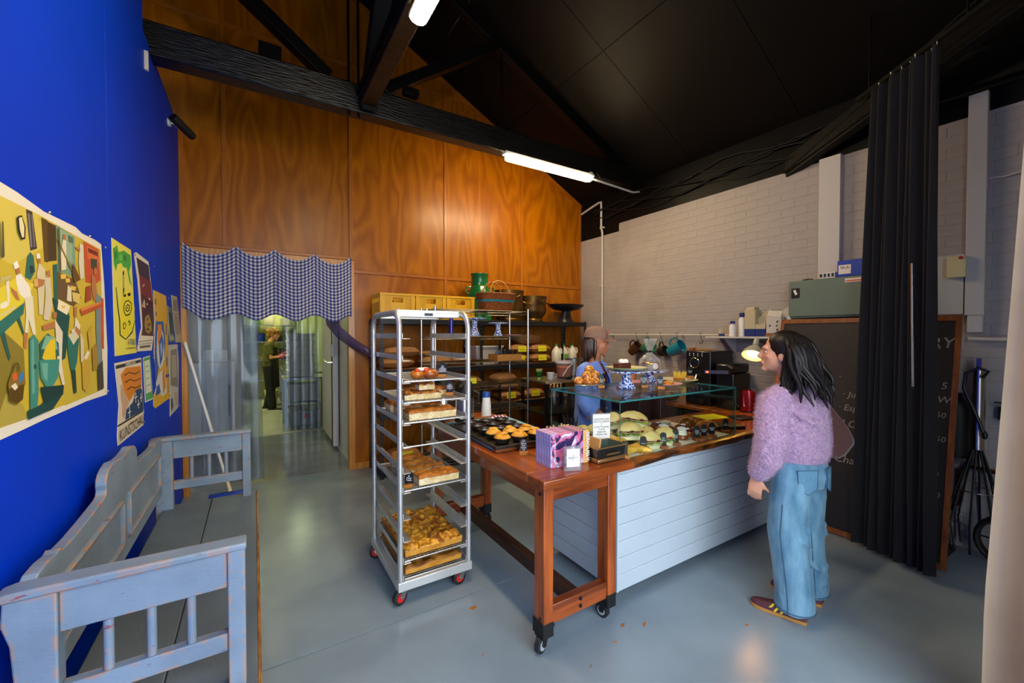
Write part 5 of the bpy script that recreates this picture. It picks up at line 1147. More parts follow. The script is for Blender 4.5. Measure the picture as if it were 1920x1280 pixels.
# ---------------------------------------------------------------- bread on the trolley
mat('crust', '#c87c22', .5, col2='#8a4610', scale=14, bump=.6, bscale=35, detail=6); mat('crust_gold', '#e8a430', .42, col2='#8e4a0c', scale=13, bump=.8, bscale=26, detail=7, dist=1.8, coat=.2, ramp=(.42, .62)); mat('crust_dark', '#6a3210', .5, col2='#c07a24', scale=22, bump=.8, bscale=40, ramp=(.45, .62))
mat('crust_brown', '#7a4a1c', .5, col2='#b07828', scale=6, bump=.6, bscale=22); mat('crumb', '#ecd8a8', .75, col2='#d8b878', scale=25, bump=.7, bscale=60, detail=6); mat('gold_side', '#d89a3a', .6, col2='#c07a1c', scale=12)
def slab(name, x0, y0, x1, y1, z, h, label, top='crust', side='crumb', amp=.014, seed=0, rz=0.0, parts=True, res=.012, fr=22, group='focaccia on the trolley'):
    cx_, cyy = (x0+x1)/2, (y0+y1)/2; t = thing(name, label, 'bread', (cx_, cyy, z), rz, group)
    nx, ny = max(4, int((x1-x0)/res)), max(4, int((y1-y0)/res)); w, d = x1-x0, y1-y0
    def f(u, v):
        a = min(u, 1-u)*w; b = min(v, 1-v)*d; e = min(1, min(a, b)/.014)
        q = nse(u*w*fr+seed, v*d*fr, seed)+.5*nse(u*w*fr*2.4, v*d*fr*2.4+seed, 3)
        return ((u-.5)*w, (v-.5)*d, h*(.86+.14*e**.5)+amp*q*(.35+.65*e))
    b_ = MB(); b_.sheet(nx, ny, f)
    o = b_.build('crust', top, t, local=True, smooth=70)
    s_ = MB(); rim = [f(i/nx, 0) for i in range(nx+1)]+[f(1, j/ny) for j in range(1, ny+1)]+[f(1-i/nx, 1) for i in range(1, nx+1)]+[f(0, 1-j/ny) for j in range(1, ny)]
    n = len(rim); md = [(p[0]*1.004, p[1]*1.004, p[2]*(.80+.10*nse(p[0]*30+seed, p[1]*30))) for p in rim]; low = [(p[0]*.985, p[1]*.985, .001) for p in rim]
    MB().add(rim+md, [(i, i+n, (i+1) % n+n, (i+1) % n) for i in range(n)]).build('crust_edge', top, t, local=True, smooth=50)
    s_.add(md+low, [(i, i+n, (i+1) % n+n, (i+1) % n) for i in range(n)]+[tuple(range(2*n-1, n-1, -1))]); s_.build('crumb', side, t, local=True, smooth=50)
    return t
zt = lambda i: LV[i]-.0105
slab('focaccia_slice', .78, 2.50, 1.02, 2.60, zt(3)+.0, .05, 'onion focaccia piece at the front of the second rack, darkly topped', 'crust_dark', seed=1)
slab('focaccia_slice', .85, 2.62, 1.13, 2.74, zt(3), .05, 'onion focaccia piece at the back of the second rack', 'crust_dark', seed=4)
slab('focaccia_slice', .88, 2.52, .985, 2.60, zt(3)+.056, .045, 'short onion focaccia piece stacked on top on the second rack', 'crust_dark', seed=8)
slab('focaccia_slice', .80, 2.475, 1.115, 2.60, zt(4), .062, 'plain cut focaccia slab at the front of the third rack', 'crust', seed=11)
slab('focaccia_slice', .79, 2.66, 1.09, 2.78, zt(4), .075, 'plain cut focaccia slab at the back of the third rack', 'crust', seed=15)
slab('focaccia_slice', .74+.04, 2.82, .84, 2.95, zt(4), .07, 'small focaccia end piece at the far left of the third rack', 'crust', seed=19)
for k, (y, l) in enumerate(((2.470, 'front piece of the four focaccia slices mid trolley'), (2.655, 'second of the four focaccia slices mid trolley'), (2.785, 'third of the four focaccia slices mid trolley'), (2.915, 'rearmost of the four focaccia slices mid trolley'))):
    slab('focaccia_slice', .82 if k else .86, y, 1.13-.025*k, y+(.12 if k == 0 else .08), zt(7), .06, l, 'crust', seed=22+k*3)
slab('whole_focaccia', .772, 2.475, 1.155, 3.03, zt(10), .052, 'large whole golden focaccia filling a lower rack of the trolley', 'crust_gold', 'gold_side', .026, 40, fr=19, res=.009)
slab('whole_focaccia', .772, 2.475, 1.150, 3.03, zt(11), .045, 'large whole darker focaccia on the lowest rack of the trolley', 'crust_brown', 'gold_side', .018, 47, fr=16)
t = thing('filled_roll', 'glazed roll with tomato and cream on the top rack of the trolley', 'pastry', (.91, 2.53, zt(2))); mat('tomato', '#c0381a', .3, coat=.4); mat('cream', '#efe6d2', .5); mat('glazed', '#c8741a', .3, col2='#8a3e0a', scale=14, coat=.5, bump=.3, bscale=20)
b_ = MB(); b_.ell((.955, 2.52, zt(2)+.028), (.055, .045, .032)); b_.ell((.875, 2.54, zt(2)+.026), (.045, .045, .03)); b_.build('roll', 'glazed', t)
b_ = MB(); b_.ell((.90, 2.53, zt(2)+.058), (.035, .03, .012)); b_.ell((.93, 2.545, zt(2)+.060), (.025, .02, .010)); b_.build('cream', 'cream', t); b_ = MB(); b_.ell((.925, 2.51, zt(2)+.055), (.024, .016, .014)); b_.ell((.87, 2.52, zt(2)+.052), (.02, .016, .012)); b_.build('tomato', 'tomato', t)
# ---------------------------------------------------------------- price tags
mat('tag_black', '#0c0d10', .45); mat('chalk', '#e8ecee', .8); mat('tag_wood', '#b9792a', .5, col2='#9a5c1c', scale=20, stretch=(1, 6, 6)); mat('tag_wood_dark', '#8a4a1a', .5)
def price_tag(x, y, z, s, label, rz=0.0, w=.042, h=.082, long=.055, wood='tag_wood', size=.011):
    t = thing('price_tag', label, 'price tag', (x, y, z), rz, 'black price tags')
    MB().box(-.026, -.022, 0, .026, long-.022, .021).build('block', wood, t, local=True, bevel=.002)
    p = [(-w/2, .004), (w/2, .004), (w/2, h-w*.4)]+[(w/2*math.cos(a), h-w*.4+w*.4*math.sin(a)) for a in [math.pi*k/8 for k in range(1, 8)]]+[(-w/2, h-w*.4)]
    pl_ = MB().prism(p, -.004, -.001, 'y').xform(Matrix.Translation((0, .012, .01))).build('plate', 'tag_black', t, local=True, smooth=0)
    text(s, size, WM(t) @ frame((0, .0072, .01+h*.52), (1, 0, 0), (0, 0, 1)), 'chalk', pl_, space=.8)
    return t
a_ = R(-32)
price_tag(1.035, 2.515, zt(2), 'GF\nOUR\nCHICKEN\n& ROAST\nCAPSICUM', 'price tag beside the filled roll on the top rack', a_, .055, .085, .03)
price_tag(1.105, 2.56, zt(3), 'VG\nFANCY\nONION\nFocaccia\n7', 'price tag at the right end of the onion focaccia', a_, .045, .09, .03)
price_tag(.80, 2.49, zt(7), '$\nFoca\nFrom', 'price tag at the left of the focaccia slices mid trolley', a_, .055, .085, .03, size=.016)
for x, y, s, l in ((1.955, 1.80, '', 'price tag half hidden behind the enamel tin at the left end of the case'), (2.147, 1.815, 'Sarnie', 'leftmost price tag fully seen along the front of the case, by the flaky pastry'), (2.348, 1.815, 'HAM\nand\nCHEESE', 'second price tag from the left along the front of the case'), (2.486, 1.82, 'Beef &\nhorse\nradish', 'third price tag from the left, beside the cream bun'), (2.722, 1.815, 'Blood\norange\nmallow\nbun', 'fourth price tag from the left along the front of the case'), (2.815, 1.82, 'Lamington\ncustard\nfeuille', 'fifth price tag from the left along the front of the case'), (2.915, 1.82, 'Rhubarb\nDanish\nvanilla', 'sixth price tag from the left, before the croissants'), (3.145, 1.85, 'Plain\nCroissant', 'price tag at the right end of the case before the black board')):
    price_tag(x, y, .8715, s, l, a_, .042, .098, .055, 'tag_wood' if x < 2.2 else 'tag_wood_dark', .0105)
price_tag(1.385, 2.085, .9125, 'GF\nSpud\nand\nrelish\n10', 'price tag standing before the tray of pies', a_, .045, .085, .055, size=.016)
for x, y, s, l in ((2.235, 2.30, '$\nHOT X\nBUN', 'price tag beside the hot cross buns on the glass top'), (2.53, 2.14, 'Flourless\nchocolate\nmousse\ncake', 'price tag on the glass top in front of the taller cake stand'), (2.57, 2.02, 'Olive oil\nsimnel\ncake', 'price tag on the glass top beside the pink plate'), (3.22, 2.22, 'Crown\ntart', 'price tag on the cream plate at the right of the glass top')):
    price_tag(x, y, 1.2365 if x < 3 else 1.262, s, l, a_, .045, .09, .05, size=.013)
# ---------------------------------------------------------------- glass display case
clear_mat('case_glass', '#f4faf8', rough=.01, fres=1.38); mat('glass_edge', '#2f8f8a', .15, coat=.5, trans=.4)
gc = thing('glass_case', 'frameless glass display case with teal edges on the timber slab', 'display case', (2.54, 2.14, .872))
gx0, gx1, gy0, gy1, gz0, gz1 = 1.904, 3.175, 1.79, 2.49, .8725, 1.235
def pane(a, b, nm):
    b_ = MB(); b_.box(*a, *b); b_.mi = [0]*6
    d = [abs(b[k]-a[k]) for k in range(3)]; k = d.index(min(d))
    for i, ax in enumerate((2, 2, 1, 0, 1, 0)): b_.mi[i] = 0 if ax == k else 1
    return b_.build(nm, ['case_glass', 'glass_edge'], gc, smooth=0)
pane((gx0, gy0, gz1-.010), (gx1, gy1, gz1), 'top_pane'); pane((gx0, gy0, gz0), (gx1, gy0+.006, gz1-.011), 'front_pane')
pane((gx0, gy0+.007, gz0), (gx0+.006, gy1, gz1-.011), 'side_pane'); pane((gx1-.006, gy0+.007, gz0), (gx1, gy1, gz1-.011), 'side_pane')
# ---------------------------------------------------------------- parchment, sandwiches and pastries inside
mat('parchment', '#d8d0c6', .6); mat('bun', '#eed492', .6, col2='#cc9c48', scale=7, bump=.2, bscale=30); mat('bun_white', '#e6d6a8', .6); mat('lettuce', '#7fa022', .45, col2='#b8c850', scale=20); mat('ham', '#d0937c', .45); mat('beetroot', '#5a1226', .35); mat('dark_leaf', '#3a2028', .5)
for k, (x0, x1) in enumerate(((1.95, 2.33), (2.335, 2.72), (2.725, 3.11))):
    o = MB().box(x0, 1.80, .8716, x1, 2.40, .8726).build('baking_paper', 'parchment'); tag(o, ['sheet of baking paper under the flaky pastries at the left of the case', 'sheet of baking paper under the sandwiches mid case', 'sheet of baking paper under the croissants at the right of the case'][k], 'paper', 'baking paper in the case')
zc = .8732
def bun_dome(b_, w, d, h, z, seed, flat=False):
    rs = []
    for i in range(9):
        t = i/8; r_ = math.cos(t*math.pi/2)**.55 if not flat else (1 if i < 6 else .9-.1*(i-6))
        rs.append([(w*max(r_, .01)*math.cos(a)*(1+.10*nse(math.cos(a)*1.5, math.sin(a)*1.5+t, seed)), d*max(r_, .01)*math.sin(a)*(1+.10*nse(math.cos(a)*1.5, math.sin(a)*1.5+t, seed+4)), z+h*t*(1+.14*nse(math.cos(a)*2, math.sin(a)*2, seed))) for a in [2*math.pi*j/22 for j in range(22)]])
    b_.rings(rs)
def sandwich_proto(k):
    t = thing('filled_roll', 'x', 'sandwich', (0, 0, 0), group='filled rolls in the glass case')
    w, d = .088, .056
    b_ = MB(); bun_dome(b_, w, d, .028, 0, k, True); b_.build('bottom_bun', 'bun_white', t, local=True)
    for nm, mt, z, am, sc in (('lettuce', 'lettuce', .033, .009, 1.06), ('ham', 'ham', .041, .006, 1.02)):
        b_ = MB(); rs = []
        for j in range(40):
            a = 2*math.pi*j/40; q = sc*(1+.06*math.sin(a*7+k)); zz = z+am*math.sin(a*9+k*2)
            rs.append([(w*q*math.cos(a), d*q*math.sin(a), zz), (w*.5*math.cos(a), d*.5*math.sin(a), z), (w*.5*math.cos(a), d*.5*math.sin(a), z-.004), (w*q*math.cos(a), d*q*math.sin(a), zz-.003)])
        b_.rings(rs, closed=True); b_.build(nm, mt, t, local=True)
    b_ = MB()
    for a in (-2.2, -1.2, -.5): b_.ell((w*.86*math.cos(a), d*.9*math.sin(a), .044), (.018, .014, .007), 10, 6)
    b_.build('tomato' if k % 2 == 0 else 'beetroot', 'tomato' if k % 2 == 0 else 'beetroot', t, local=True)
    b_ = MB(); bun_dome(b_, w*1.0, d*1.0, .046, .046, k+9); b_.build('top_bun', 'bun', t, local=True)
    return t
PR = [sandwich_proto(0), sandwich_proto(1)]
spots = [(2.10, 2.13, 0, .2, 'filled roll at the left of the top layer, behind the case corner'), (2.19, 2.28, 0, -.2, 'filled roll at the back left of the pile'), (2.36, 2.30, 0, .3, 'filled roll at the back of the pile, second from left'), (2.30, 2.10, .0, .5, 'large pale roll in the middle of the pile with salad showing'), (2.475, 2.20, 0, -.3, 'filled roll at the back right of the pile next to the berry pastries'), (2.20, 1.97, .045, .1, 'big golden roll at the front top of the pile'), (2.42, 2.02, 0, .4, 'filled roll with tomato in front of the berry pastries'), (2.30, 1.90, 0, -.35, 'filled roll with lettuce at the front, behind the ham and cheese tag'), (2.46, 1.90, 0, .35, 'filled roll with dark leaf at the front right of the pile'), (2.06, 2.30, 0, .9, 'filled roll in the far left corner of the case'), (2.26, 2.19, .085, .6, 'pale roll on the top layer at the back of the pile'), (2.40, 2.13, .08, -.5, 'roll with tomato showing on the top layer towards the berries')]
for k, (x, y, dz, a, l) in enumerate(spots):
    o = PR[k] if k < 2 else copy_tree(PR[k % 2]); o.location = (x, y, zc+dz); o.rotation_euler = (R(-9 if dz else 5*((k*7) % 3-1)), R(7*(k % 3-1)), a); o['label'] = l; s_ = 1.08+.10*(k % 3); o.scale = (s_, s_, s_)
# flaky cheese pastries at the left
mat('flaky', '#d48c20', .45, col2='#eab848', scale=18, bump=.7, bscale=26, detail=6, coat=.15)
FL = None
for k, (x, y, z, a, l) in enumerate(((2.03, 1.87, 0, .3, 'flaky golden pastry at the front left corner of the case'), (2.00, 2.0, 0, 1.2, 'flaky golden pastry behind the front left one'), (2.02, 1.93, .045, .8, 'flaky golden pastry on top of the left heap'), (1.99, 2.14, 0, .2, 'flaky golden pastry along the left glass pane'), (2.14, 1.85, 0, -.6, 'flaky golden pastry behind the leftmost full price tag'))):
    if FL is None:
        t = FL = thing('flaky_pastry', l, 'pastry', (x, y, zc+z), a, 'flaky pastries in the case')
        for i in range(5):
            b_ = MB(); rs = []
            for j in range(9):
                u = j/8; ww = math.sin(math.pi*(.12+.76*u)); off = .02*math.sin(u*5+i)
                rs.append([(lerp(-.07, .07, u), off+ww*.028*math.cos(q)+(i-2)*.014, .024+ww*(.022+.004*i % 3*.5)*math.sin(q)+.006*nse(u*6, q, i)) for q in [2*math.pi*n/12 for n in range(12)]])
            b_.rings(rs).build('layer', 'flaky', t, local=True)
    else: o = copy_tree(FL); o.location = (x, y, zc+z); o.rotation_euler = (R(10 if z else 0), 0, a); o['label'] = l
# cream buns, berry pastries, croissants
mat('choux', '#a0541a', .3, col2='#7a380e', scale=9, coat=.4); mat('berry', '#6a0f14', .25, coat=.5); mat('icing', '#d8cfd0', .45)
CB = None
for k, (x, y, l) in enumerate(((2.66, 1.90, 'cream bun at the front beside the third price tag'), (2.62, 2.03, 'cream bun behind the front cream bun'))):
    if CB is None:
        t = CB = thing('cream_bun', l, 'pastry', (x, y, zc), 0, 'cream buns'); b_ = MB(); b_.lathe([(.001, 0), (.034, 0), (.046, .014), (.042, .032), (.03, .036), (.001, .036)], n=20); b_.build('bun', 'choux', t, local=True)
        b_ = MB(); b_.lathe([(.03, .030), (.038, .040), (.032, .052), (.036, .058), (.026, .072), (.001, .076)], n=20); b_.build('cream', 'cream', t, local=True); b_ = MB(); b_.lathe([(.024, .070), (.036, .076), (.034, .084), (.018, .092), (.001, .093)], n=20); b_.build('lid', 'icing', t, local=True)
    else: o = copy_tree(CB); o.location = (x, y, zc); o['label'] = l
BP = None
for k, (x, y, l) in enumerate(((2.62, 2.22, 'berry pastry at the back left of the berry group'), (2.76, 2.20, 'berry pastry at the back right of the berry group'), (2.74, 2.07, 'berry pastry mid case between cream buns and croissants'), (2.80, 1.94, 'dark berry pastry behind the fourth price tag'), (2.88, 2.06, 'nut topped berry pastry next to the croissants'))):
    if BP is None:
        t = BP = thing('berry_pastry', l, 'pastry', (x, y, zc), 0, 'berry pastries'); MB().lathe([(.001, 0), (.048, 0), (.056, .018), (.050, .040), (.035, .036), (.001, .034)], n=22).build('case', 'choux', t, local=True); b_ = MB()
        for i in range(14): a = i*2.4; r_ = .009*math.sqrt(i); b_.ell((r_*math.cos(a)*1.1, r_*math.sin(a)*1.1, .042+.004*(i % 3)), (.010, .010, .009), 8, 6)
        b_.build('berries', 'berry', t, local=True)['kind'] = 'stuff'; b_ = MB(); b_.ell((.012, -.01, .054), (.022, .016, .009), 10, 6); b_.build('icing', 'icing', t, local=True)
    else: o = copy_tree(BP); o.location = (x, y, zc); o.rotation_euler = (0, 0, k*1.3); o['label'] = l
CR = None; mat('croissant_crust', '#9a4e14', .35, col2='#5e2a08', scale=8, coat=.3)
for k, (x, y, a, l) in enumerate(((3.02, 2.10, .3, 'croissant further back at the right of the case'), (3.03, 1.93, -.1, 'croissant nearer the front behind the sixth price tag'))):
    if CR is None:
        t = CR = thing('croissant', l, 'croissant', (x, y, zc), a, 'croissants in the case'); b_ = MB(); pts, rr = [], []
        for i in range(45):
            u = i/44; an = lerp(-1.1, 1.1, u); th = .012+.036*math.sin(math.pi*u)**.8
            th *= 1-.16*abs(math.sin(u*math.pi*5.5))**6
            pts.append((.085*math.sin(an), .06*(1-math.cos(an)), th*.98)); rr.append(th)
        b_.tube(pts, rr, 16, up=(0, 0, 1)).build('body', 'croissant_crust', t, local=True)
        for i in (9, 16, 22, 28, 35): MB().tube([(pts[i][0]+rr[i]*1.02*math.cos(q)*math.cos(0), pts[i][1]-rr[i]*1.02*math.cos(q), pts[i][2]+rr[i]*1.02*math.sin(q)) for q in [math.pi*n/8 for n in range(9)]], .0025, 5).build('fold', 'crust_gold', t, local=True)
    else: o = copy_tree(CR); o.location = (x, y, zc); o.rotation_euler = (0, 0, a); o['label'] = l
o = MB().obox((3.20+.06, 1.95, .884), (.24, .15, .022), rz=R(-25)).build('slate_board', 'tag_black', bevel=.003); tag(o, 'black board lying on the slab at the right end of the glass case', 'board'); o.location.x += .06
o = MB().obox((3.62, 2.28, .8722), (.28, .2, .002), rz=R(-12)).build('yellow_paper', 'label_yellow'); tag(o, 'yellow sheet of paper lying on the timber slab', 'paper')
t = thing('serving_tongs', 'pale handled tongs resting behind the berry pastries', 'tongs', (2.9, 2.34, zc)); MB().bar((2.72, 2.36, zc+.05), (2.92, 2.28, zc+.012), .014, .004).build('arm', 'steel', t); MB().bar((2.72, 2.38, zc+.045), (2.93, 2.31, zc+.010), .014, .004).build('arm', 'steel', t); MB().ell((2.96, 2.28, zc+.02), (.07, .04, .02)).build('clear_lid', 'tub_clear', t)
# ---------------------------------------------------------------- on the glass top
zg = 1.2355
t = thing('bun_rack', 'small wire rack carrying the hot cross buns on the glass case', 'rack', (2.19, 2.38, zg))
pts = [(2.19+.125*math.cos(2*math.pi*k/24), 2.38+.095*math.sin(2*math.pi*k/24), zg+.028) for k in range(24)]; MB().tube(pts, .003, 6, closed=True).build('rim', 'wire', t); b_ = MB()
for k in range(-4, 5): y = 2.38+k*.02; w = .125*math.sqrt(max(0, 1-(k*.02/.095)**2)); b_.tube([(2.19-w, y, zg+.028), (2.19+w, y, zg+.028)], .0018, 4)
b_.build('wire_grid', 'wire', t)
for k in range(4): a = math.pi/4+k*math.pi/2; MB().tube([(2.19+.12*math.cos(a), 2.38+.09*math.sin(a), zg+.028), (2.19+.125*math.cos(a), 2.38+.095*math.sin(a), zg+.002)], .003, 6).build('foot', 'wire', t)
mat('cross', '#d8a24a', .5); mat('hot_bun', '#9c4c12', .25, col2='#d08a2c', scale=5, coat=.6)
BN = None
bl_ = ['hot cross bun at the far left of the heap', 'hot cross bun at the front left of the heap', 'hot cross bun at the front middle of the heap', 'hot cross bun at the front right of the heap', 'hot cross bun in the second layer, left', 'hot cross bun in the second layer, right', 'hot cross bun on top of the heap', 'hot cross bun at the back of the heap']
for k, (x, y, z) in enumerate(((2.10, 2.40, 0), (2.14, 2.335, 0), (2.205, 2.325, 0), (2.265, 2.35, 0), (2.155, 2.375, .042), (2.225, 2.365, .044), (2.20, 2.39, .084), (2.20, 2.42, 0))):
    if BN is None:
        t = BN = thing('hot_cross_bun', bl_[0], 'bun', (x, y, zg+.031+z), 0, 'hot cross buns on the glass top'); MB().lathe([(.001, 0), (.030, .0), (.040, .014), (.038, .030), (.026, .044), (.001, .049)], n=22).build('bun', 'hot_bun', t, local=True)
        for a in (0, math.pi/2): MB().tube([(.039*math.cos(q)*math.cos(a), .039*math.cos(q)*math.sin(a), .012+.0385*math.sin(q)) for q in [math.pi*n/10 for n in range(1, 10)]], .006, 6).build('cross', 'cross', t, local=True)
    else: o = copy_tree(BN); o.location = (x, y, zg+.031+z); o.rotation_euler = (R(-14 if z else -8), R(8*(k % 3-1)), k*.8); o['label'] = bl_[k]
cake_stand(2.40, 2.20, zg, .155, .135, 'taller blue and white cake stand at the front of the glass top')
cake_stand(2.86, 2.36, zg, .15, .105, 'blue and white cake stand carrying the wrapped cake')
mat('cream_plate', '#d8d2b4', .3, coat=.3); mat('green_rim', '#7a9a4a', .3); mat('choc_cake', '#4a1c0a', .5, bump=.3, bscale=40); mat('yellow_crumb', '#d8b83a', .6)
def plate(x, y, z, r, label, mt='cream_plate', rim='green_rim', sy=1.0):
    t = thing('plate', label, 'plate', (x, y, z)); MB().lathe([(.001, 0), (r*.55, 0), (r*.6, .004), (r*.97, .020), (r*.97, .024), (r*.6, .010), (.001, .008)], (x, y, z), 36, sy=sy).build('dish', mt, t); MB().lathe([(r*.96, .0205), (r, .0215), (r, .0245), (r*.96, .0245)], (x, y, z), 36, sy=sy).build('rim', rim, t); return t
plate(2.40, 2.20, zg+.137, .16, 'pale green rimmed plate under the chocolate cake slice')
t = thing('cake_slice', 'dark chocolate cake piece topped with cream on the tall stand', 'cake', (2.36, 2.19, zg+.149)); b_ = MB(); b_.prism([(2.29, 2.16), (2.40, 2.15), (2.42, 2.21), (2.34, 2.25), (2.28, 2.22)], zg+.148, zg+.195); b_.build('sponge', 'choc_cake', t, bevel=.006); b_ = MB()
for x, y, r_ in ((2.34, 2.19, .026), (2.375, 2.185, .024), (2.36, 2.21, .022), (2.395, 2.195, .018)): b_.ell((x, y, zg+.205), (r_, r_, r_*.8), 10, 8)
b_.build('cream', 'cream', t)
MB().box(2.42, 2.17, zg+.1475, 2.48, 2.22, zg+.156).build('crumbs', 'yellow_crumb', t, bevel=.004)
# wrapped cake with gathered cellophane
t = thing('wrapped_cake', 'cake in clear cellophane tied with black ribbon on the cake stand', 'cake', (2.86, 2.36, zg+.107)); clear_mat('cellophane', '#fbfaf6', rough=.05, body='#efeae2', bodyfac=.16, fres=1.5, bump=.8, bscale=30); mat('wrap_cake', '#3a1808', .4, col2='#6a3410', scale=20)
mat('gold_foil', '#c89030', .25, .9)
MB().lathe([(.001, 0), (.072, 0), (.078, .01), (.078, .055), (.07, .065), (.001, .07)], (2.86, 2.36, zg+.108), 28).build('cake', 'wrap_cake', t); MB().lathe([(.079, .052), (.0795, .056), (.072, .068), (.05, .072)], (2.86, 2.36, zg+.108), 24).build('gold_top', 'gold_foil', t)
MB().lathe([(.0, 0), (.026, .0), (.026, .002), (.0, .002)], n=20).xform(Matrix.Translation((2.835, 2.281, zg+.143)) @ Matrix.Rotation(R(90), 4, 'X') @ Matrix.Rotation(R(-15), 4, 'Y')).build('sticker', 'icing', t)
b_ = MB(); rs = []
for h, r_ in ((.0, .086), (.05, .088), (.085, .075), (.12, .045), (.145, .018), (.155, .013), (.165, .018), (.195, .034), (.235, .052), (.265, .06)):
    rs.append([(2.86+r_*(1+.22*math.sin(q*7+h*30)*min(1, h/.08))*math.cos(q)*(.55 if h > .17 else 1), 2.36+r_*(1+.22*math.sin(q*7+h*30)*min(1, h/.08))*math.sin(q), zg+.108+h) for q in [2*math.pi*j/42 for j in range(42)]])
b_.rings(rs, False, False).build('cellophane', 'cellophane', t); MB().lathe([(.014, -.008), (.019, 0), (.014, .010)], (2.86, 2.36, zg+.263), 16).build('ribbon', 'rubber_black', t)
plate(2.77, 2.10, zg, .12, 'pink plate with a tart on the glass top', 'pink_glaze', 'pink_glaze', .8); plate(2.66, 2.32, zg, .12, 'pink oval dish between the two cake stands', 'pink_glaze', 'pink_glaze', .75)
o = MB().obox((2.77, 2.10, zg+.026), (.10, .05, .03), rz=.3).build('nut_tart', 'crust_gold', bevel=.006); tag(o, 'flat nut tart piece on the pink plate', 'tart')
plate(3.10, 2.26, zg, .165, 'large cream plate at the right end of the glass top'); MB()
t = thing('fruit_tart', 'tart piece topped with golden curls on the cream plate', 'tart', (3.12, 2.26, zg+.012)); MB().prism([(3.05, 2.20), (3.15, 2.22), (3.19, 2.30), (3.08, 2.29)], zg+.012, zg+.032).build('base', 'choux', t, bevel=.004); b_ = MB()
for k in range(9): a = k*.7; b_.tube([(3.13+.035*math.cos(a), 2.26+.03*math.sin(a), zg+.03), (3.13+.05*math.cos(a), 2.26+.045*math.sin(a), zg+.062), (3.13+.055*math.cos(a), 2.26+.05*math.sin(a), zg+.088)], [.012, .010, .003], 6)
b_.build('golden_curls', 'yellow_crumb', t)
# ---------------------------------------------------------------- books, signs, tin on the table
zt_ = .9125
m = mat('cover_art', '#d87aa0', .3, coat=.3); N, L, B_ = nodes_of(m); tc = N.new('ShaderNodeTexCoord'); n1 = N.new('ShaderNodeTexNoise'); n1.inputs['Scale'].default_value = 11; n1.inputs['Detail'].default_value = 3; n1.inputs['Distortion'].default_value = 1.6; L.new(tc.outputs['Object'], n1.inputs['Vector'])
rp = N.new('ShaderNodeValToRGB'); rp.color_ramp.interpolation = 'CONSTANT'; e = rp.color_ramp.elements; e[0].color = (*hx('#2a2350'), 1); e[1].position = .42; e[1].color = (*hx('#c65a8a'), 1)
for p_2, c_ in ((.47, '#e8866a'), (.51, '#8a86d0'), (.55, '#e8d8e0'), (.60, '#3a60b8'), (.64, '#e8b060')): q = e.new(p_2); q.color = (*hx(c_), 1)
L.new(n1.outputs['Fac'], rp.inputs[0]); L.new(rp.outputs[0], B_.inputs['Base Color']); mat('spine_lav', '#9a98cc', .4); mat('page_edge', '#c8a8b8', .6); mat('cover_band', '#dca868', .35)
BKS = None
bl_ = ['front copy', 'second copy from the front', 'third copy from the front', 'fourth copy from the front', 'fifth copy from the front', 'rearmost copy']
for k in range(6):
    y = 1.785+.0255*k; l = 'colourful softcover book on the table, %s' % bl_[k]
    if BKS is None:
        t = BKS = thing('book', l, 'book', (1.365, y, zt_), R(-4), 'row of identical books on the table')
        MB().box(.004, .002, 0, .252, .0175, .184).build('pages', 'page_edge', t, local=True); MB().box(0, 0, 0, .255, .002, .186).build('front_cover', 'cover_art', t, local=True); MB().box(0, .0175, 0, .255, .0195, .186).build('back_cover', 'cover_art', t, local=True); MB().box(-.0025, 0, 0, 0, .0195, .186).build('spine', 'spine_lav', t, local=True)
        MB().box(.218, -.0012, 0, .2555, 0, .186).build('cover_band', 'cover_band', t, local=True)
    else: o = copy_tree(BKS); o.location = (1.365+.001*k, y, zt_); o['label'] = l
text('SERIOUSLY', .034, frame((1.635-.03, 1.785-.0295, zt_+.095), (0, 0, -1), (1, 0, 0)), 'chalk', BKS); text('A BAKING BOOK', .016, frame((1.39, 1.7795, zt_+.09), (0, 0, 1), (-1, 0, 0)), 'chalk', BKS)
clear_mat('acrylic', '#f0f4f6', rough=.02, body='#dfe6ea', bodyfac=.10, fres=1.5); mat('card', '#e6e0d4', .6); mat('ink_pen', '#26221f', .6)
def sign(x, y, z, w, h, s, size, label, rz, th=.022, rim=.012):
    t = thing('sign_holder', label, 'sign', (x, y, z), rz); MB().box(-w/2, -th/2, 0, w/2, th/2, h).build('acrylic_block', 'acrylic', t, local=True, bevel=.003)
    c = MB().box(-w/2+rim, -th/2-.0012, rim*2, w/2-rim, -th/2-.0004, h-rim).build('card', 'card', t, local=True); text(s, size, WM(t) @ frame((0, -th/2-.0018, (h+rim)/2), (1, 0, 0), (0, 0, 1)), 'ink_pen', c, space=.95); return t
sign(1.445, 1.70, zt_, .098, .133, '$\nREHEAT IT\n5.-', .012, 'small clear block sign with a handwritten card in front of the books', R(-18))
sign(1.85, 1.90, zt_+.062, .125, .175, 'SANDWICHES\nBATCH BREW\n5\nLove Toasting\nTea &\nvegemite\ncheese size', .0165, 'tall handwritten menu card in a clear holder behind the enamel tin', R(-22), .012, .006)
o = MB().box(1.80, 1.86, zt_, 1.865, 1.95, zt_+.062).build('sign_riser', 'dark_steel', bevel=.003); tag(o, 'dark riser block lifting the tall menu card', 'riser')
mat('tin_black', '#1a1716', .25, coat=.4); mat('tin_rim', '#b08a5a', .3, .8); mat('tin_inside', '#46524a', .4); mat('napkin', '#b98a4a', .7)
t = thing('enamel_tin', 'black enamel bread tin with bronze rim at the table corner', 'tin', (1.745, 1.76, zt_), 0)
tx0, tx1, ty0, ty1 = 1.632, 1.858, 1.70, 1.845
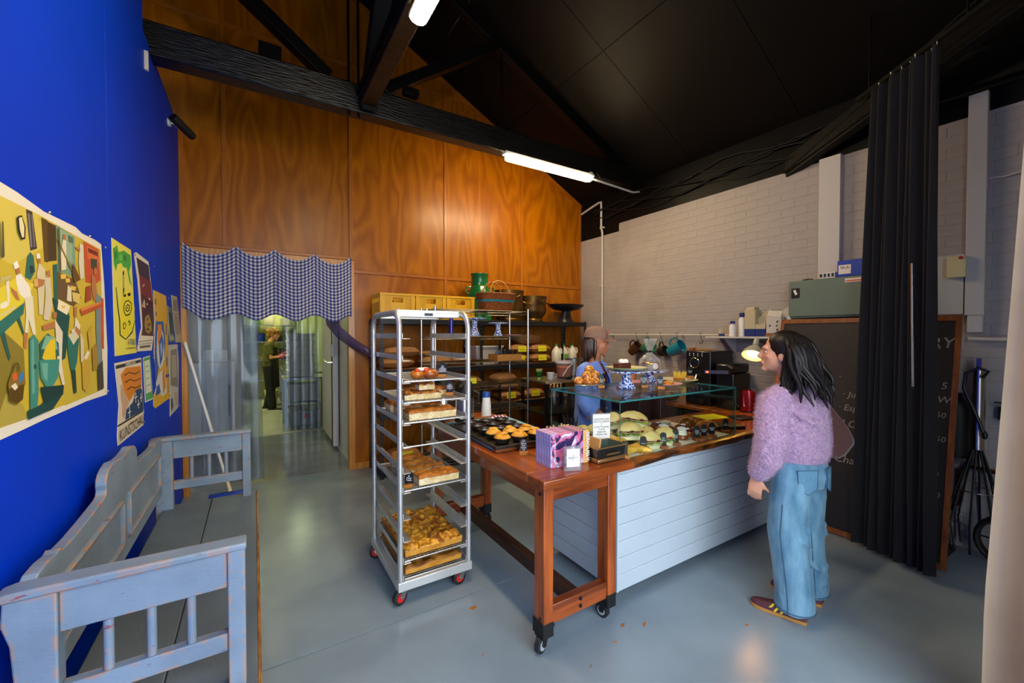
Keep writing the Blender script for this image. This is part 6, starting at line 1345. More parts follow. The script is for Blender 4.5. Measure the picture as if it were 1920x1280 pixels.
def trap(z0, z1, k0, k1, th=.0):
    cx_, cy2 = (tx0+tx1)/2, (ty0+ty1)/2; hw, hd = (tx1-tx0)/2, (ty1-ty0)/2
    return [[(cx_+a*hw*k, cy2+b*hd*k, z) for a, b in ((-1, -1), (1, -1), (1, 1), (-1, 1))] for z, k in ((z0, k0), (z1, k1))]
MB().rings(trap(zt_, zt_+.022, .96, .97)).build('base_tray', 'tin_rim', t, bevel=.006); MB().rings(trap(zt_+.022, zt_+.085, .92, 1.0), True, False).build('wall', 'tin_black', t, bevel=.006)
MB().rings(trap(zt_+.026, zt_+.0848, .86, .955), True, False).build('lining', 'tin_inside', t)
r_ = trap(0, zt_+.086, 1, 1.01)[1]; MB().tube(r_, .0045, 8, closed=True).build('rim', 'tin_rim', t); MB().tube(trap(0, zt_+.024, 1, .975)[1], .003, 8, closed=True).build('lower_rim', 'tin_rim', t)
MB().tube([(1.70, 1.697, zt_+.045), (1.70, 1.688, zt_+.05), (1.79, 1.688, zt_+.05), (1.79, 1.697, zt_+.045)], .005, 6).build('handle', 'tin_rim', t)
o = MB().obox((1.665, 1.775, zt_+.085), (.012, .11, .10), rz=0, ry=R(10)).build('napkin_stack', 'napkin', bevel=.002); tag(o, 'stack of brown paper napkins standing in the enamel tin', 'napkins')
# stirrers and straws in pots behind the books
mat('birch', '#d8b47a', .6); mat('pot_dark', '#26201c', .5)
t = thing('stirrer_pot', 'dark pot holding pale wooden stirrers behind the books', 'pot', (1.585, 2.00, zt_)); MB().lathe([(.001, 0), (.05, 0), (.055, .12), (.05, .12), (.045, .01), (.001, .008)], (1.585, 2.0, zt_), 20, sx=1.5).build('pot', 'pot_dark', t)
for k in range(26):
    a, b = 1.52+.0052*k, 2.0+random.uniform(-.03, .03); o = MB().bar((a, b, zt_+.012), (a+random.uniform(-.012, .012), b, zt_+.168+random.uniform(-.012, .010)), .0018, .012, (1, 0, 0)).build('wooden_stirrer', 'birch'); tag(o, 'pale wooden stirrer standing in the dark pot behind the books', 'stirrer', 'wooden stirrers')
t = thing('straw_pot', 'dark pot holding black straws beside the tall menu card', 'pot', (1.71, 2.03, zt_)); MB().lathe([(.001, 0), (.038, 0), (.04, .13), (.036, .13), (.034, .01), (.001, .008)], (1.71, 2.03, zt_), 20).build('pot', 'pot_dark', t)
for k in range(16):
    a = k*2.4; r_ = .028*math.sqrt(k/16); x, y = 1.71+r_*math.cos(a), 2.03+r_*math.sin(a); o = MB().cyl((x, y, zt_+.012), (x+.03*math.cos(a)*r_/.028, y+.02*math.sin(a), zt_+.195+.02*math.sin(k)), .0032, n=6).build('drinking_straw', 'rubber_black'); tag(o, 'black drinking straw standing in the pot beside the menu card', 'straw', 'black straws')
# ---------------------------------------------------------------- pie tins on the table
mat('pan_dark', '#5a4e44', .35, .7, col2='#3a3029', scale=10); mat('pan_inside', '#a89e92', .3, .85); mat('blue_board', '#7fb4c4', .5); mat('oven_tray', '#3a3430', .4, .6)
o = thing('tray_board', 'pale blue board with timber ends under the pie tins', 'board', (1.58, 2.66, zt_), R(-3)); MB().box(-.29, -.44, .0, .26, .44, .018).build('panel', 'blue_board', o, local=True, bevel=.003)
for s in (-1, 1): MB().box(-.30, s*.455-.02, 0, .27, s*.455+.02, .026).build('end_batten', 'tag_wood_dark', o, local=True, bevel=.003)
t = thing('oven_tray', 'dark oven tray carrying the pies and pie tins on the table', 'tray', (1.47, 2.56, zt_+.027), R(-2))
b_ = MB(); b_.box(-.20, -.38, 0, .24, .36, .005)
for q in ((-.215, -.395, -.20, .375), (.24, -.395, .255, .375), (-.20, -.395, .24, -.38), (-.20, .36, .24, .375)): b_.box(q[0], q[1], 0, q[2], q[3], .018)
b_.build('pan', 'oven_tray', t, local=True, bevel=.002)
zp = zt_+.0325
mat('pie_crust', '#d0861c', .42, col2='#e8ae3c', scale=14, bump=.5, bscale=24, detail=6, coat=.2)
PT = thing('pie_tin', 'x', 'pie tin', (0, 0, 0), group='dark pie tins on the tray'); MB().lathe([(.001, 0), (.036, 0), (.040, .003), (.054, .036), (.058, .038), (.058, .040), (.053, .040), (.038, .006), (.001, .005)], n=26).build('cup', 'pan_dark', PT, local=True); MB().lathe([(.0535, .0385), (.037, .0075), (.001, .0065)], n=26).build('inside', 'pan_inside', PT, local=True)
PI = thing('meat_pie', 'x', 'pie', (0, 0, 0), group='golden pies in their tins'); b_ = MB(); rs = []
for i in range(8):
    q = i/7; rr = .052*(math.cos(q*math.pi/2)**.5 if i else 1.02); rs.append([(max(rr, .001)*(1+.10*nse(math.cos(a)*2, math.sin(a)*2, i))*math.cos(a), max(rr, .001)*(1+.10*nse(math.cos(a)*2, math.sin(a)*2, i))*math.sin(a), .038+.028*q*(1+.3*nse(a, q*3, 2))) for a in [2*math.pi*j/24 for j in range(24)]])
b_.rings(rs).build('lid', 'pie_crust', PI, local=True); MB().lathe([(.001, .006), (.037, .0075), (.052, .038), (.001, .038)], n=24).build('filling', 'crust_gold', PI, local=True)
b_ = MB(); b_.ell((.008, -.006, .066), (.034, .022, .009), 14, 8, Matrix.Rotation(.5, 4, 'Z')); b_.build('fold', 'pie_crust', PI, local=True)
rows = ['front', 'second', 'third', 'fourth', 'fifth']; cols = ['left', 'middle', 'right']; first_t = first_p = True
for r_ in range(5):
    for c in range(3):
        x = 1.345+.125*c+.012*r_; y = 2.27+.135*r_-.01*c
        if c == 2 and r_ == 0: x, y = 1.60, 2.26
        full = r_ < 2 or (r_ == 2 and c == 9)
        o = PT if first_t else copy_tree(PT); first_t = False; o.location = (x, y, zp); o['label'] = 'dark pie tin, %s in the %s row, %s' % (cols[c], rows[r_], 'holding a pie' if full else 'empty')
        if full:
            o = PI if first_p else copy_tree(PI); first_p = False; o.location = (x, y, zp+.001); o.rotation_euler = (0, 0, r_*2+c*1.3); o['label'] = 'golden pie, %s of the %s row on the tray' % (cols[c], rows[r_])
# far end of the table: airpots, cup stack, towel
mat('brushed', '#a8a6a2', .28, 1)
for k, (x, y, l) in enumerate(((1.32, 3.22, 'steel and black airpot, the further left one behind the trolley'), (1.46, 3.08, 'steel and black airpot nearer the paper cups'))):
    t = thing('airpot', l, 'flask', (x, y, zt_), R(-40), 'coffee airpots on the table'); MB().lathe([(.001, 0), (.078, 0), (.08, .01), (.08, .05), (.077, .055)], n=28).build('foot', 'rubber_black', t, local=True); MB().lathe([(.076, .05), (.076, .215), (.073, .225)], n=28).build('body', 'brushed', t, local=True)
    MB().lathe([(.079, .215), (.08, .26), (.072, .32), (.05, .355), (.001, .362)], n=28).build('dome', 'rubber_black', t, local=True); MB().bar((0, -.06, .32), (0, -.12, .30), .03, .025).build('spout', 'rubber_black', t, local=True)
    MB().tube([(.075, 0, .27), (.12, 0, .25), (.12, 0, .18), (.08, 0, .16)], .011, 8).build('handle', 'rubber_black', t, local=True)
mat('cup_white', '#e2e2de', .5); mat('cup_blue', '#1c4a98', .5)
t = thing('cup_stack', 'stack of white paper cups with a blue lid band on the table', 'cups', (1.73, 3.20, zt_))
for k in range(8): MB().lathe([(.036+.0, .012*k), (.045-.0014*k, .012*k+.0), (.041-.0012*k, .10+.012*k), (.001, .10+.012*k)], (1.73, 3.20, zt_+.001), 24).build('cup', 'cup_white', t)
MB().lathe([(.034, .178), (.034, .215), (.030, .225), (.001, .225)], (1.73, 3.20, zt_), 24).build('blue_cup', 'cup_blue', t)
m = mat('striped_cloth', '#d8d0dc', .8); N, L, B_ = nodes_of(m); tc = N.new('ShaderNodeTexCoord'); wv_ = N.new('ShaderNodeTexWave'); wv_.inputs['Scale'].default_value = 14; L.new(tc.outputs['Object'], wv_.inputs['Vector']); rp = N.new('ShaderNodeValToRGB'); rp.color_ramp.interpolation = 'CONSTANT'; rp.color_ramp.elements[0].color = (*hx('#8a1a5a'), 1); rp.color_ramp.elements[1].position = .5; rp.color_ramp.elements[1].color = (*hx('#dcd4e0'), 1); L.new(wv_.outputs['Fac'], rp.inputs[0]); L.new(rp.outputs[0], B_.inputs['Base Color'])
b_ = MB(); b_.sheet(24, 14, lambda u, v: (1.68+.20*u, 3.02+.14*v-.05*u, zt_+.004+.030*max(0, math.sin(u*3.1)*math.sin(v*3.1))+.008*math.sin(u*14+v*6)*math.sin(math.pi*u)*math.sin(math.pi*v)), .004, (0, 0, -1)); o = b_.build('tea_towel', 'striped_cloth', smooth=80); tag(o, 'magenta striped tea towel crumpled on the table by the cups', 'towel')
# ---------------------------------------------------------------- right wall fittings
mat('pipe_white', '#c4bfb6', .45); mat('brown_jug', '#4a2a1a', .3); mat('green_enamel', '#2a6a50', .3); mat('teal_enamel', '#157a8c', .22, coat=.5); mat('dark_pot', '#3a3630', .35, .6)
t = thing('wall_pipe', 'white painted pipe running down the brick wall near the plywood corner', 'pipe', (4.6, 4.73, 1.63))
MB().tube([(4.60, 5.2, 3.62), (4.60, 4.80, 3.70), (4.60, 4.745, 3.70), (4.60, 4.74, 3.60), (4.60, 4.74, 3.30), (4.60, 4.715, 3.22), (4.60, 4.71, 1.0)], .017, 10).build('tube', 'pipe_white', t)
for z in (3.3, 2.4, 1.7): MB().box(4.585, 4.69, z-.01, 4.632, 4.76, z+.01).build('saddle', 'pipe_white', t)
hr = thing('hanging_rail', 'pale rail along the brick wall above the jugs', 'rail', (4.57, 3.5, 1.63)); MB().tube([(4.57, 4.72, 1.635), (4.57, 2.55, 1.635)], .010, 8).build('rod', 'pipe_white', hr)
for y in (4.5, 3.3, 2.6): MB().box(4.57, y-.01, 1.62, 4.633, y+.01, 1.65).build('bracket', 'pipe_white', hr)
hooks = [(3.99, 'hook holding the brown jug'), (3.80, 'hook holding the green jug'), (3.58, 'hook holding the dark pot'), (3.33, 'hook holding the teal jug'), (3.0, 'empty hook nearest the coffee machine')]
for y, l in hooks:
    o = MB().tube([(4.565+.0*k, y+(.022*math.sin(a) if a < math.pi else -.022*math.sin(a)*-1), 1.645+.022*math.cos(a) if a < 4 else 1.56) for k, a in enumerate([.2, 1.2, 2.2, 3.0])]+[(4.56, y+.004, 1.60), (4.56, y-.02, 1.56), (4.56, y-.012, 1.535), (4.56, y+.016, 1.53), (4.56, y+.026, 1.55)], .004, 6).build('steel_hook', 'dark_steel'); tag(o, 'S-shaped steel %s on the wall rail' % l, 'hook', 'hooks on the wall rail')
def jug(x, y, z, h, r, mt, label, tilt, spout=True, name='jug'):
    t = thing(name, label, 'jug', (x, y, z)); M_ = Matrix.Translation((x, y, z)) @ Matrix.Rotation(R(tilt), 4, 'X')
    MB().lathe([(.001, -h/2), (r*.72, -h/2), (r*.82, -h*.3), (r*.95, 0), (r*.86, h*.2), (r*.92, h*.5), (r*.87, h*.5), (r*.8, h*.2), (r*.85, 0), (.001, -h*.45)], n=26).xform(M_).build('body', mt, t)
    MB().tube([(0, r*.85, h*.35), (0, r*1.5, h*.32), (0, r*1.6, 0), (0, r*1.2, -h*.25), (0, r*.85, -h*.28)], .010, 8).xform(M_).build('handle', mt, t)
    if spout: MB().ell((0, -r*.9, h*.42), (.022, .03, .022), 12, 8).xform(M_).build('spout', mt, t)
    return t
jug(4.50, 3.97, 1.44, .17, .075, 'brown_jug', 'brown jug hanging tilted from the wall rail', 50); jug(4.50, 3.74, 1.47, .15, .085, 'green_enamel', 'green ribbed jug hanging behind the wrapped cake', 70); jug(4.50, 3.31, 1.46, .20, .085, 'teal_enamel', 'glossy teal jug hanging from the wall rail', 62); jug(4.54, 3.54, 1.42, .10, .075, 'dark_pot', 'small dark pot hanging between the green and teal jugs', 75, False, 'small_pot')
t = thing('wire_strainer', 'round wire strainer hanging under the brown jug', 'strainer', (4.53, 3.88, 1.31)); MB().tube([(4.53, 3.88+.085*math.cos(a), 1.33+.10*math.sin(a)) for a in [2*math.pi*k/28 for k in range(28)]], .005, 6, closed=True).build('hoop', 'dark_steel', t)
clear_mat('mesh_gauze', '#8a8680', rough=.3, body='#6a6660', bodyfac=.3); MB().ell((4.545, 3.88, 1.33), (.03, .083, .098), 20, 10).build('gauze', 'mesh_gauze', t); MB().bar((4.54, 3.92, 1.42), (4.55, 3.95, 1.56), .012, .004).build('handle', 'dark_steel', t)
# shelf with cartons
mat('carton_cream', '#b8ac8c', .6); mat('carton_blue', '#1a2f6e', .5); mat('carton_white', '#bfbab0', .6)
t = thing('wall_shelf', 'white wall shelf carrying bottles and cartons beside the blackboard', 'shelf', (4.5, 2.4, 1.60)); MB().box(4.36, 2.02, 1.60, 4.63, 2.82, 1.62).build('board', 'white_trim', t, bevel=.003)
for y in (2.15, 2.62): MB().prism([(4.62, 1.60), (4.40, 1.60), (4.62, 1.42)], y-.012, y+.012, 'y').build('bracket', 'white_trim', t)
for x, y, h, r, l in ((4.44, 2.55, .17, .032, 'short white bottle with blue cap at the front of the shelf'), (4.50, 2.475, .26, .04, 'tall white bottle with blue cap on the shelf'), (4.56, 2.46, .24, .035, 'white bottle with blue cap at the back of the shelf')):
    t = thing('syrup_bottle', l, 'bottle', (x, y, 1.621), group='white bottles on the wall shelf'); MB().lathe([(.001, 0), (r, 0), (r, h*.68), (r*.75, h*.76), (r*.7, h*.82), (.001, h*.82)], (x, y, 1.621), 20).build('body', 'cup_white', t); MB().lathe([(r*.78, h*.8), (r*.78, h*.98), (.001, h)], (x, y, 1.621), 20).build('cap', 'carton_blue', t)
t = thing('small_cup', 'small brown and white cup at the left end of the wall shelf', 'cup', (4.45, 2.68, 1.621)); MB().lathe([(.001, 0), (.028, 0), (.034, .085), (.001, .085)], (4.45, 2.68, 1.621), 18).build('body', 'carton_cream', t); MB().lathe([(.030, .002), (.031, .03), (.028, .03)], (4.45, 2.68, 1.621), 18).build('band', 'carton_blue', t)
t = thing('tea_carton', 'tall cream carton with blue base, lid flap open', 'carton', (4.47, 2.34, 1.621)); MB().box(4.42, 2.30, 1.621, 4.54, 2.41, 1.70).build('base', 'carton_blue', t); MB().box(4.42, 2.30, 1.70, 4.54, 2.41, 1.90).build('sleeve', 'carton_cream', t, bevel=.002); MB().prism([(4.42, 1.90), (4.54, 1.90), (4.53, 1.93), (4.45, 1.93)], 2.32, 2.40, 'y').build('flap', 'carton_cream', t)
t = thing('tea_carton', 'low cream and blue carton between the tall carton and the white box', 'carton', (4.47, 2.24, 1.621)); MB().box(4.42, 2.20, 1.621, 4.54, 2.295, 1.70).build('base', 'carton_blue', t); MB().box(4.42, 2.20, 1.70, 4.54, 2.295, 1.75).build('sleeve', 'carton_cream', t); MB().bar((4.48, 2.29, 1.75), (4.48, 2.16, 1.87), .10, .004, (1, 0, 0)).build('flap', 'carton_cream', t)
t = thing('flat_boxes', 'pile of brown boards under the white carton', 'box', (4.47, 2.12, 1.621)); MB().box(4.40, 2.03, 1.621, 4.58, 2.19, 1.64).build('board', 'carton_brown', t); MB().box(4.41, 2.04, 1.64, 4.58, 2.19, 1.655).build('board', 'carton_brown', t)
t = thing('white_carton', 'white carton with small dark motifs and open top flaps', 'carton', (4.47, 2.12, 1.656)); MB().box(4.41, 2.045, 1.656, 4.55, 2.185, 1.82).build('body', 'carton_white', t, bevel=.002); MB().bar((4.48, 2.045, 1.82), (4.48, 1.98, 1.86), .13, .004, (1, 0, 0)).build('flap', 'carton_white', t); MB().bar((4.41, 2.115, 1.82), (4.44, 2.11, 1.88), .13, .004, (1, 0, 0)).build('flap', 'carton_white', t)
mat('motif_green', '#3a6a2a', .6)
for y, z, mt in ((2.08, 1.77, 'ink_black'), (2.085, 1.73, 'motif_green'), (2.08, 1.69, 'ink_black'), (2.15, 1.73, 'ink_navy')): MB().obox((4.4095, y, z), (.001, .014, .022), rx=.5).build('motif', mt, t)
o = MB().obox((4.47, 1.955, 1.73), (.12, .03, .20), rx=R(-18)).build('leaning_box', 'carton_white', bevel=.002); tag(o, 'white box with green leaf motif leaning at the right end of the shelf', 'box')
# meter box with blue carton
mat('meter_green', '#66776a', .45); mat('blue_box', '#0d3fb0', .4)
t = thing('meter_box', 'grey-green metal meter box above the blackboard', 'cabinet', (4.52, 1.68, 1.80)); MB().box(4.42, 1.37, 1.80, 4.64, 1.985, 2.155).build('cabinet', 'meter_green', t, bevel=.004); MB().box(4.408, 1.39, 1.815, 4.42, 1.975, 2.145).build('door', 'meter_green', t, bevel=.003)
MB().box(4.404, 1.885, 1.99, 4.409, 1.955, 2.085).build('safety_plate', 'tag_black', t); MB().obox((4.4028, 1.92, 2.045), (.001, .02, .05), rx=-.4).build('plate_symbol', 'card', t); MB().box(4.404, 1.41, 2.10, 4.409, 1.53, 2.135).build('sticker', 'card', t); MB().box(4.4032, 1.415, 2.108, 4.4042, 1.525, 2.118).build('sticker_stripe', 'soup_orange', t)
t = thing('blue_carton', 'bright blue carton with a white label on the meter box', 'box', (4.53, 1.47, 2.157)); MB().box(4.44, 1.36, 2.157, 4.62, 1.60, 2.30).build('carton', 'blue_box', t, bevel=.003); l_ = MB().box(4.4385, 1.50, 2.18, 4.4398, 1.59, 2.26).build('label', 'card', t); text('90.A', .035, frame((4.437, 1.545, 2.235), (0, -1, 0), (0, 0, 1)), 'ink_pen', l_)
t = thing('breaker_strip', 'grey circuit breaker strip on top of the meter box', 'breaker', (4.47, 1.68, 2.157)); MB().box(4.45, 1.62, 2.157, 4.50, 1.74, 2.21).build('body', 'lamp_body', t, bevel=.003)
for k in range(4): MB().box(4.444, 1.63+.03*k, 2.17, 4.45, 1.645+.03*k, 2.20).build('switch', 'tag_black', t)
o = MB().tube([(4.46, 1.80, 2.163), (4.48, 1.84, 2.17), (4.46, 1.88, 2.165), (4.45, 1.83, 2.162)], .005, 6).build('cable_coil', 'rubber_black'); tag(o, 'short black cable lying on the meter box beside the breakers', 'cable')
# pilaster and ducts
struct(MB().box(4.56, 1.63, 2.155, 4.63, 1.80, 3.30).build('trim_2', 'white_trim', bevel=.003))
struct(MB().box(4.58, .74, 1.79, 4.63, .84, 3.44).build('trim_3', 'white_trim', bevel=.003))
t = thing('conduit_box', 'small white conduit box high on the brick wall at the right edge', 'junction box', (4.6, .5, 2.75)); MB().box(4.59, .46, 2.76, 4.632, .56, 2.86).build('box', 'white_trim', t, bevel=.003); MB().tube([(4.615, .56, 2.80), (4.615, .66, 2.79), (4.615, .74, 2.80)], .008, 6).build('lead', 'pipe_white', t)
t = thing('switch_board', 'pale panel with a cream switch box left of the white duct', 'panel', (4.6, .98, 1.80)); MB().box(4.595, .845, 1.80, 4.632, 1.25, 2.26).build('panel', 'white_trim', t, bevel=.003); MB().box(4.54, .83, 2.08, 4.594, .93, 2.24).build('switch_box', 'cream_plastic', t, bevel=.004); MB().cyl((4.538, .855, 2.225), (4.53, .855, 2.225), .012).build('red_button', 'red_label', t); MB().box(4.592, .838, 1.80, 4.60, .848, 2.08).build('gap_strip', 'rubber_black', t)
# ---------------------------------------------------------------- blackboard leaning on the wall
mat('board_black', '#171313', .55, col2='#1e1918', scale=3); mat('board_frame', '#8a4f1c', .45, col2='#6a3810', scale=12, stretch=(3, 3, .5))
bo = thing('blackboard', 'large wood framed blackboard with chalk menu leaning on the brick wall', 'blackboard', (4.1, 1.35, 0))
Y0, Y1 = .80, 2.0; X0, X1, ZT = 4.03, 4.33, 1.785
BT = lambda y, s, d=0.0: (lerp(X0, X1, s)-d, y, .012+(ZT-.012)*s)
def bquad(nm, y0, y1, s0, s1, d0, d1, mt):
    MB().add([BT(y0, s0, d0), BT(y1, s0, d0), BT(y1, s1, d0), BT(y0, s1, d0), BT(y0, s0, d1), BT(y1, s0, d1), BT(y1, s1, d1), BT(y0, s1, d1)], [(0, 1, 2, 3), (7, 6, 5, 4), (4, 5, 1, 0), (5, 6, 2, 1), (6, 7, 3, 2), (7, 4, 0, 3)]).build(nm, mt, bo, smooth=0)
bquad('slate', Y0+.03, Y1-.03, .02, .98, -.012, .004, 'board_black')
bquad('frame_rail', Y0, Y1, 0, .022, -.015, .012, 'board_frame'); bquad('frame_rail', Y0, Y1, .978, 1, -.015, .012, 'board_frame'); bquad('frame_stile', Y0, Y0+.03, .022, .978, -.015, .012, 'board_frame'); bquad('frame_stile', Y1-.03, Y1, .022, .978, -.015, .012, 'board_frame')
mat('chalk_soft', '#8a867e', .9)
def chalk(s, y, z, size):
    q = (z-.012)/(ZT-.012); up = Vector(BT(0, 1))-Vector(BT(0, 0)); text(s, size, frame(BT(y, q, .0055), (0, -1, 0), up), 'chalk_soft', bo, align='CENTER', shear=.15)
for s, y, z, size in (('BAKERY', 1.03, 1.58, .11), ('5', .87, 1.27, .07), ('BATCH BREW', 1.045, 1.17, .068), ('5.50', .897, 1.06, .055), ('6.50', .89, .89, .055), ('5.50', .915, .64, .055), ('10.50', .915, .50, .055)): chalk(s, y, z, size)
for s, y, z, size in (('·', 1.50, 1.28, .08), ('· Juice', 1.385, 1.14, .07), ('· Esp', 1.425, 1.03, .07), ('· ELONG', 1.385, .90, .085), ('· Iced', 1.425, .76, .085), ('· Chai', 1.435, .61, .085)): chalk(s, y, z, size)
MB().bar(BT(.90, .862, .0055), BT(1.16, .862, .0055), .003, .003).build('chalk_rule', 'chalk_soft', bo)
# ---------------------------------------------------------------- curtains
mat('curtain_navy', '#07070e', .8, sheen=.08, col2='#05050b', scale=3); mat('curtain_beige', '#a58e76', .8, sheen=.2, col2='#957d66', scale=2, bump=.05, bscale=80)
t = thing('dark_curtain', 'floor length dark navy curtain gathered before the blackboard', 'curtain', (3.9, 1.05, .03))
def dark(u, v):
    top = Vector((4.02, 1.225, 3.50)).lerp(Vector((3.71, .815, 3.50)), u); bot = Vector((3.96, 1.27, .035)).lerp(Vector((3.83, .80, .035)), u)
    p = top.lerp(bot, v); nrm = Vector((-.77, .64, 0)); am = .045*(.5+.5*v)
    return p+nrm*(am*math.sin(u*2*math.pi*8.5+.6*math.sin(v*3))+.02*math.sin(u*2*math.pi*3.1+v*2))
MB().sheet(150, 24, dark, .003, (-.77, .64, 0)).build('cloth', 'curtain_navy', t, smooth=80)
MB().cyl((3.70, .905, 1.30), (3.735, .93, 2.12), .008, n=8).build('pull_wand', 'chrome', t)
for k in range(9): p = dark(k/8, 0); MB().tube([(p[0], p[1], 3.49), (p[0]+.006, p[1], 3.505), (p[0], p[1], 3.52)], .003, 5).build('glider', 'lamp_body', t)
t = thing('beige_curtain', 'beige curtain drawn aside at the entrance on the right edge', 'curtain', (2.45, .1, .02))
def beige(u, v):
    z = lerp(3.15, .01, v); k = .6+.4*v
    return (2.42+.06*math.sin(u*2*math.pi*5+.5*math.sin(v*3))*k+.12*u, .235+.115*min(1, .15+v*1.05)-.55*u+.03*math.sin(u*2*math.pi*5+1.2)*k, z)
MB().sheet(90, 24, beige, .004, (-1, 0, 0)).build('cloth', 'curtain_beige', t, smooth=80); MB().cyl((2.45, .5, 3.17), (2.56, -.6, 3.17), .014).build('rod', 'black_paint', t)
# ---------------------------------------------------------------- corner by the blackboard: giant whisk, extinguisher, pipes, spare wheel
t = thing('giant_whisk', 'oversized steel mixer whisk standing against the brick wall', 'whisk', (4.48, .74, 0)); MB().cyl((4.50, .745, .80), (4.52, .748, 1.40), .035, n=18).build('shank', 'brushed', t); MB().box(4.505, .735, 1.40, 4.53, .76, 1.47).build('tang', 'brushed', t)
for k in range(8):
    a = 2*math.pi*k/8; MB().tube([(4.50+.025*math.cos(a), .745+.025*math.sin(a), .80), (4.49+.09*math.cos(a), .745+.09*math.sin(a), .55), (4.48+.15*math.cos(a), .745+.15*math.sin(a), .25), (4.47+.12*math.cos(a), .745+.12*math.sin(a), .06)], .007, 6).build('tine', 'dark_steel', t)
MB().tube([(4.49+.105*math.cos(a), .745+.105*math.sin(a), .50) for a in [2*math.pi*k/20 for k in range(20)]], .004, 6, closed=True).build('hoop', 'brushed', t)
t = thing('dough_hook', 'curved steel dough hook hanging on the giant whisk', 'hook', (4.44, .76, .95)); MB().tube([(4.455, .72, 1.33), (4.45, .69, 1.38), (4.45, .74, 1.40), (4.45, .80, 1.36), (4.45, .81, 1.25), (4.44, .74, 1.05), (4.44, .70, .92)], .011, 8).build('hook', 'dark_steel', t); MB().ell((4.44, .70, .92), (.016, .016, .03), 10, 8).build('tip', 'dark_steel', t)
t = thing('wall_extinguisher', 'dark cylinder fixed to the wall behind the giant whisk', 'extinguisher', (4.58, .88, .72)); MB().lathe([(.001, 0), (.06, .01), (.066, .05), (.066, .38), (.045, .44), (.02, .46), (.001, .46)], (4.56, .86, .70), 20).build('cylinder', 'rubber_black', t); MB().box(4.54, .84, 1.16, 4.58, .88, 1.20).build('valve', 'dark_steel', t); MB().box(4.61, .83, .9, 4.632, .89, .94).build('bracket', 'dark_steel', t)
mat('brass_green', '#2f4a36', .4, .6); mat('copper', '#7a4424', .35, .9)
t = thing('tap_valve', 'green handled wall tap on a pipe beside the giant whisk', 'tap', (4.6, .6, 1.05)); MB().tube([(4.58, .40, 1.07), (4.58, .62, 1.075)], .014, 8).build('pipe', 'pipe_white', t); MB().cyl((4.58, .64, 1.03), (4.58, .64, 1.12), .024).build('body', 'brass_green', t); MB().bar((4.58, .60, 1.15), (4.58, .68, 1.15), .02, .012).build('handle', 'brass_green', t); MB().bar((4.58, .62, 1.07), (4.635, .62, 1.07), .02, .02).build('wall_stub', 'brass_green', t)
t = thing('copper_pipe', 'bent copper pipe low on the brick wall', 'pipe', (4.6, .85, .3)); MB().tube([(4.60, .35, .62), (4.60, .80, .64), (4.60, .85, .60), (4.60, .85, .35), (4.60, .90, .28), (4.60, 1.2, .28)], .016, 10).build('tube', 'copper', t); MB().box(4.60, .6, .61, 4.632, .64, .65).build('clip', 'copper', t)
t = thing('upper_pipe', 'pale horizontal pipe with a joint box right of the blackboard', 'pipe', (4.6, .5, 1.6)); MB().tube([(4.60, .0, 1.60), (4.60, .82, 1.61)], .014, 8).build('tube', 'pipe_white', t); MB().box(4.585, .745, 1.66, 4.632, .825, 1.79).build('joint_box', 'white_trim', t, bevel=.004)
t = thing('hose_reel', 'dark coiled hose and wheel on the floor behind the blackboard', 'hose', (4.45, .55, 0))
for k in range(3): MB().tube([(4.46-.02*k, .56+.17*math.cos(a), .19+.17*math.sin(a)) for a in [2*math.pi*j/28 for j in range(28)]], .017, 8, closed=True).build('coil', 'rubber_black' if k != 1 else 'copper', t)
for k in range(4): a = k*math.pi/4; MB().bar((4.45, .56-.16*math.cos(a), .19-.16*math.sin(a)), (4.45, .56+.16*math.cos(a), .19+.16*math.sin(a)), .01, .01).build('spoke', 'dark_steel', t)
o = MB().sheet(20, 14, lambda u, v: (4.25+.3*u, .85+.25*v, .006+.12*max(0, math.sin(u*3.1)*math.sin(v*3.1))**.7+.02*nse(u*7, v*7)), .004, (0, 0, -1)).build('dark_sack', 'rubber_black', smooth=80); tag(o, 'dark crumpled bag on the floor behind the blackboard edge', 'bag')
# ---------------------------------------------------------------- coffee gear on the back bench
zb = .872; mat('appliance', '#0e0e10', .3, coat=.3); mat('kettle_red', '#8a0e14', .2, .5, coat=.6)
t = thing('coffee_machine', 'black automatic coffee machine with a round dial by the brick wall', 'coffee machine', (4.28, 2.75, zb))
MB().box(4.12, 2.60, zb, 4.55, 2.90, 1.46).build('body', 'appliance', t, bevel=.012); MB().cyl((4.12, 2.78, 1.33), (4.105, 2.78, 1.33), .055, n=24).build('dial_face', 'tag_black', t); MB().tube([(4.104, 2.78+.055*math.cos(a), 1.33+.055*math.sin(a)) for a in [2*math.pi*k/24 for k in range(24)]], .004, 6, closed=True).build('dial_ring', 'chrome', t)
for k in range(4):
    for j in range(2): MB().cyl((4.121, 2.70+.05*k, 1.41+.02*j), (4.117, 2.70+.05*k, 1.41+.02*j), .006, n=10).build('button', 'lamp_body', t)
MB().box(4.08, 2.66, zb+.03, 4.12, 2.84, zb+.06).build('drip_tray', 'dark_steel', t); MB().tube([(4.10, 2.75, 1.20), (4.07, 2.75, 1.14)], .015, 8).build('spout', 'chrome', t)
o = thing('wooden_brush', 'wooden brush lying on the coffee machine', 'brush', (4.25, 2.75, 1.461)); MB().bar((4.2, 2.86, 1.472), (4.24, 2.66, 1.472), .02, .016).build('handle', 'tag_wood', o, bevel=.003); MB().box(4.17, 2.84, 1.462, 4.23, 2.89, 1.49).build('bristles', 'tag_wood_dark', o)
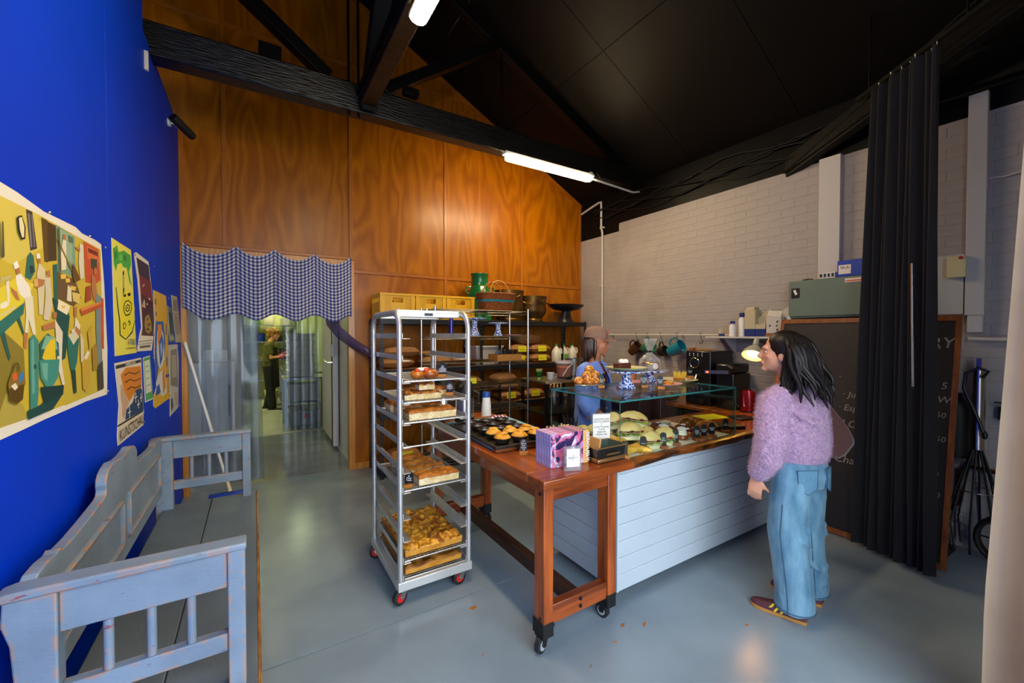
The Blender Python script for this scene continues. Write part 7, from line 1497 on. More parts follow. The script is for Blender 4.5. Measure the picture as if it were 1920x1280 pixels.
t = thing('pod_machine', 'black upright pod machine with chrome arm and red light', 'coffee machine', (4.2, 2.42, zb)); MB().box(4.10, 2.34, zb, 4.42, 2.52, 1.24).build('body', 'appliance', t, bevel=.01); MB().box(4.06, 2.35, 1.24, 4.42, 2.51, 1.34).build('head', 'appliance', t, bevel=.02); MB().bar((4.05, 2.36, 1.26), (4.02, 2.60, 1.25), .03, .035).build('arm', 'chrome', t); mat('red_led', '#ff4a20', .4, emit=6); MB().box(4.005, 2.555, 1.242, 4.012, 2.58, 1.258).build('indicator', 'red_led', t); MB().ell((4.10, 2.35, 1.30), (.05, .03, .03)).build('knob', 'appliance', t)
t = thing('electric_kettle', 'glossy red electric kettle on the bench by the customer', 'kettle', (4.17, 2.23, zb)); MB().lathe([(.001, .012), (.072, .012), (.075, .03), (.062, .19), (.055, .215), (.001, .225)], (4.17, 2.23, zb), 28).build('body', 'kettle_red', t); MB().lathe([(.001, 0), (.078, 0), (.078, .012), (.001, .012)], (4.17, 2.23, zb), 28).build('base', 'appliance', t); MB().tube([(4.12, 2.28, zb+.20), (4.07, 2.31, zb+.20), (4.06, 2.32, zb+.12), (4.10, 2.28, zb+.05)], .011, 8).build('handle', 'appliance', t); MB().lathe([(.03, .218), (.032, .23), (.001, .235)], (4.17, 2.23, zb), 20).build('lid', 'appliance', t); MB().bar((4.10, 2.225, zb+.06), (4.115, 2.235, zb+.17), .018, .004).build('gauge', 'chrome', t)
t = thing('kitchen_scale', 'flat dark scale with a steel plate beside the kettle', 'scale', (3.80, 2.08, .8715), R(-15)); MB().box(-.1, -.08, 0, .1, .08, .014).build('base', 'tag_black', t, local=True, bevel=.004); MB().box(-.085, -.065, .0145, .085, .065, .018).build('plate', 'dark_steel', t, local=True, bevel=.002)
t = thing('desk_lamp', 'cream dome lamp lit warm above the kettle', 'lamp', (4.1, 2.16, 1.38)); mat('lamp_cream', '#a8a690', .35); mat('bulb_glow', '#ffb24a', .4, emit=60)
ax_ = Vector((.57, .10, .82)).normalized(); M_ = Matrix.Translation((4.00, 2.10, 1.44)) @ ax_.to_track_quat('Z', 'Y').to_matrix().to_4x4()
MB().lathe([(.025, .115), (.028, .11), (.055, .085), (.090, .035), (.098, .0), (.094, .0), (.086, .034), (.052, .08), (.001, .10)], n=32).xform(M_).build('shade', 'lamp_cream', t); MB().lathe([(.001, .20), (.024, .198), (.027, .12), (.001, .11)], n=20).xform(M_).build('neck', 'lamp_cream', t); MB().ell((0, 0, .028), (.055, .055, .035)).xform(M_).build('bulb', 'bulb_glow', t)
MB().tube([tuple(M_ @ Vector((0, 0, .19))), (4.2, 2.11, 1.57), (4.40, 2.10, 1.52), (4.55, 2.08, 1.40), (4.63, 2.08, 1.38)], .008, 8).build('arm', 'dark_steel', t)
for k, (x, y) in enumerate(((4.12, 3.1), (4.15, 3.3), (4.2, 3.55))):
    t = thing('bread_bag', ['dark bread bag left on the back bench', 'dark bread bag in the middle of the back bench', 'dark bread bag at the far end of the back bench'][k], 'bag', (x, y, zb)); MB().ell((x, y, zb+.05), (.12, .09, .052)).build('bag', 'old_copper', t); MB().tube([(x-.1, y, zb+.06), (x-.14, y+.01, zb+.08)], [.02, .008], 8).build('twist', 'old_copper', t)
# ---------------------------------------------------------------- people
mat('skin', '#c98f72', .5, col2='#bd8468', scale=6, spec=.35); mat('skin_tan', '#b97a5a', .5, col2='#a96c4e', scale=6, spec=.35)
mat('hair_black', '#0c0807', .45, col2='#18100d', scale=30, stretch=(4, 4, .4), spec=.3); mat('hair_brown', '#2e1c14', .4, col2='#46301f', scale=30, stretch=(4, 4, .4)); mat('hair_blond', '#a0702c', .5, col2='#7a4e1c', scale=20)
mat('eye_white', '#d8d4ce', .3); mat('eye_dark', '#1a100c', .2); mat('lip', '#a8584e', .45)
def head(b, M_, jaw=1.0):
    for c, r in (((0, -.012, .045), (.074, .094, .090)), ((0, .018, -.02), (.062, .074, .088)), ((0, .040, -.072), (.040*jaw, .046, .034)), ((0, .076, -.098), (.020, .018, .016)), ((0, .076, .030), (.050, .022, .016)), ((0, .088, -.058), (.024, .014, .014)), ((.042, .054, -.022), (.018, .020, .018)), ((-.042, .054, -.022), (.018, .020, .018)), ((.075, -.006, -.012), (.010, .018, .032)), ((-.075, -.006, -.012), (.010, .018, .032))):
        n0 = len(b.v); b.ell(c, r, 16, 12); b.xform(M_, n0)
    n0 = len(b.v); b.tube([(0, .088, .022), (0, .100, .0), (0, .112, -.024), (0, .100, -.034)], [.008, .010, .013, .010], 10); b.xform(M_, n0)
def face_parts(root, M_):
    for s in (-1, 1):
        e_ = MB().ell((s*.031, .074, .004), (.009, .009, .0045), 12, 8).xform(M_).build('eye', 'eye_white', root); MB().ell((s*.031, .0825, .004), (.005, .003, .0045), 10, 6).xform(M_).build('iris', 'eye_dark', e_)
        MB().tube([(s*.014, .0865, .024), (s*.032, .084, .030), (s*.046, .075, .024)], [.002, .003, .002], 6).xform(M_).build('eyebrow', 'eye_dark', root)
    MB().tube([(-.018, .090, -.060), (-.008, .096, -.057), (0, .097, -.059), (.008, .096, -.057), (.018, .090, -.060)], [.003, .006, .006, .006, .003], 8).xform(M_).build('lips', 'lip', root)
def hand(b, w, d, pn, side=1, curl=.35, s=1.0):
    w = Vector(w); d = Vector(d).normalized(); pn = Vector(pn); pn = (pn-d*pn.dot(d)).normalized(); ac = d.cross(pn)*side
    b.tube([w-d*.02, w+d*.02*s, w+d*.055*s, w+d*.088*s], [(.026*s, .020*s), (.034*s, .016*s), (.040*s, .015*s), (.038*s, .012*s)], 14, up=pn)
    for k, ln in enumerate((.068, .078, .073, .056)):
        o = (k-1.5)*.0205*s; p = w+d*.085*s+ac*o; dd = (d+ac*(k-1.5)*.03).normalized(); pts = [p-dd*.012, p]
        for j in range(3): a = curl*(j+.6); q = (dd*math.cos(a)+pn*math.sin(a)); p = p+q*ln*s*(.42, .33, .25)[j]; pts.append(p)
        b.tube(pts, [.0088*s, .0088*s, .0082*s, .0076*s, .006*s], 8)
    p = w+d*.025*s-ac*.03*s; q = (d*.75-ac*.55+pn*.3).normalized(); b.tube([p, p+q*.035*s, p+(q+pn*.25).normalized()*.062*s, p+(q+pn*.5+d*.2).normalized()*.085*s], [.013*s, .0105*s, .009*s, .0065*s], 8)
def shoe(root, toe, heel, mt, sole, stripes=None, h=.085, nm='shoe'):
    toe, heel = Vector(toe), Vector(heel); d = (toe-heel).normalized(); L_ = (toe-heel).length; sd = Vector((d.y, -d.x, 0)); rs, so = [], []
    prof = [(0, .030, .62), (.06, .036, .95), (.2, .038, 1.0), (.38, .038, .98), (.55, .043, .68), (.72, .046, .52), (.88, .040, .42), (.97, .026, .30), (1.0, .010, .16)]
    for t_, w_, k in prof:
        c = heel+d*L_*t_; rs.append([c+sd*w_*math.cos(a)+Vector((0, 0, .018+max(0, math.sin(a))*h*k*.8+min(0, math.sin(a))*.004)) for a in [2*math.pi*j/16 for j in range(16)]])
        so.append([c+sd*(w_+.004)*x_+Vector((0, 0, z_)) for x_, z_ in ((-1, .002), (1, .002), (1.02, .020), (-1.02, .020))])
    o = MB().rings(rs).build(nm, mt, root); MB().rings(so).build('sole', sole, o)
    if stripes:
        for k in range(3):
            t_ = .40+.11*k
            for s in (1, -1):
                c = heel+d*L_*t_+sd*s*.0415; MB().bar(c+Vector((0, 0, .022))+d*.010, c+Vector((0, 0, .060))-d*.018-sd*s*.010, .010, .004, sd).build('stripe', stripes, o)
    MB().tube([heel+d*L_*(.5+.04*k)+sd*(.016*(-1)**k)+Vector((0, 0, .072-.009*k)) for k in range(7)], .003, 6).build('laces', mt, o)
    return o
V3 = Vector
def basis(o, f, up=(0, 0, 1)):
    f = Vector(f).normalized(); u = Vector(up); u = (u-f*u.dot(f)).normalized(); r_ = f.cross(u); m = Matrix((r_, f, u)).transposed().to_4x4(); m.translation = Vector(o); return m
# ---- customer in the lilac jumper
cu = thing('person', 'person in a fuzzy lilac jumper and blue jeans standing at the counter', 'person', (2.72, 1.17, 0))
T = basis((2.73, 1.17, 0), (.22, .975, 0)); tp = lambda x, y, z: tuple(T @ Vector((x, y, z)))
Hm = basis((2.655, 1.232, 1.530), (-.40, .90, .02)) @ Matrix.Rotation(R(3), 4, 'X')
Lsh, Lel, Lwr = (2.560, 1.232, 1.255), (2.515, 1.215, 1.03), (2.505, 1.285, .80)
Rsh, Rel, Rwr = (2.895, 1.16, 1.26), (2.965, 1.17, 1.04), (2.90, 1.36, .95)
b = MB(); head(b, Hm)
b.tube([(2.715, 1.185, 1.30), (2.69, 1.20, 1.38), (2.660, 1.222, 1.47)], [.062, .052, .050], 14)
b.tube([tp(0, 0, .78), tp(0, 0, .95), tp(0, .01, 1.12), tp(0, .01, 1.26), tp(0, .015, 1.34)], [(.165, .11), (.14, .10), (.15, .105), (.16, .095), (.08, .06)], 18, up=T.to_3x3() @ Vector((0, 1, 0)))
for p3 in ((Lsh, Lel, Lwr), (Rsh, Rel, Rwr)): b.tube(p3, [.052, .040, .026], 12)
hand(b, Lwr, (-.02, .12, -.99), (.9, .3, 0), -1, .48); hand(b, Rwr, (-.2, .9, -.2), (0, 0, -1), 1, .5)
for hp, kn, an in (((2.64, 1.165, .84), (2.635, 1.185, .46), (2.65, 1.125, .07)), ((2.83, 1.165, .84), (2.85, 1.195, .46), (2.895, 1.165, .07))): b.tube([hp, kn, an], [.088, .056, .040], 12); b.tube([an, (an[0]-.02, an[1]+.10, .045)], [.038, .03], 10)
fuse(b.build('body', 'skin', cu), .0065, 6); face_parts(cu, Hm)
m = mat('mohair', '#bf9fb8', .9, sheen=.5, col2='#a885a4', scale=55, detail=5, bump=.9, bscale=70); N, L, B_ = nodes_of(m); B_.inputs['Sheen Tint'].default_value = (.9, .75, .9, 1); B_.inputs['Sheen Roughness'].default_value = .4
b = MB(); fup = T.to_3x3() @ Vector((0, 1, 0))
b.tube([tp(0, -.005, .905), tp(0, -.008, .93), tp(0, -.012, 1.0), tp(0, -.004, 1.12), tp(0, .0, 1.24), tp(0, .005, 1.31), tp(-.01, .015, 1.355), tp(-.015, .02, 1.375)], [(.158, .112), (.172, .128), (.182, .138), (.182, .136), (.176, .124), (.155, .103), (.10, .08), (.07, .068)], 28, up=fup)
b.tube([tp(-.085, .01, 1.315), tp(-.13, .005, 1.295), Lsh, (2.535, 1.222, 1.18), (2.505, 1.205, 1.05), (2.500, 1.225, .93), (2.503, 1.268, .845), (2.505, 1.285, .80)], [.055, .066, .076, .083, .084, .078, .060, .036], 20)
b.tube([tp(.085, .01, 1.315), tp(.13, .005, 1.295), Rsh, (2.935, 1.165, 1.18), (2.975, 1.175, 1.06), (2.96, 1.25, 1.0), (2.91, 1.33, .96), (2.90, 1.355, .952)], [.055, .066, .076, .084, .084, .076, .058, .038], 20)
for k in range(3):                                            # soft folds across the back and sleeve
    b.tube([tp(-.16+.02*k, -.10, 1.20-.09*k), tp(-.05, -.14, 1.14-.09*k), tp(.10, -.125, 1.16-.10*k)], [.006, .016, .006], 8)
b.tube([(2.445, 1.19, 1.08), (2.432, 1.21, .99), (2.445, 1.24, .92)], [.01, .022, .012], 8)
jm = b.build('jumper', 'mohair', cu); fuse(jm, .009, 7); FUZZ.append((jm, 26000, .013, 'mohair'))



m = mat('denim', '#6d94a8', .8, col2='#426e86', scale=7, bump=.35, bscale=26, bstretch=(1.2, 1.2, .5), sheen=.1, detail=9, stretch=(2.4, 2.4, .9), ramp=(.33, .68)); mat('denim_seam', '#34566c', .8); mat('denim_dark', '#557f96', .75)
b = MB()
b.tube([tp(0, -.005, .955), tp(0, -.01, .90), tp(0, -.018, .83), tp(0, -.012, .77)], [(.150, .105), (.168, .120), (.178, .130), (.170, .118)], 26, up=fup)
Lleg = [(2.645, 1.165, .80), (2.632, 1.165, .68), (2.622, 1.172, .50), (2.622, 1.150, .32), (2.630, 1.135, .16), (2.632, 1.130, .062)]; Rleg = [(2.83, 1.165, .80), (2.845, 1.17, .68), (2.858, 1.18, .50), (2.872, 1.172, .32), (2.885, 1.165, .16), (2.89, 1.162, .062)]
for lg in (Lleg, Rleg): b.tube(lg, [.100, .104, .100, .094, .096, .102], 22)
b.tube([(2.56, 1.10, .14), (2.61, 1.05, .12), (2.67, 1.05, .13)], [.006, .014, .006], 8); b.tube([(2.55, 1.14, .22), (2.60, 1.06, .20), (2.68, 1.06, .23)], [.005, .010, .005], 8); b.tube([(2.55, 1.12, .47), (2.60, 1.085, .44), (2.67, 1.09, .46)], [.004, .010, .004], 8)
rw = random.Random(21)
for lg, rr in ((Lleg, .1), (Rleg, .1)):
    for k in range(11):
        z = rw.choice((.07, .10, .13, .17, .22, .30, .42, .46, .50, .62, .72))+rw.uniform(-.015, .015); a0 = rw.uniform(2.2, 5.4); cx_ = lerp(lg[-1][0], lg[0][0], z/.8); cy3 = lerp(lg[-1][1], lg[0][1], z/.8)
        b.tube([(cx_+.094*math.cos(a0+.35*q), cy3+.094*math.sin(a0+.35*q), z+.022*q*rw.choice((-1, 1))) for q in range(4)], [.003, .012, .011, .003], 8)
je = b.build('jeans', 'denim', cu); fuse(je, .008, 5)
# back pockets, seams, hems
def on_back(x, z, d=.0): 
    k = math.sqrt(max(.05, 1-(x/.174)**2)); return tp(x, -.018-.127*k-d*.8, z)
for s in (-1, 1):
    pk = [(s*.035, .885), (s*.135, .880), (s*.132, .775), (s*.088, .748), (s*.040, .780)]
    vs = [on_back(x, z, -.004) for x, z in pk]+[on_back(x, z, .006) for x, z in pk]; MB().add(vs, [(0, 1, 2, 3, 4), (9, 8, 7, 6, 5)]+[(i, (i+1) % 5, (i+1) % 5+5, i+5) for i in range(5)]).build('back_pocket', 'denim_dark', cu)
    MB().tube([on_back(x, z, .007) for x, z in pk], .002, 5, closed=True).build('pocket_stitch', 'denim_seam', cu)
for lg, sx in ((Lleg, -1), (Rleg, 1)):
    rr = [.100, .104, .100, .094, .096, .102]; MB().tube([(p[0]-.99*r_, p[1]-.10*r_, p[2]) for p, r_ in zip(lg[1:], rr[1:])] if sx < 0 else [(p[0]-.75*r_, p[1]-.66*r_, p[2]) for p, r_ in zip(lg[2:], rr[2:])], .0028, 6).build('side_seam', 'denim_seam', cu)
    p = lg[-1]; MB().tube([(p[0]+.1005*math.cos(a), p[1]+.1005*math.sin(a), .078) for a in [2*math.pi*k/28 for k in range(28)]], .004, 6, closed=True).build('hem', 'denim_seam', cu)
mat('shoe_plum', '#4a1f2a', .6, bump=.1, bscale=80); mat('gum_sole', '#b07a3a', .55); mat('shoe_yellow', '#d8c020', .5)
shoe(cu, (2.572, 1.345, 0), (2.655, 1.075, 0), 'shoe_plum', 'gum_sole', 'shoe_yellow'); shoe(cu, (2.86, 1.37, 0), (2.905, 1.095, 0), 'shoe_plum', 'gum_sole', 'shoe_yellow')
# hair: scalp cap plus falling locks
hp_ = MB(); n0 = 0; hp_.ell((0, -.022, .052), (.083, .098, .094), 22, 16); hp_.ell((0, -.055, .0), (.078, .065, .10), 18, 12); hp_.ell((-.06, -.02, .03), (.026, .05, .07), 12, 8); hp_.ell((.06, -.02, .03), (.026, .05, .07), 12, 8)
hp_.xform(Hm)
rnd_ = random.Random(5)
for k in range(110):
    a = rnd_.uniform(R(200-118), R(340+118)) if k % 4 else rnd_.uniform(R(205), R(335)); el = rnd_.uniform(.05, .9)
    if math.sin(a) > .12: continue
    r0 = Vector((.083*math.cos(a)*math.cos(el*.9), -.03+.094*math.sin(a)*math.cos(el*.9), .05+.085*math.sin(el))); p0 = Hm @ r0
    out = (Hm.to_3x3() @ Vector((math.cos(a), math.sin(a), 0))); ln = rnd_.uniform(.25, .38)*(1 if math.sin(a) < -.2 else .92); ph = rnd_.uniform(0, 6); pts, rr = [p0-out*.01], [.012]
    for j in range(1, 10):
        t_ = j/9; dn = ln*t_; spread = .014+.040*math.sin(min(1, t_*1.3)*1.6)*(1 if math.sin(a) < 0 else .5)
        side_ = (Hm.to_3x3() @ Vector((-math.sin(a), math.cos(a), 0))); wv2 = .016*math.sin(t_*9+ph)*t_
        p = Hm @ Vector((r0.x*1.05, r0.y*1.05, r0.z))+out*spread+side_*wv2+out*wv2*.6-Vector((0, 0, dn*.95))+Vector((.03, -.065, 0))*t_**1.6
        pts.append(p); rr.append(.0165*(1-.55*t_**2))
    rr[-1] = .003; hp_.tube(pts, rr, 7)
for k in range(22):                                             # locks falling past the ear over the near shoulder
    p0 = Hm @ Vector((-.076+.03*(k % 3)*.3, -.028-.0055*(k % 11), .02-.01*(k % 4))); w_ = .010*math.sin(k*1.9); dn = .22+.008*(k % 7)
    hp_.tube([p0, p0+Vector((-.006, .004, -dn*.3)), p0+Vector((-.014+w_, .012-w_, -dn*.62)), p0+Vector((-.022-w_, .010+w_, -dn*.85)), p0+Vector((-.030, .022, -dn))], [.012, .014, .013, .010, .002], 7)
hr_ = hp_.build('hair', 'hair_black', cu)
MB().ell(Hm @ Vector((-.080, -.004, -.045)), (.004, .004, .009), 8, 6).build('earring', 'chrome', cu); MB().tube([Vector(Lwr)+Vector((.012*math.cos(a), .012*math.sin(a)+.012, -.105)) for a in [2*math.pi*k/12 for k in range(12)]], .0015, 5, closed=True).build('ring', 'chrome', cu)
# shoulder bag
mat('suede', '#5a352c', .85, col2='#4a2a22', scale=4, sheen=.4, bump=.15, bscale=40)
bg_ = thing('shoulder_bag', 'dusky brown suede tote hanging at the lilac jumper customer back', 'bag', (2.97, 1.06, .90))
bd = Vector((.60, -.80, 0)).normalized(); bn = Vector((bd.y, -bd.x, 0)); o0 = Vector((2.895, 1.155, 0))
outl = [(-.10, .915), (.12, .905), (.155, .93), (.195, 1.00), (.195, 1.03), (.165, 1.10), (.10, 1.20), (.03, 1.29), (-.03, 1.31), (-.10, 1.20)]
rs = []
for d_, k in ((-.06, .86), (-.045, .97), (0, 1), (.045, .97), (.06, .86)):
    cx_, cz_ = .03, 1.07; rs.append([o0+bd*(cx_+(x-cx_)*k)+bn*d_*(1 if z < 1.15 else .5)+Vector((0, 0, cz_+(z-cz_)*k)) for x, z in outl])
MB().rings(rs).build('pouch', 'suede', bg_, smooth=60)
MB().tube([o0+bd*.0+Vector((0, 0, 1.29)), o0+bd*-.01+Vector((-.01, .01, 1.36)), (2.87, 1.165, 1.405), (2.84, 1.22, 1.36), (2.86, 1.27, 1.2)], [(.016, .004)]*5, 8).build('strap', 'suede', bg_)
# ---- barista behind the case
ba = thing('person', 'barista in an open blue shirt and brown cap behind the display case', 'person', (2.60, 2.78, 0))
T = basis((2.60, 2.78, 0), (.42, -.90, 0)); tp = lambda x, y, z: tuple(T @ Vector((x, y, z))); fup = T.to_3x3() @ Vector((0, 1, 0))
Hm = basis((2.635, 2.765, 1.56), (.80, -.60, -.06))
Rs, Re, Rw = tp(.185, .0, 1.335), tp(.235, .03, 1.06), tp(.20, .20, .93)      # her right arm (left in the photo)
Ls, Le, Lw = tp(-.185, .0, 1.335), tp(-.225, .06, 1.09), tp(-.13, .26, 1.20)
b = MB(); head(b, Hm); b.tube([tp(0, .0, 1.33), tp(0, .01, 1.40), tuple(Hm @ Vector((0, -.01, -.06)))], [.062, .050, .050], 14)
b.tube([tp(0, 0, .86), tp(0, 0, 1.02), tp(0, .01, 1.18), tp(0, .01, 1.30), tp(0, .01, 1.38)], [(.155, .10), (.135, .095), (.15, .105), (.16, .09), (.07, .055)], 18, up=fup)
for p3 in ((Rs, Re, Rw), (Ls, Le, Lw)): b.tube(p3, [.050, .040, .028], 12)
hand(b, Rw, tuple(Vector((.1, -.3, -.9))), (-.5, 0, -.2), 1, .4); hand(b, Lw, tuple(T.to_3x3() @ Vector((.1, .7, .55))), tuple(T.to_3x3() @ Vector((.6, -.5, .4))), 1, .25)
for s in (-1, 1): b.tube([tp(s*.09, 0, .88), tp(s*.10, .01, .48), tp(s*.10, -.02, .08)], [.085, .058, .042], 12); b.tube([tp(s*.10, -.03, .06), tp(s*.11, .12, .035)], [.04, .03], 10)
fuse(b.build('body', 'skin_tan', ba), .0065, 6); face_parts(ba, Hm)
mat('shirt_blue', '#7496ea', .75, col2='#6585d8', scale=4, sheen=.2); mat('top_navy', '#141a3c', .8); mat('trouser_black', '#0f0f14', .8)
b = MB(); b.tube([tp(0, .006, .84), tp(0, .008, 1.02), tp(0, .016, 1.18), tp(0, .018, 1.27), tp(0, .016, 1.315)], [(.165, .112), (.146, .106), (.158, .116), (.150, .100), (.125, .08)], 24, up=fup); fuse(b.build('tank_top', 'top_navy', ba), .009, 4)
def shirt(u, v):                                                # open shirt wrapped round the torso, gap at the front
    a = lerp(R(130), R(410), u); z = lerp(1.385, .74, v); w = lerp(.112, .205, min(1, v*4.5))*(1+.05*v); d_ = lerp(.085, .145, min(1, v*4.5))*(1+.1*v)
    rip = .008*math.sin(u*40+v*3)*v+.005*math.sin(u*23-v*6)
    return tp((w+rip)*math.cos(a), (d_+rip)*math.sin(a)+.005, z-.015*math.cos(a)**2*(1-v))
MB().sheet(80, 30, shirt, .004, tuple(T.to_3x3() @ Vector((0, 0, -1)))).build('shirt', 'shirt_blue', ba, smooth=80)
b = MB(); b.tube([tp(.13, 0, 1.35), Rs, tp(.225, .01, 1.20), tp(.242, .03, 1.06), tp(.235, .07, 1.0), tp(.228, .095, .985)], [.06, .072, .076, .076, .070, .058], 20); fuse(b.build('sleeve', 'shirt_blue', ba), .009, 4)
MB().tube([tp(.232, .08, .995), tp(.224, .11, .975)], [.072, .070], 20).build('rolled_cuff', 'shirt_blue', ba)
b = MB(); b.tube([tp(-.13, 0, 1.35), Ls, tp(-.22, .02, 1.22), tp(-.232, .06, 1.10), tp(-.205, .13, 1.12), tp(-.185, .165, 1.14)], [.06, .070, .074, .072, .064, .056], 20); fuse(b.build('sleeve', 'shirt_blue', ba), .009, 4); MB().tube([tp(-.195, .15, 1.13), tp(-.178, .18, 1.148)], [.066, .064], 20).build('rolled_cuff', 'shirt_blue', ba)
for s in (-1, 1):
    MB().sheet(6, 8, lambda u, v: tp(s*lerp(.045, .125, u)*(1-.3*v), .055+.06*v-.03*u*(1-v), 1.41-.10*v-.02*u), .004, tuple(fup)).build('collar', 'shirt_blue', ba, smooth=80)
    b = MB(); b.tube([tp(s*.09, 0, .90), tp(s*.10, .01, .50), tp(s*.10, -.01, .07)], [.105, .085, .085], 16); fuse(b.build('trouser_leg', 'trouser_black', ba), .012, 3)
    shoe(ba, tp(s*.11, .17, 0), tp(s*.10, -.09, 0), 'rubber_black', 'card')
for k in range(4): MB().ell(tp(.060+.004*k, .150+.003*k, 1.20-.10*k), (.006, .004, .006), 8, 6).build('button', 'card', ba)
MB().tube([tp(.075*math.cos(a), .045+.055*abs(math.sin(a)), 1.365-.055*math.sin(a)) for a in [math.pi*k/12 for k in range(13)]], .004, 6).build('necklace', 'gold_foil', ba); MB().ell(tp(.0, .105, 1.300), (.014, .006, .016), 8, 6).build('pendant', 'gold_foil', ba)
mat('cap_brown', '#8a6a58', .85, col2='#7c5e4e', scale=6); mat('cap_pink', '#d83a6a', .7)
cp = MB().rings([[tuple(Hm @ Vector((.090*k*math.cos(a), -.012+.108*k*math.sin(a), z))) for a in [2*math.pi*j/28 for j in range(28)]] for z, k in ((.052, 1.0), (.08, 1.0), (.115, .93), (.14, .74), (.155, .42), (.160, .02))]).build('cap', 'cap_brown', ba)
MB().sheet(14, 8, lambda u, v: tuple(Hm @ Vector((lerp(-.086, .086, u)*(1-.25*v*v), .060+.035*(1-(2*u-1)**2)+.085*v*(1-.35*(2*u-1)**2), .060-.020*v-.022*(2*u-1)**2))), .004, tuple(Hm.to_3x3() @ Vector((0, 0, -1)))).build('peak', 'cap_brown', cp, smooth=80)
for k in range(3): text('DOUGH'[:5] if k else 'BAKE', .018, Hm @ Matrix.Translation((.03, .094-.006*k, .128-.02*k)) @ frame((0, 0, 0), (-1, .35, 0), (0, -.35, 1)), 'cap_pink', cp, name='embroidery', extr=.001)
hb = MB(); hb.ell((0, -.045, .0), (.083, .072, .085), 18, 12); hb.ell((0, -.055, -.05), (.070, .045, .085), 16, 10); hb.xform(Hm); rnd_ = random.Random(9)
for k in range(64):
    a = rnd_.uniform(R(172), R(368)); p0 = Hm @ Vector((.080*math.cos(a), -.035+.085*math.sin(a), .03)); ln = rnd_.uniform(.14, .21); ou = Hm.to_3x3() @ Vector((math.cos(a), math.sin(a), 0)); hb.tube([p0, p0+ou*.012-Vector((0, 0, ln*.4)), p0+ou*.010-Vector((0, 0, ln*.75)), p0+ou*(-.012)-Vector((0, 0, ln))], [.012, .013, .011, .003], 7)
hb.build('hair', 'hair_brown', ba)
# ---- kitchen worker seen down the corridor
kp = thing('person', 'blond kitchen worker in olive shirt, black apron and pink gloves beyond the doorway', 'person', (.28, 10.3, 0))
T = basis((.27, 10.3, 0), (.93, -.25, 0)); tp = lambda x, y, z: tuple(T @ Vector((x, y, z))); fup = T.to_3x3() @ Vector((0, 1, 0)); Hm = basis(tp(0, .07, 1.63), (.95, -.25, -.12)) @ Matrix.Scale(1.08, 4)
b = MB(); head(b, Hm); b.tube([tp(0, .0, 1.42), tp(0, .03, 1.49), tp(0, .06, 1.57)], [.066, .056, .056], 14); b.tube([tp(0, 0, .92), tp(0, 0, 1.1), tp(0, .02, 1.27), tp(0, .01, 1.40), tp(0, .01, 1.47)], [(.17, .12), (.155, .12), (.165, .12), (.17, .10), (.08, .06)], 18, up=fup)
arms = ((tp(.19, .02, 1.42), tp(.22, .08, 1.14), tp(.14, .34, 1.17)), (tp(-.19, .02, 1.42), tp(-.22, .10, 1.16), tp(-.10, .34, 1.24)))
for p3 in arms: b.tube(p3, [.055, .043, .032], 12); hand(b, p3[2], tuple(T.to_3x3() @ Vector((-.1, .95, -.05))), (0, 0, -1), 1, .4, 1.1)
for s in (-1, 1): b.tube([tp(s*.09, 0, .94), tp(s*.10, .02, .52), tp(s*.11, -.01+.08*s, .08)], [.09, .06, .045], 12)
fuse(b.build('body', 'skin', kp), .008, 5); face_parts(kp, Hm)
mat('olive', '#4a4a1e', .8); mat('glove_pink', '#c04a6a', .5)
b = MB(); b.tube([tp(0, 0, .93), tp(0, 0, 1.1), tp(0, .015, 1.27), tp(0, .01, 1.40), tp(0, .01, 1.48)], [(.185, .135), (.172, .135), (.180, .135), (.178, .115), (.085, .07)], 22, up=fup)
for p3 in arms: b.tube([p3[0], tuple(Vector(p3[0]).lerp(Vector(p3[1]), .75))], [.075, .066], 14)
fuse(b.build('tshirt', 'olive', kp), .011, 4)
b = MB(); b.sheet(16, 16, lambda u, v: tp(lerp(-.2, .2, u)*(.75 if v < .25 else 1), .150-.05*(2*u-1)**2+.02*v, lerp(1.36, .50, v)), .006, tuple(fup)); ap = b.build('apron', 'trouser_black', kp, smooth=80)
MB().tube([tp(.185, .08, 1.05), tp(.19, -.05, 1.05), tp(0, -.15, 1.05), tp(-.19, -.05, 1.05), tp(-.185, .08, 1.05)], .008, 6).build('apron_tie', 'trouser_black', ap)
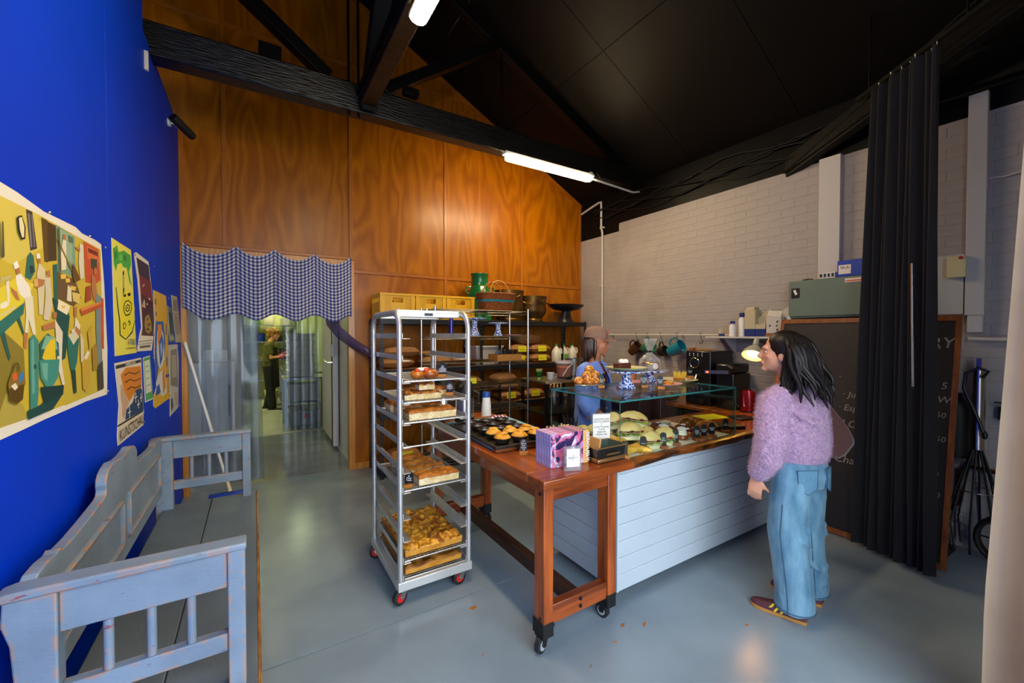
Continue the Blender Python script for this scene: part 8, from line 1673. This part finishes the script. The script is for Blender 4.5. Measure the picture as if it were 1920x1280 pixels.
for s in (-1, 1):
    b = MB(); b.tube([tp(s*.09, 0, .97), tp(s*.10, .02, .54), tp(s*.11, -.01+.08*s, .07)], [.118, .09, .075], 16); fuse(b.build('trouser_leg', 'trouser_black', kp), .013, 3); shoe(kp, tp(s*.12, .18+.08*s, 0), tp(s*.11, -.10+.08*s, 0), 'rubber_black', 'card')
for p3 in arms:
    b = MB(); hand(b, p3[2], tuple(T.to_3x3() @ Vector((-.1, .95, -.05))), (0, 0, -1), 1, .4, 1.22); b.tube([tuple(Vector(p3[2]).lerp(Vector(p3[1]), .45)), p3[2]], [.045, .04], 12); fuse(b.build('glove', 'glove_pink', kp), .006, 3)
hb = MB(); hb.ell((0, -.02, .055), (.084, .100, .095), 18, 12); hb.ell((0, -.06, -.01), (.078, .06, .075), 16, 10); hb.ell((0, .06, .085), (.06, .04, .03), 12, 8); hb.xform(Hm)
for k in range(26): a = 2*math.pi*k/26; p0 = Hm @ Vector((.078*math.cos(a), -.02+.09*math.sin(a), .09)); ou = Hm.to_3x3() @ Vector((math.cos(a), math.sin(a), 0)); hb.tube([p0, p0+ou*.014+Vector((0, 0, -.02)), p0+ou*.010+Vector((0, 0, -.06 if math.sin(a) > .3 else -.11))], [.018, .02, .006], 7)
hb.build('hair', 'hair_blond', kp)
# ---------------------------------------------------------------- crumbs and fallen leaves on the floor
mat('leaf_dry', '#a8641c', .7)
for k, (x, y, s) in enumerate(((1.10, 2.20, .022), (1.75, 1.62, .016), (1.86, 1.56, .02), (1.40, 1.50, .010), (.98, 1.85, .010), (1.35, 2.55, .012), (.93, 2.75, .010), (1.20, 1.40, .007), (.80, 1.65, .014), (2.35, 1.25, .012), (1.62, 1.55, .011))):
    o = MB().prism([(x+s*math.cos(a)*(1+.3*math.sin(3*a+k)), y+s*.55*math.sin(a+k*.4)) for a in [2*math.pi*j/9 for j in range(9)]], .0006, .003).build('dry_leaf', 'leaf_dry', smooth=0); tag(o, 'small brown leaf scrap lying on the grey floor', 'leaf', 'leaf scraps on the floor')
finish()
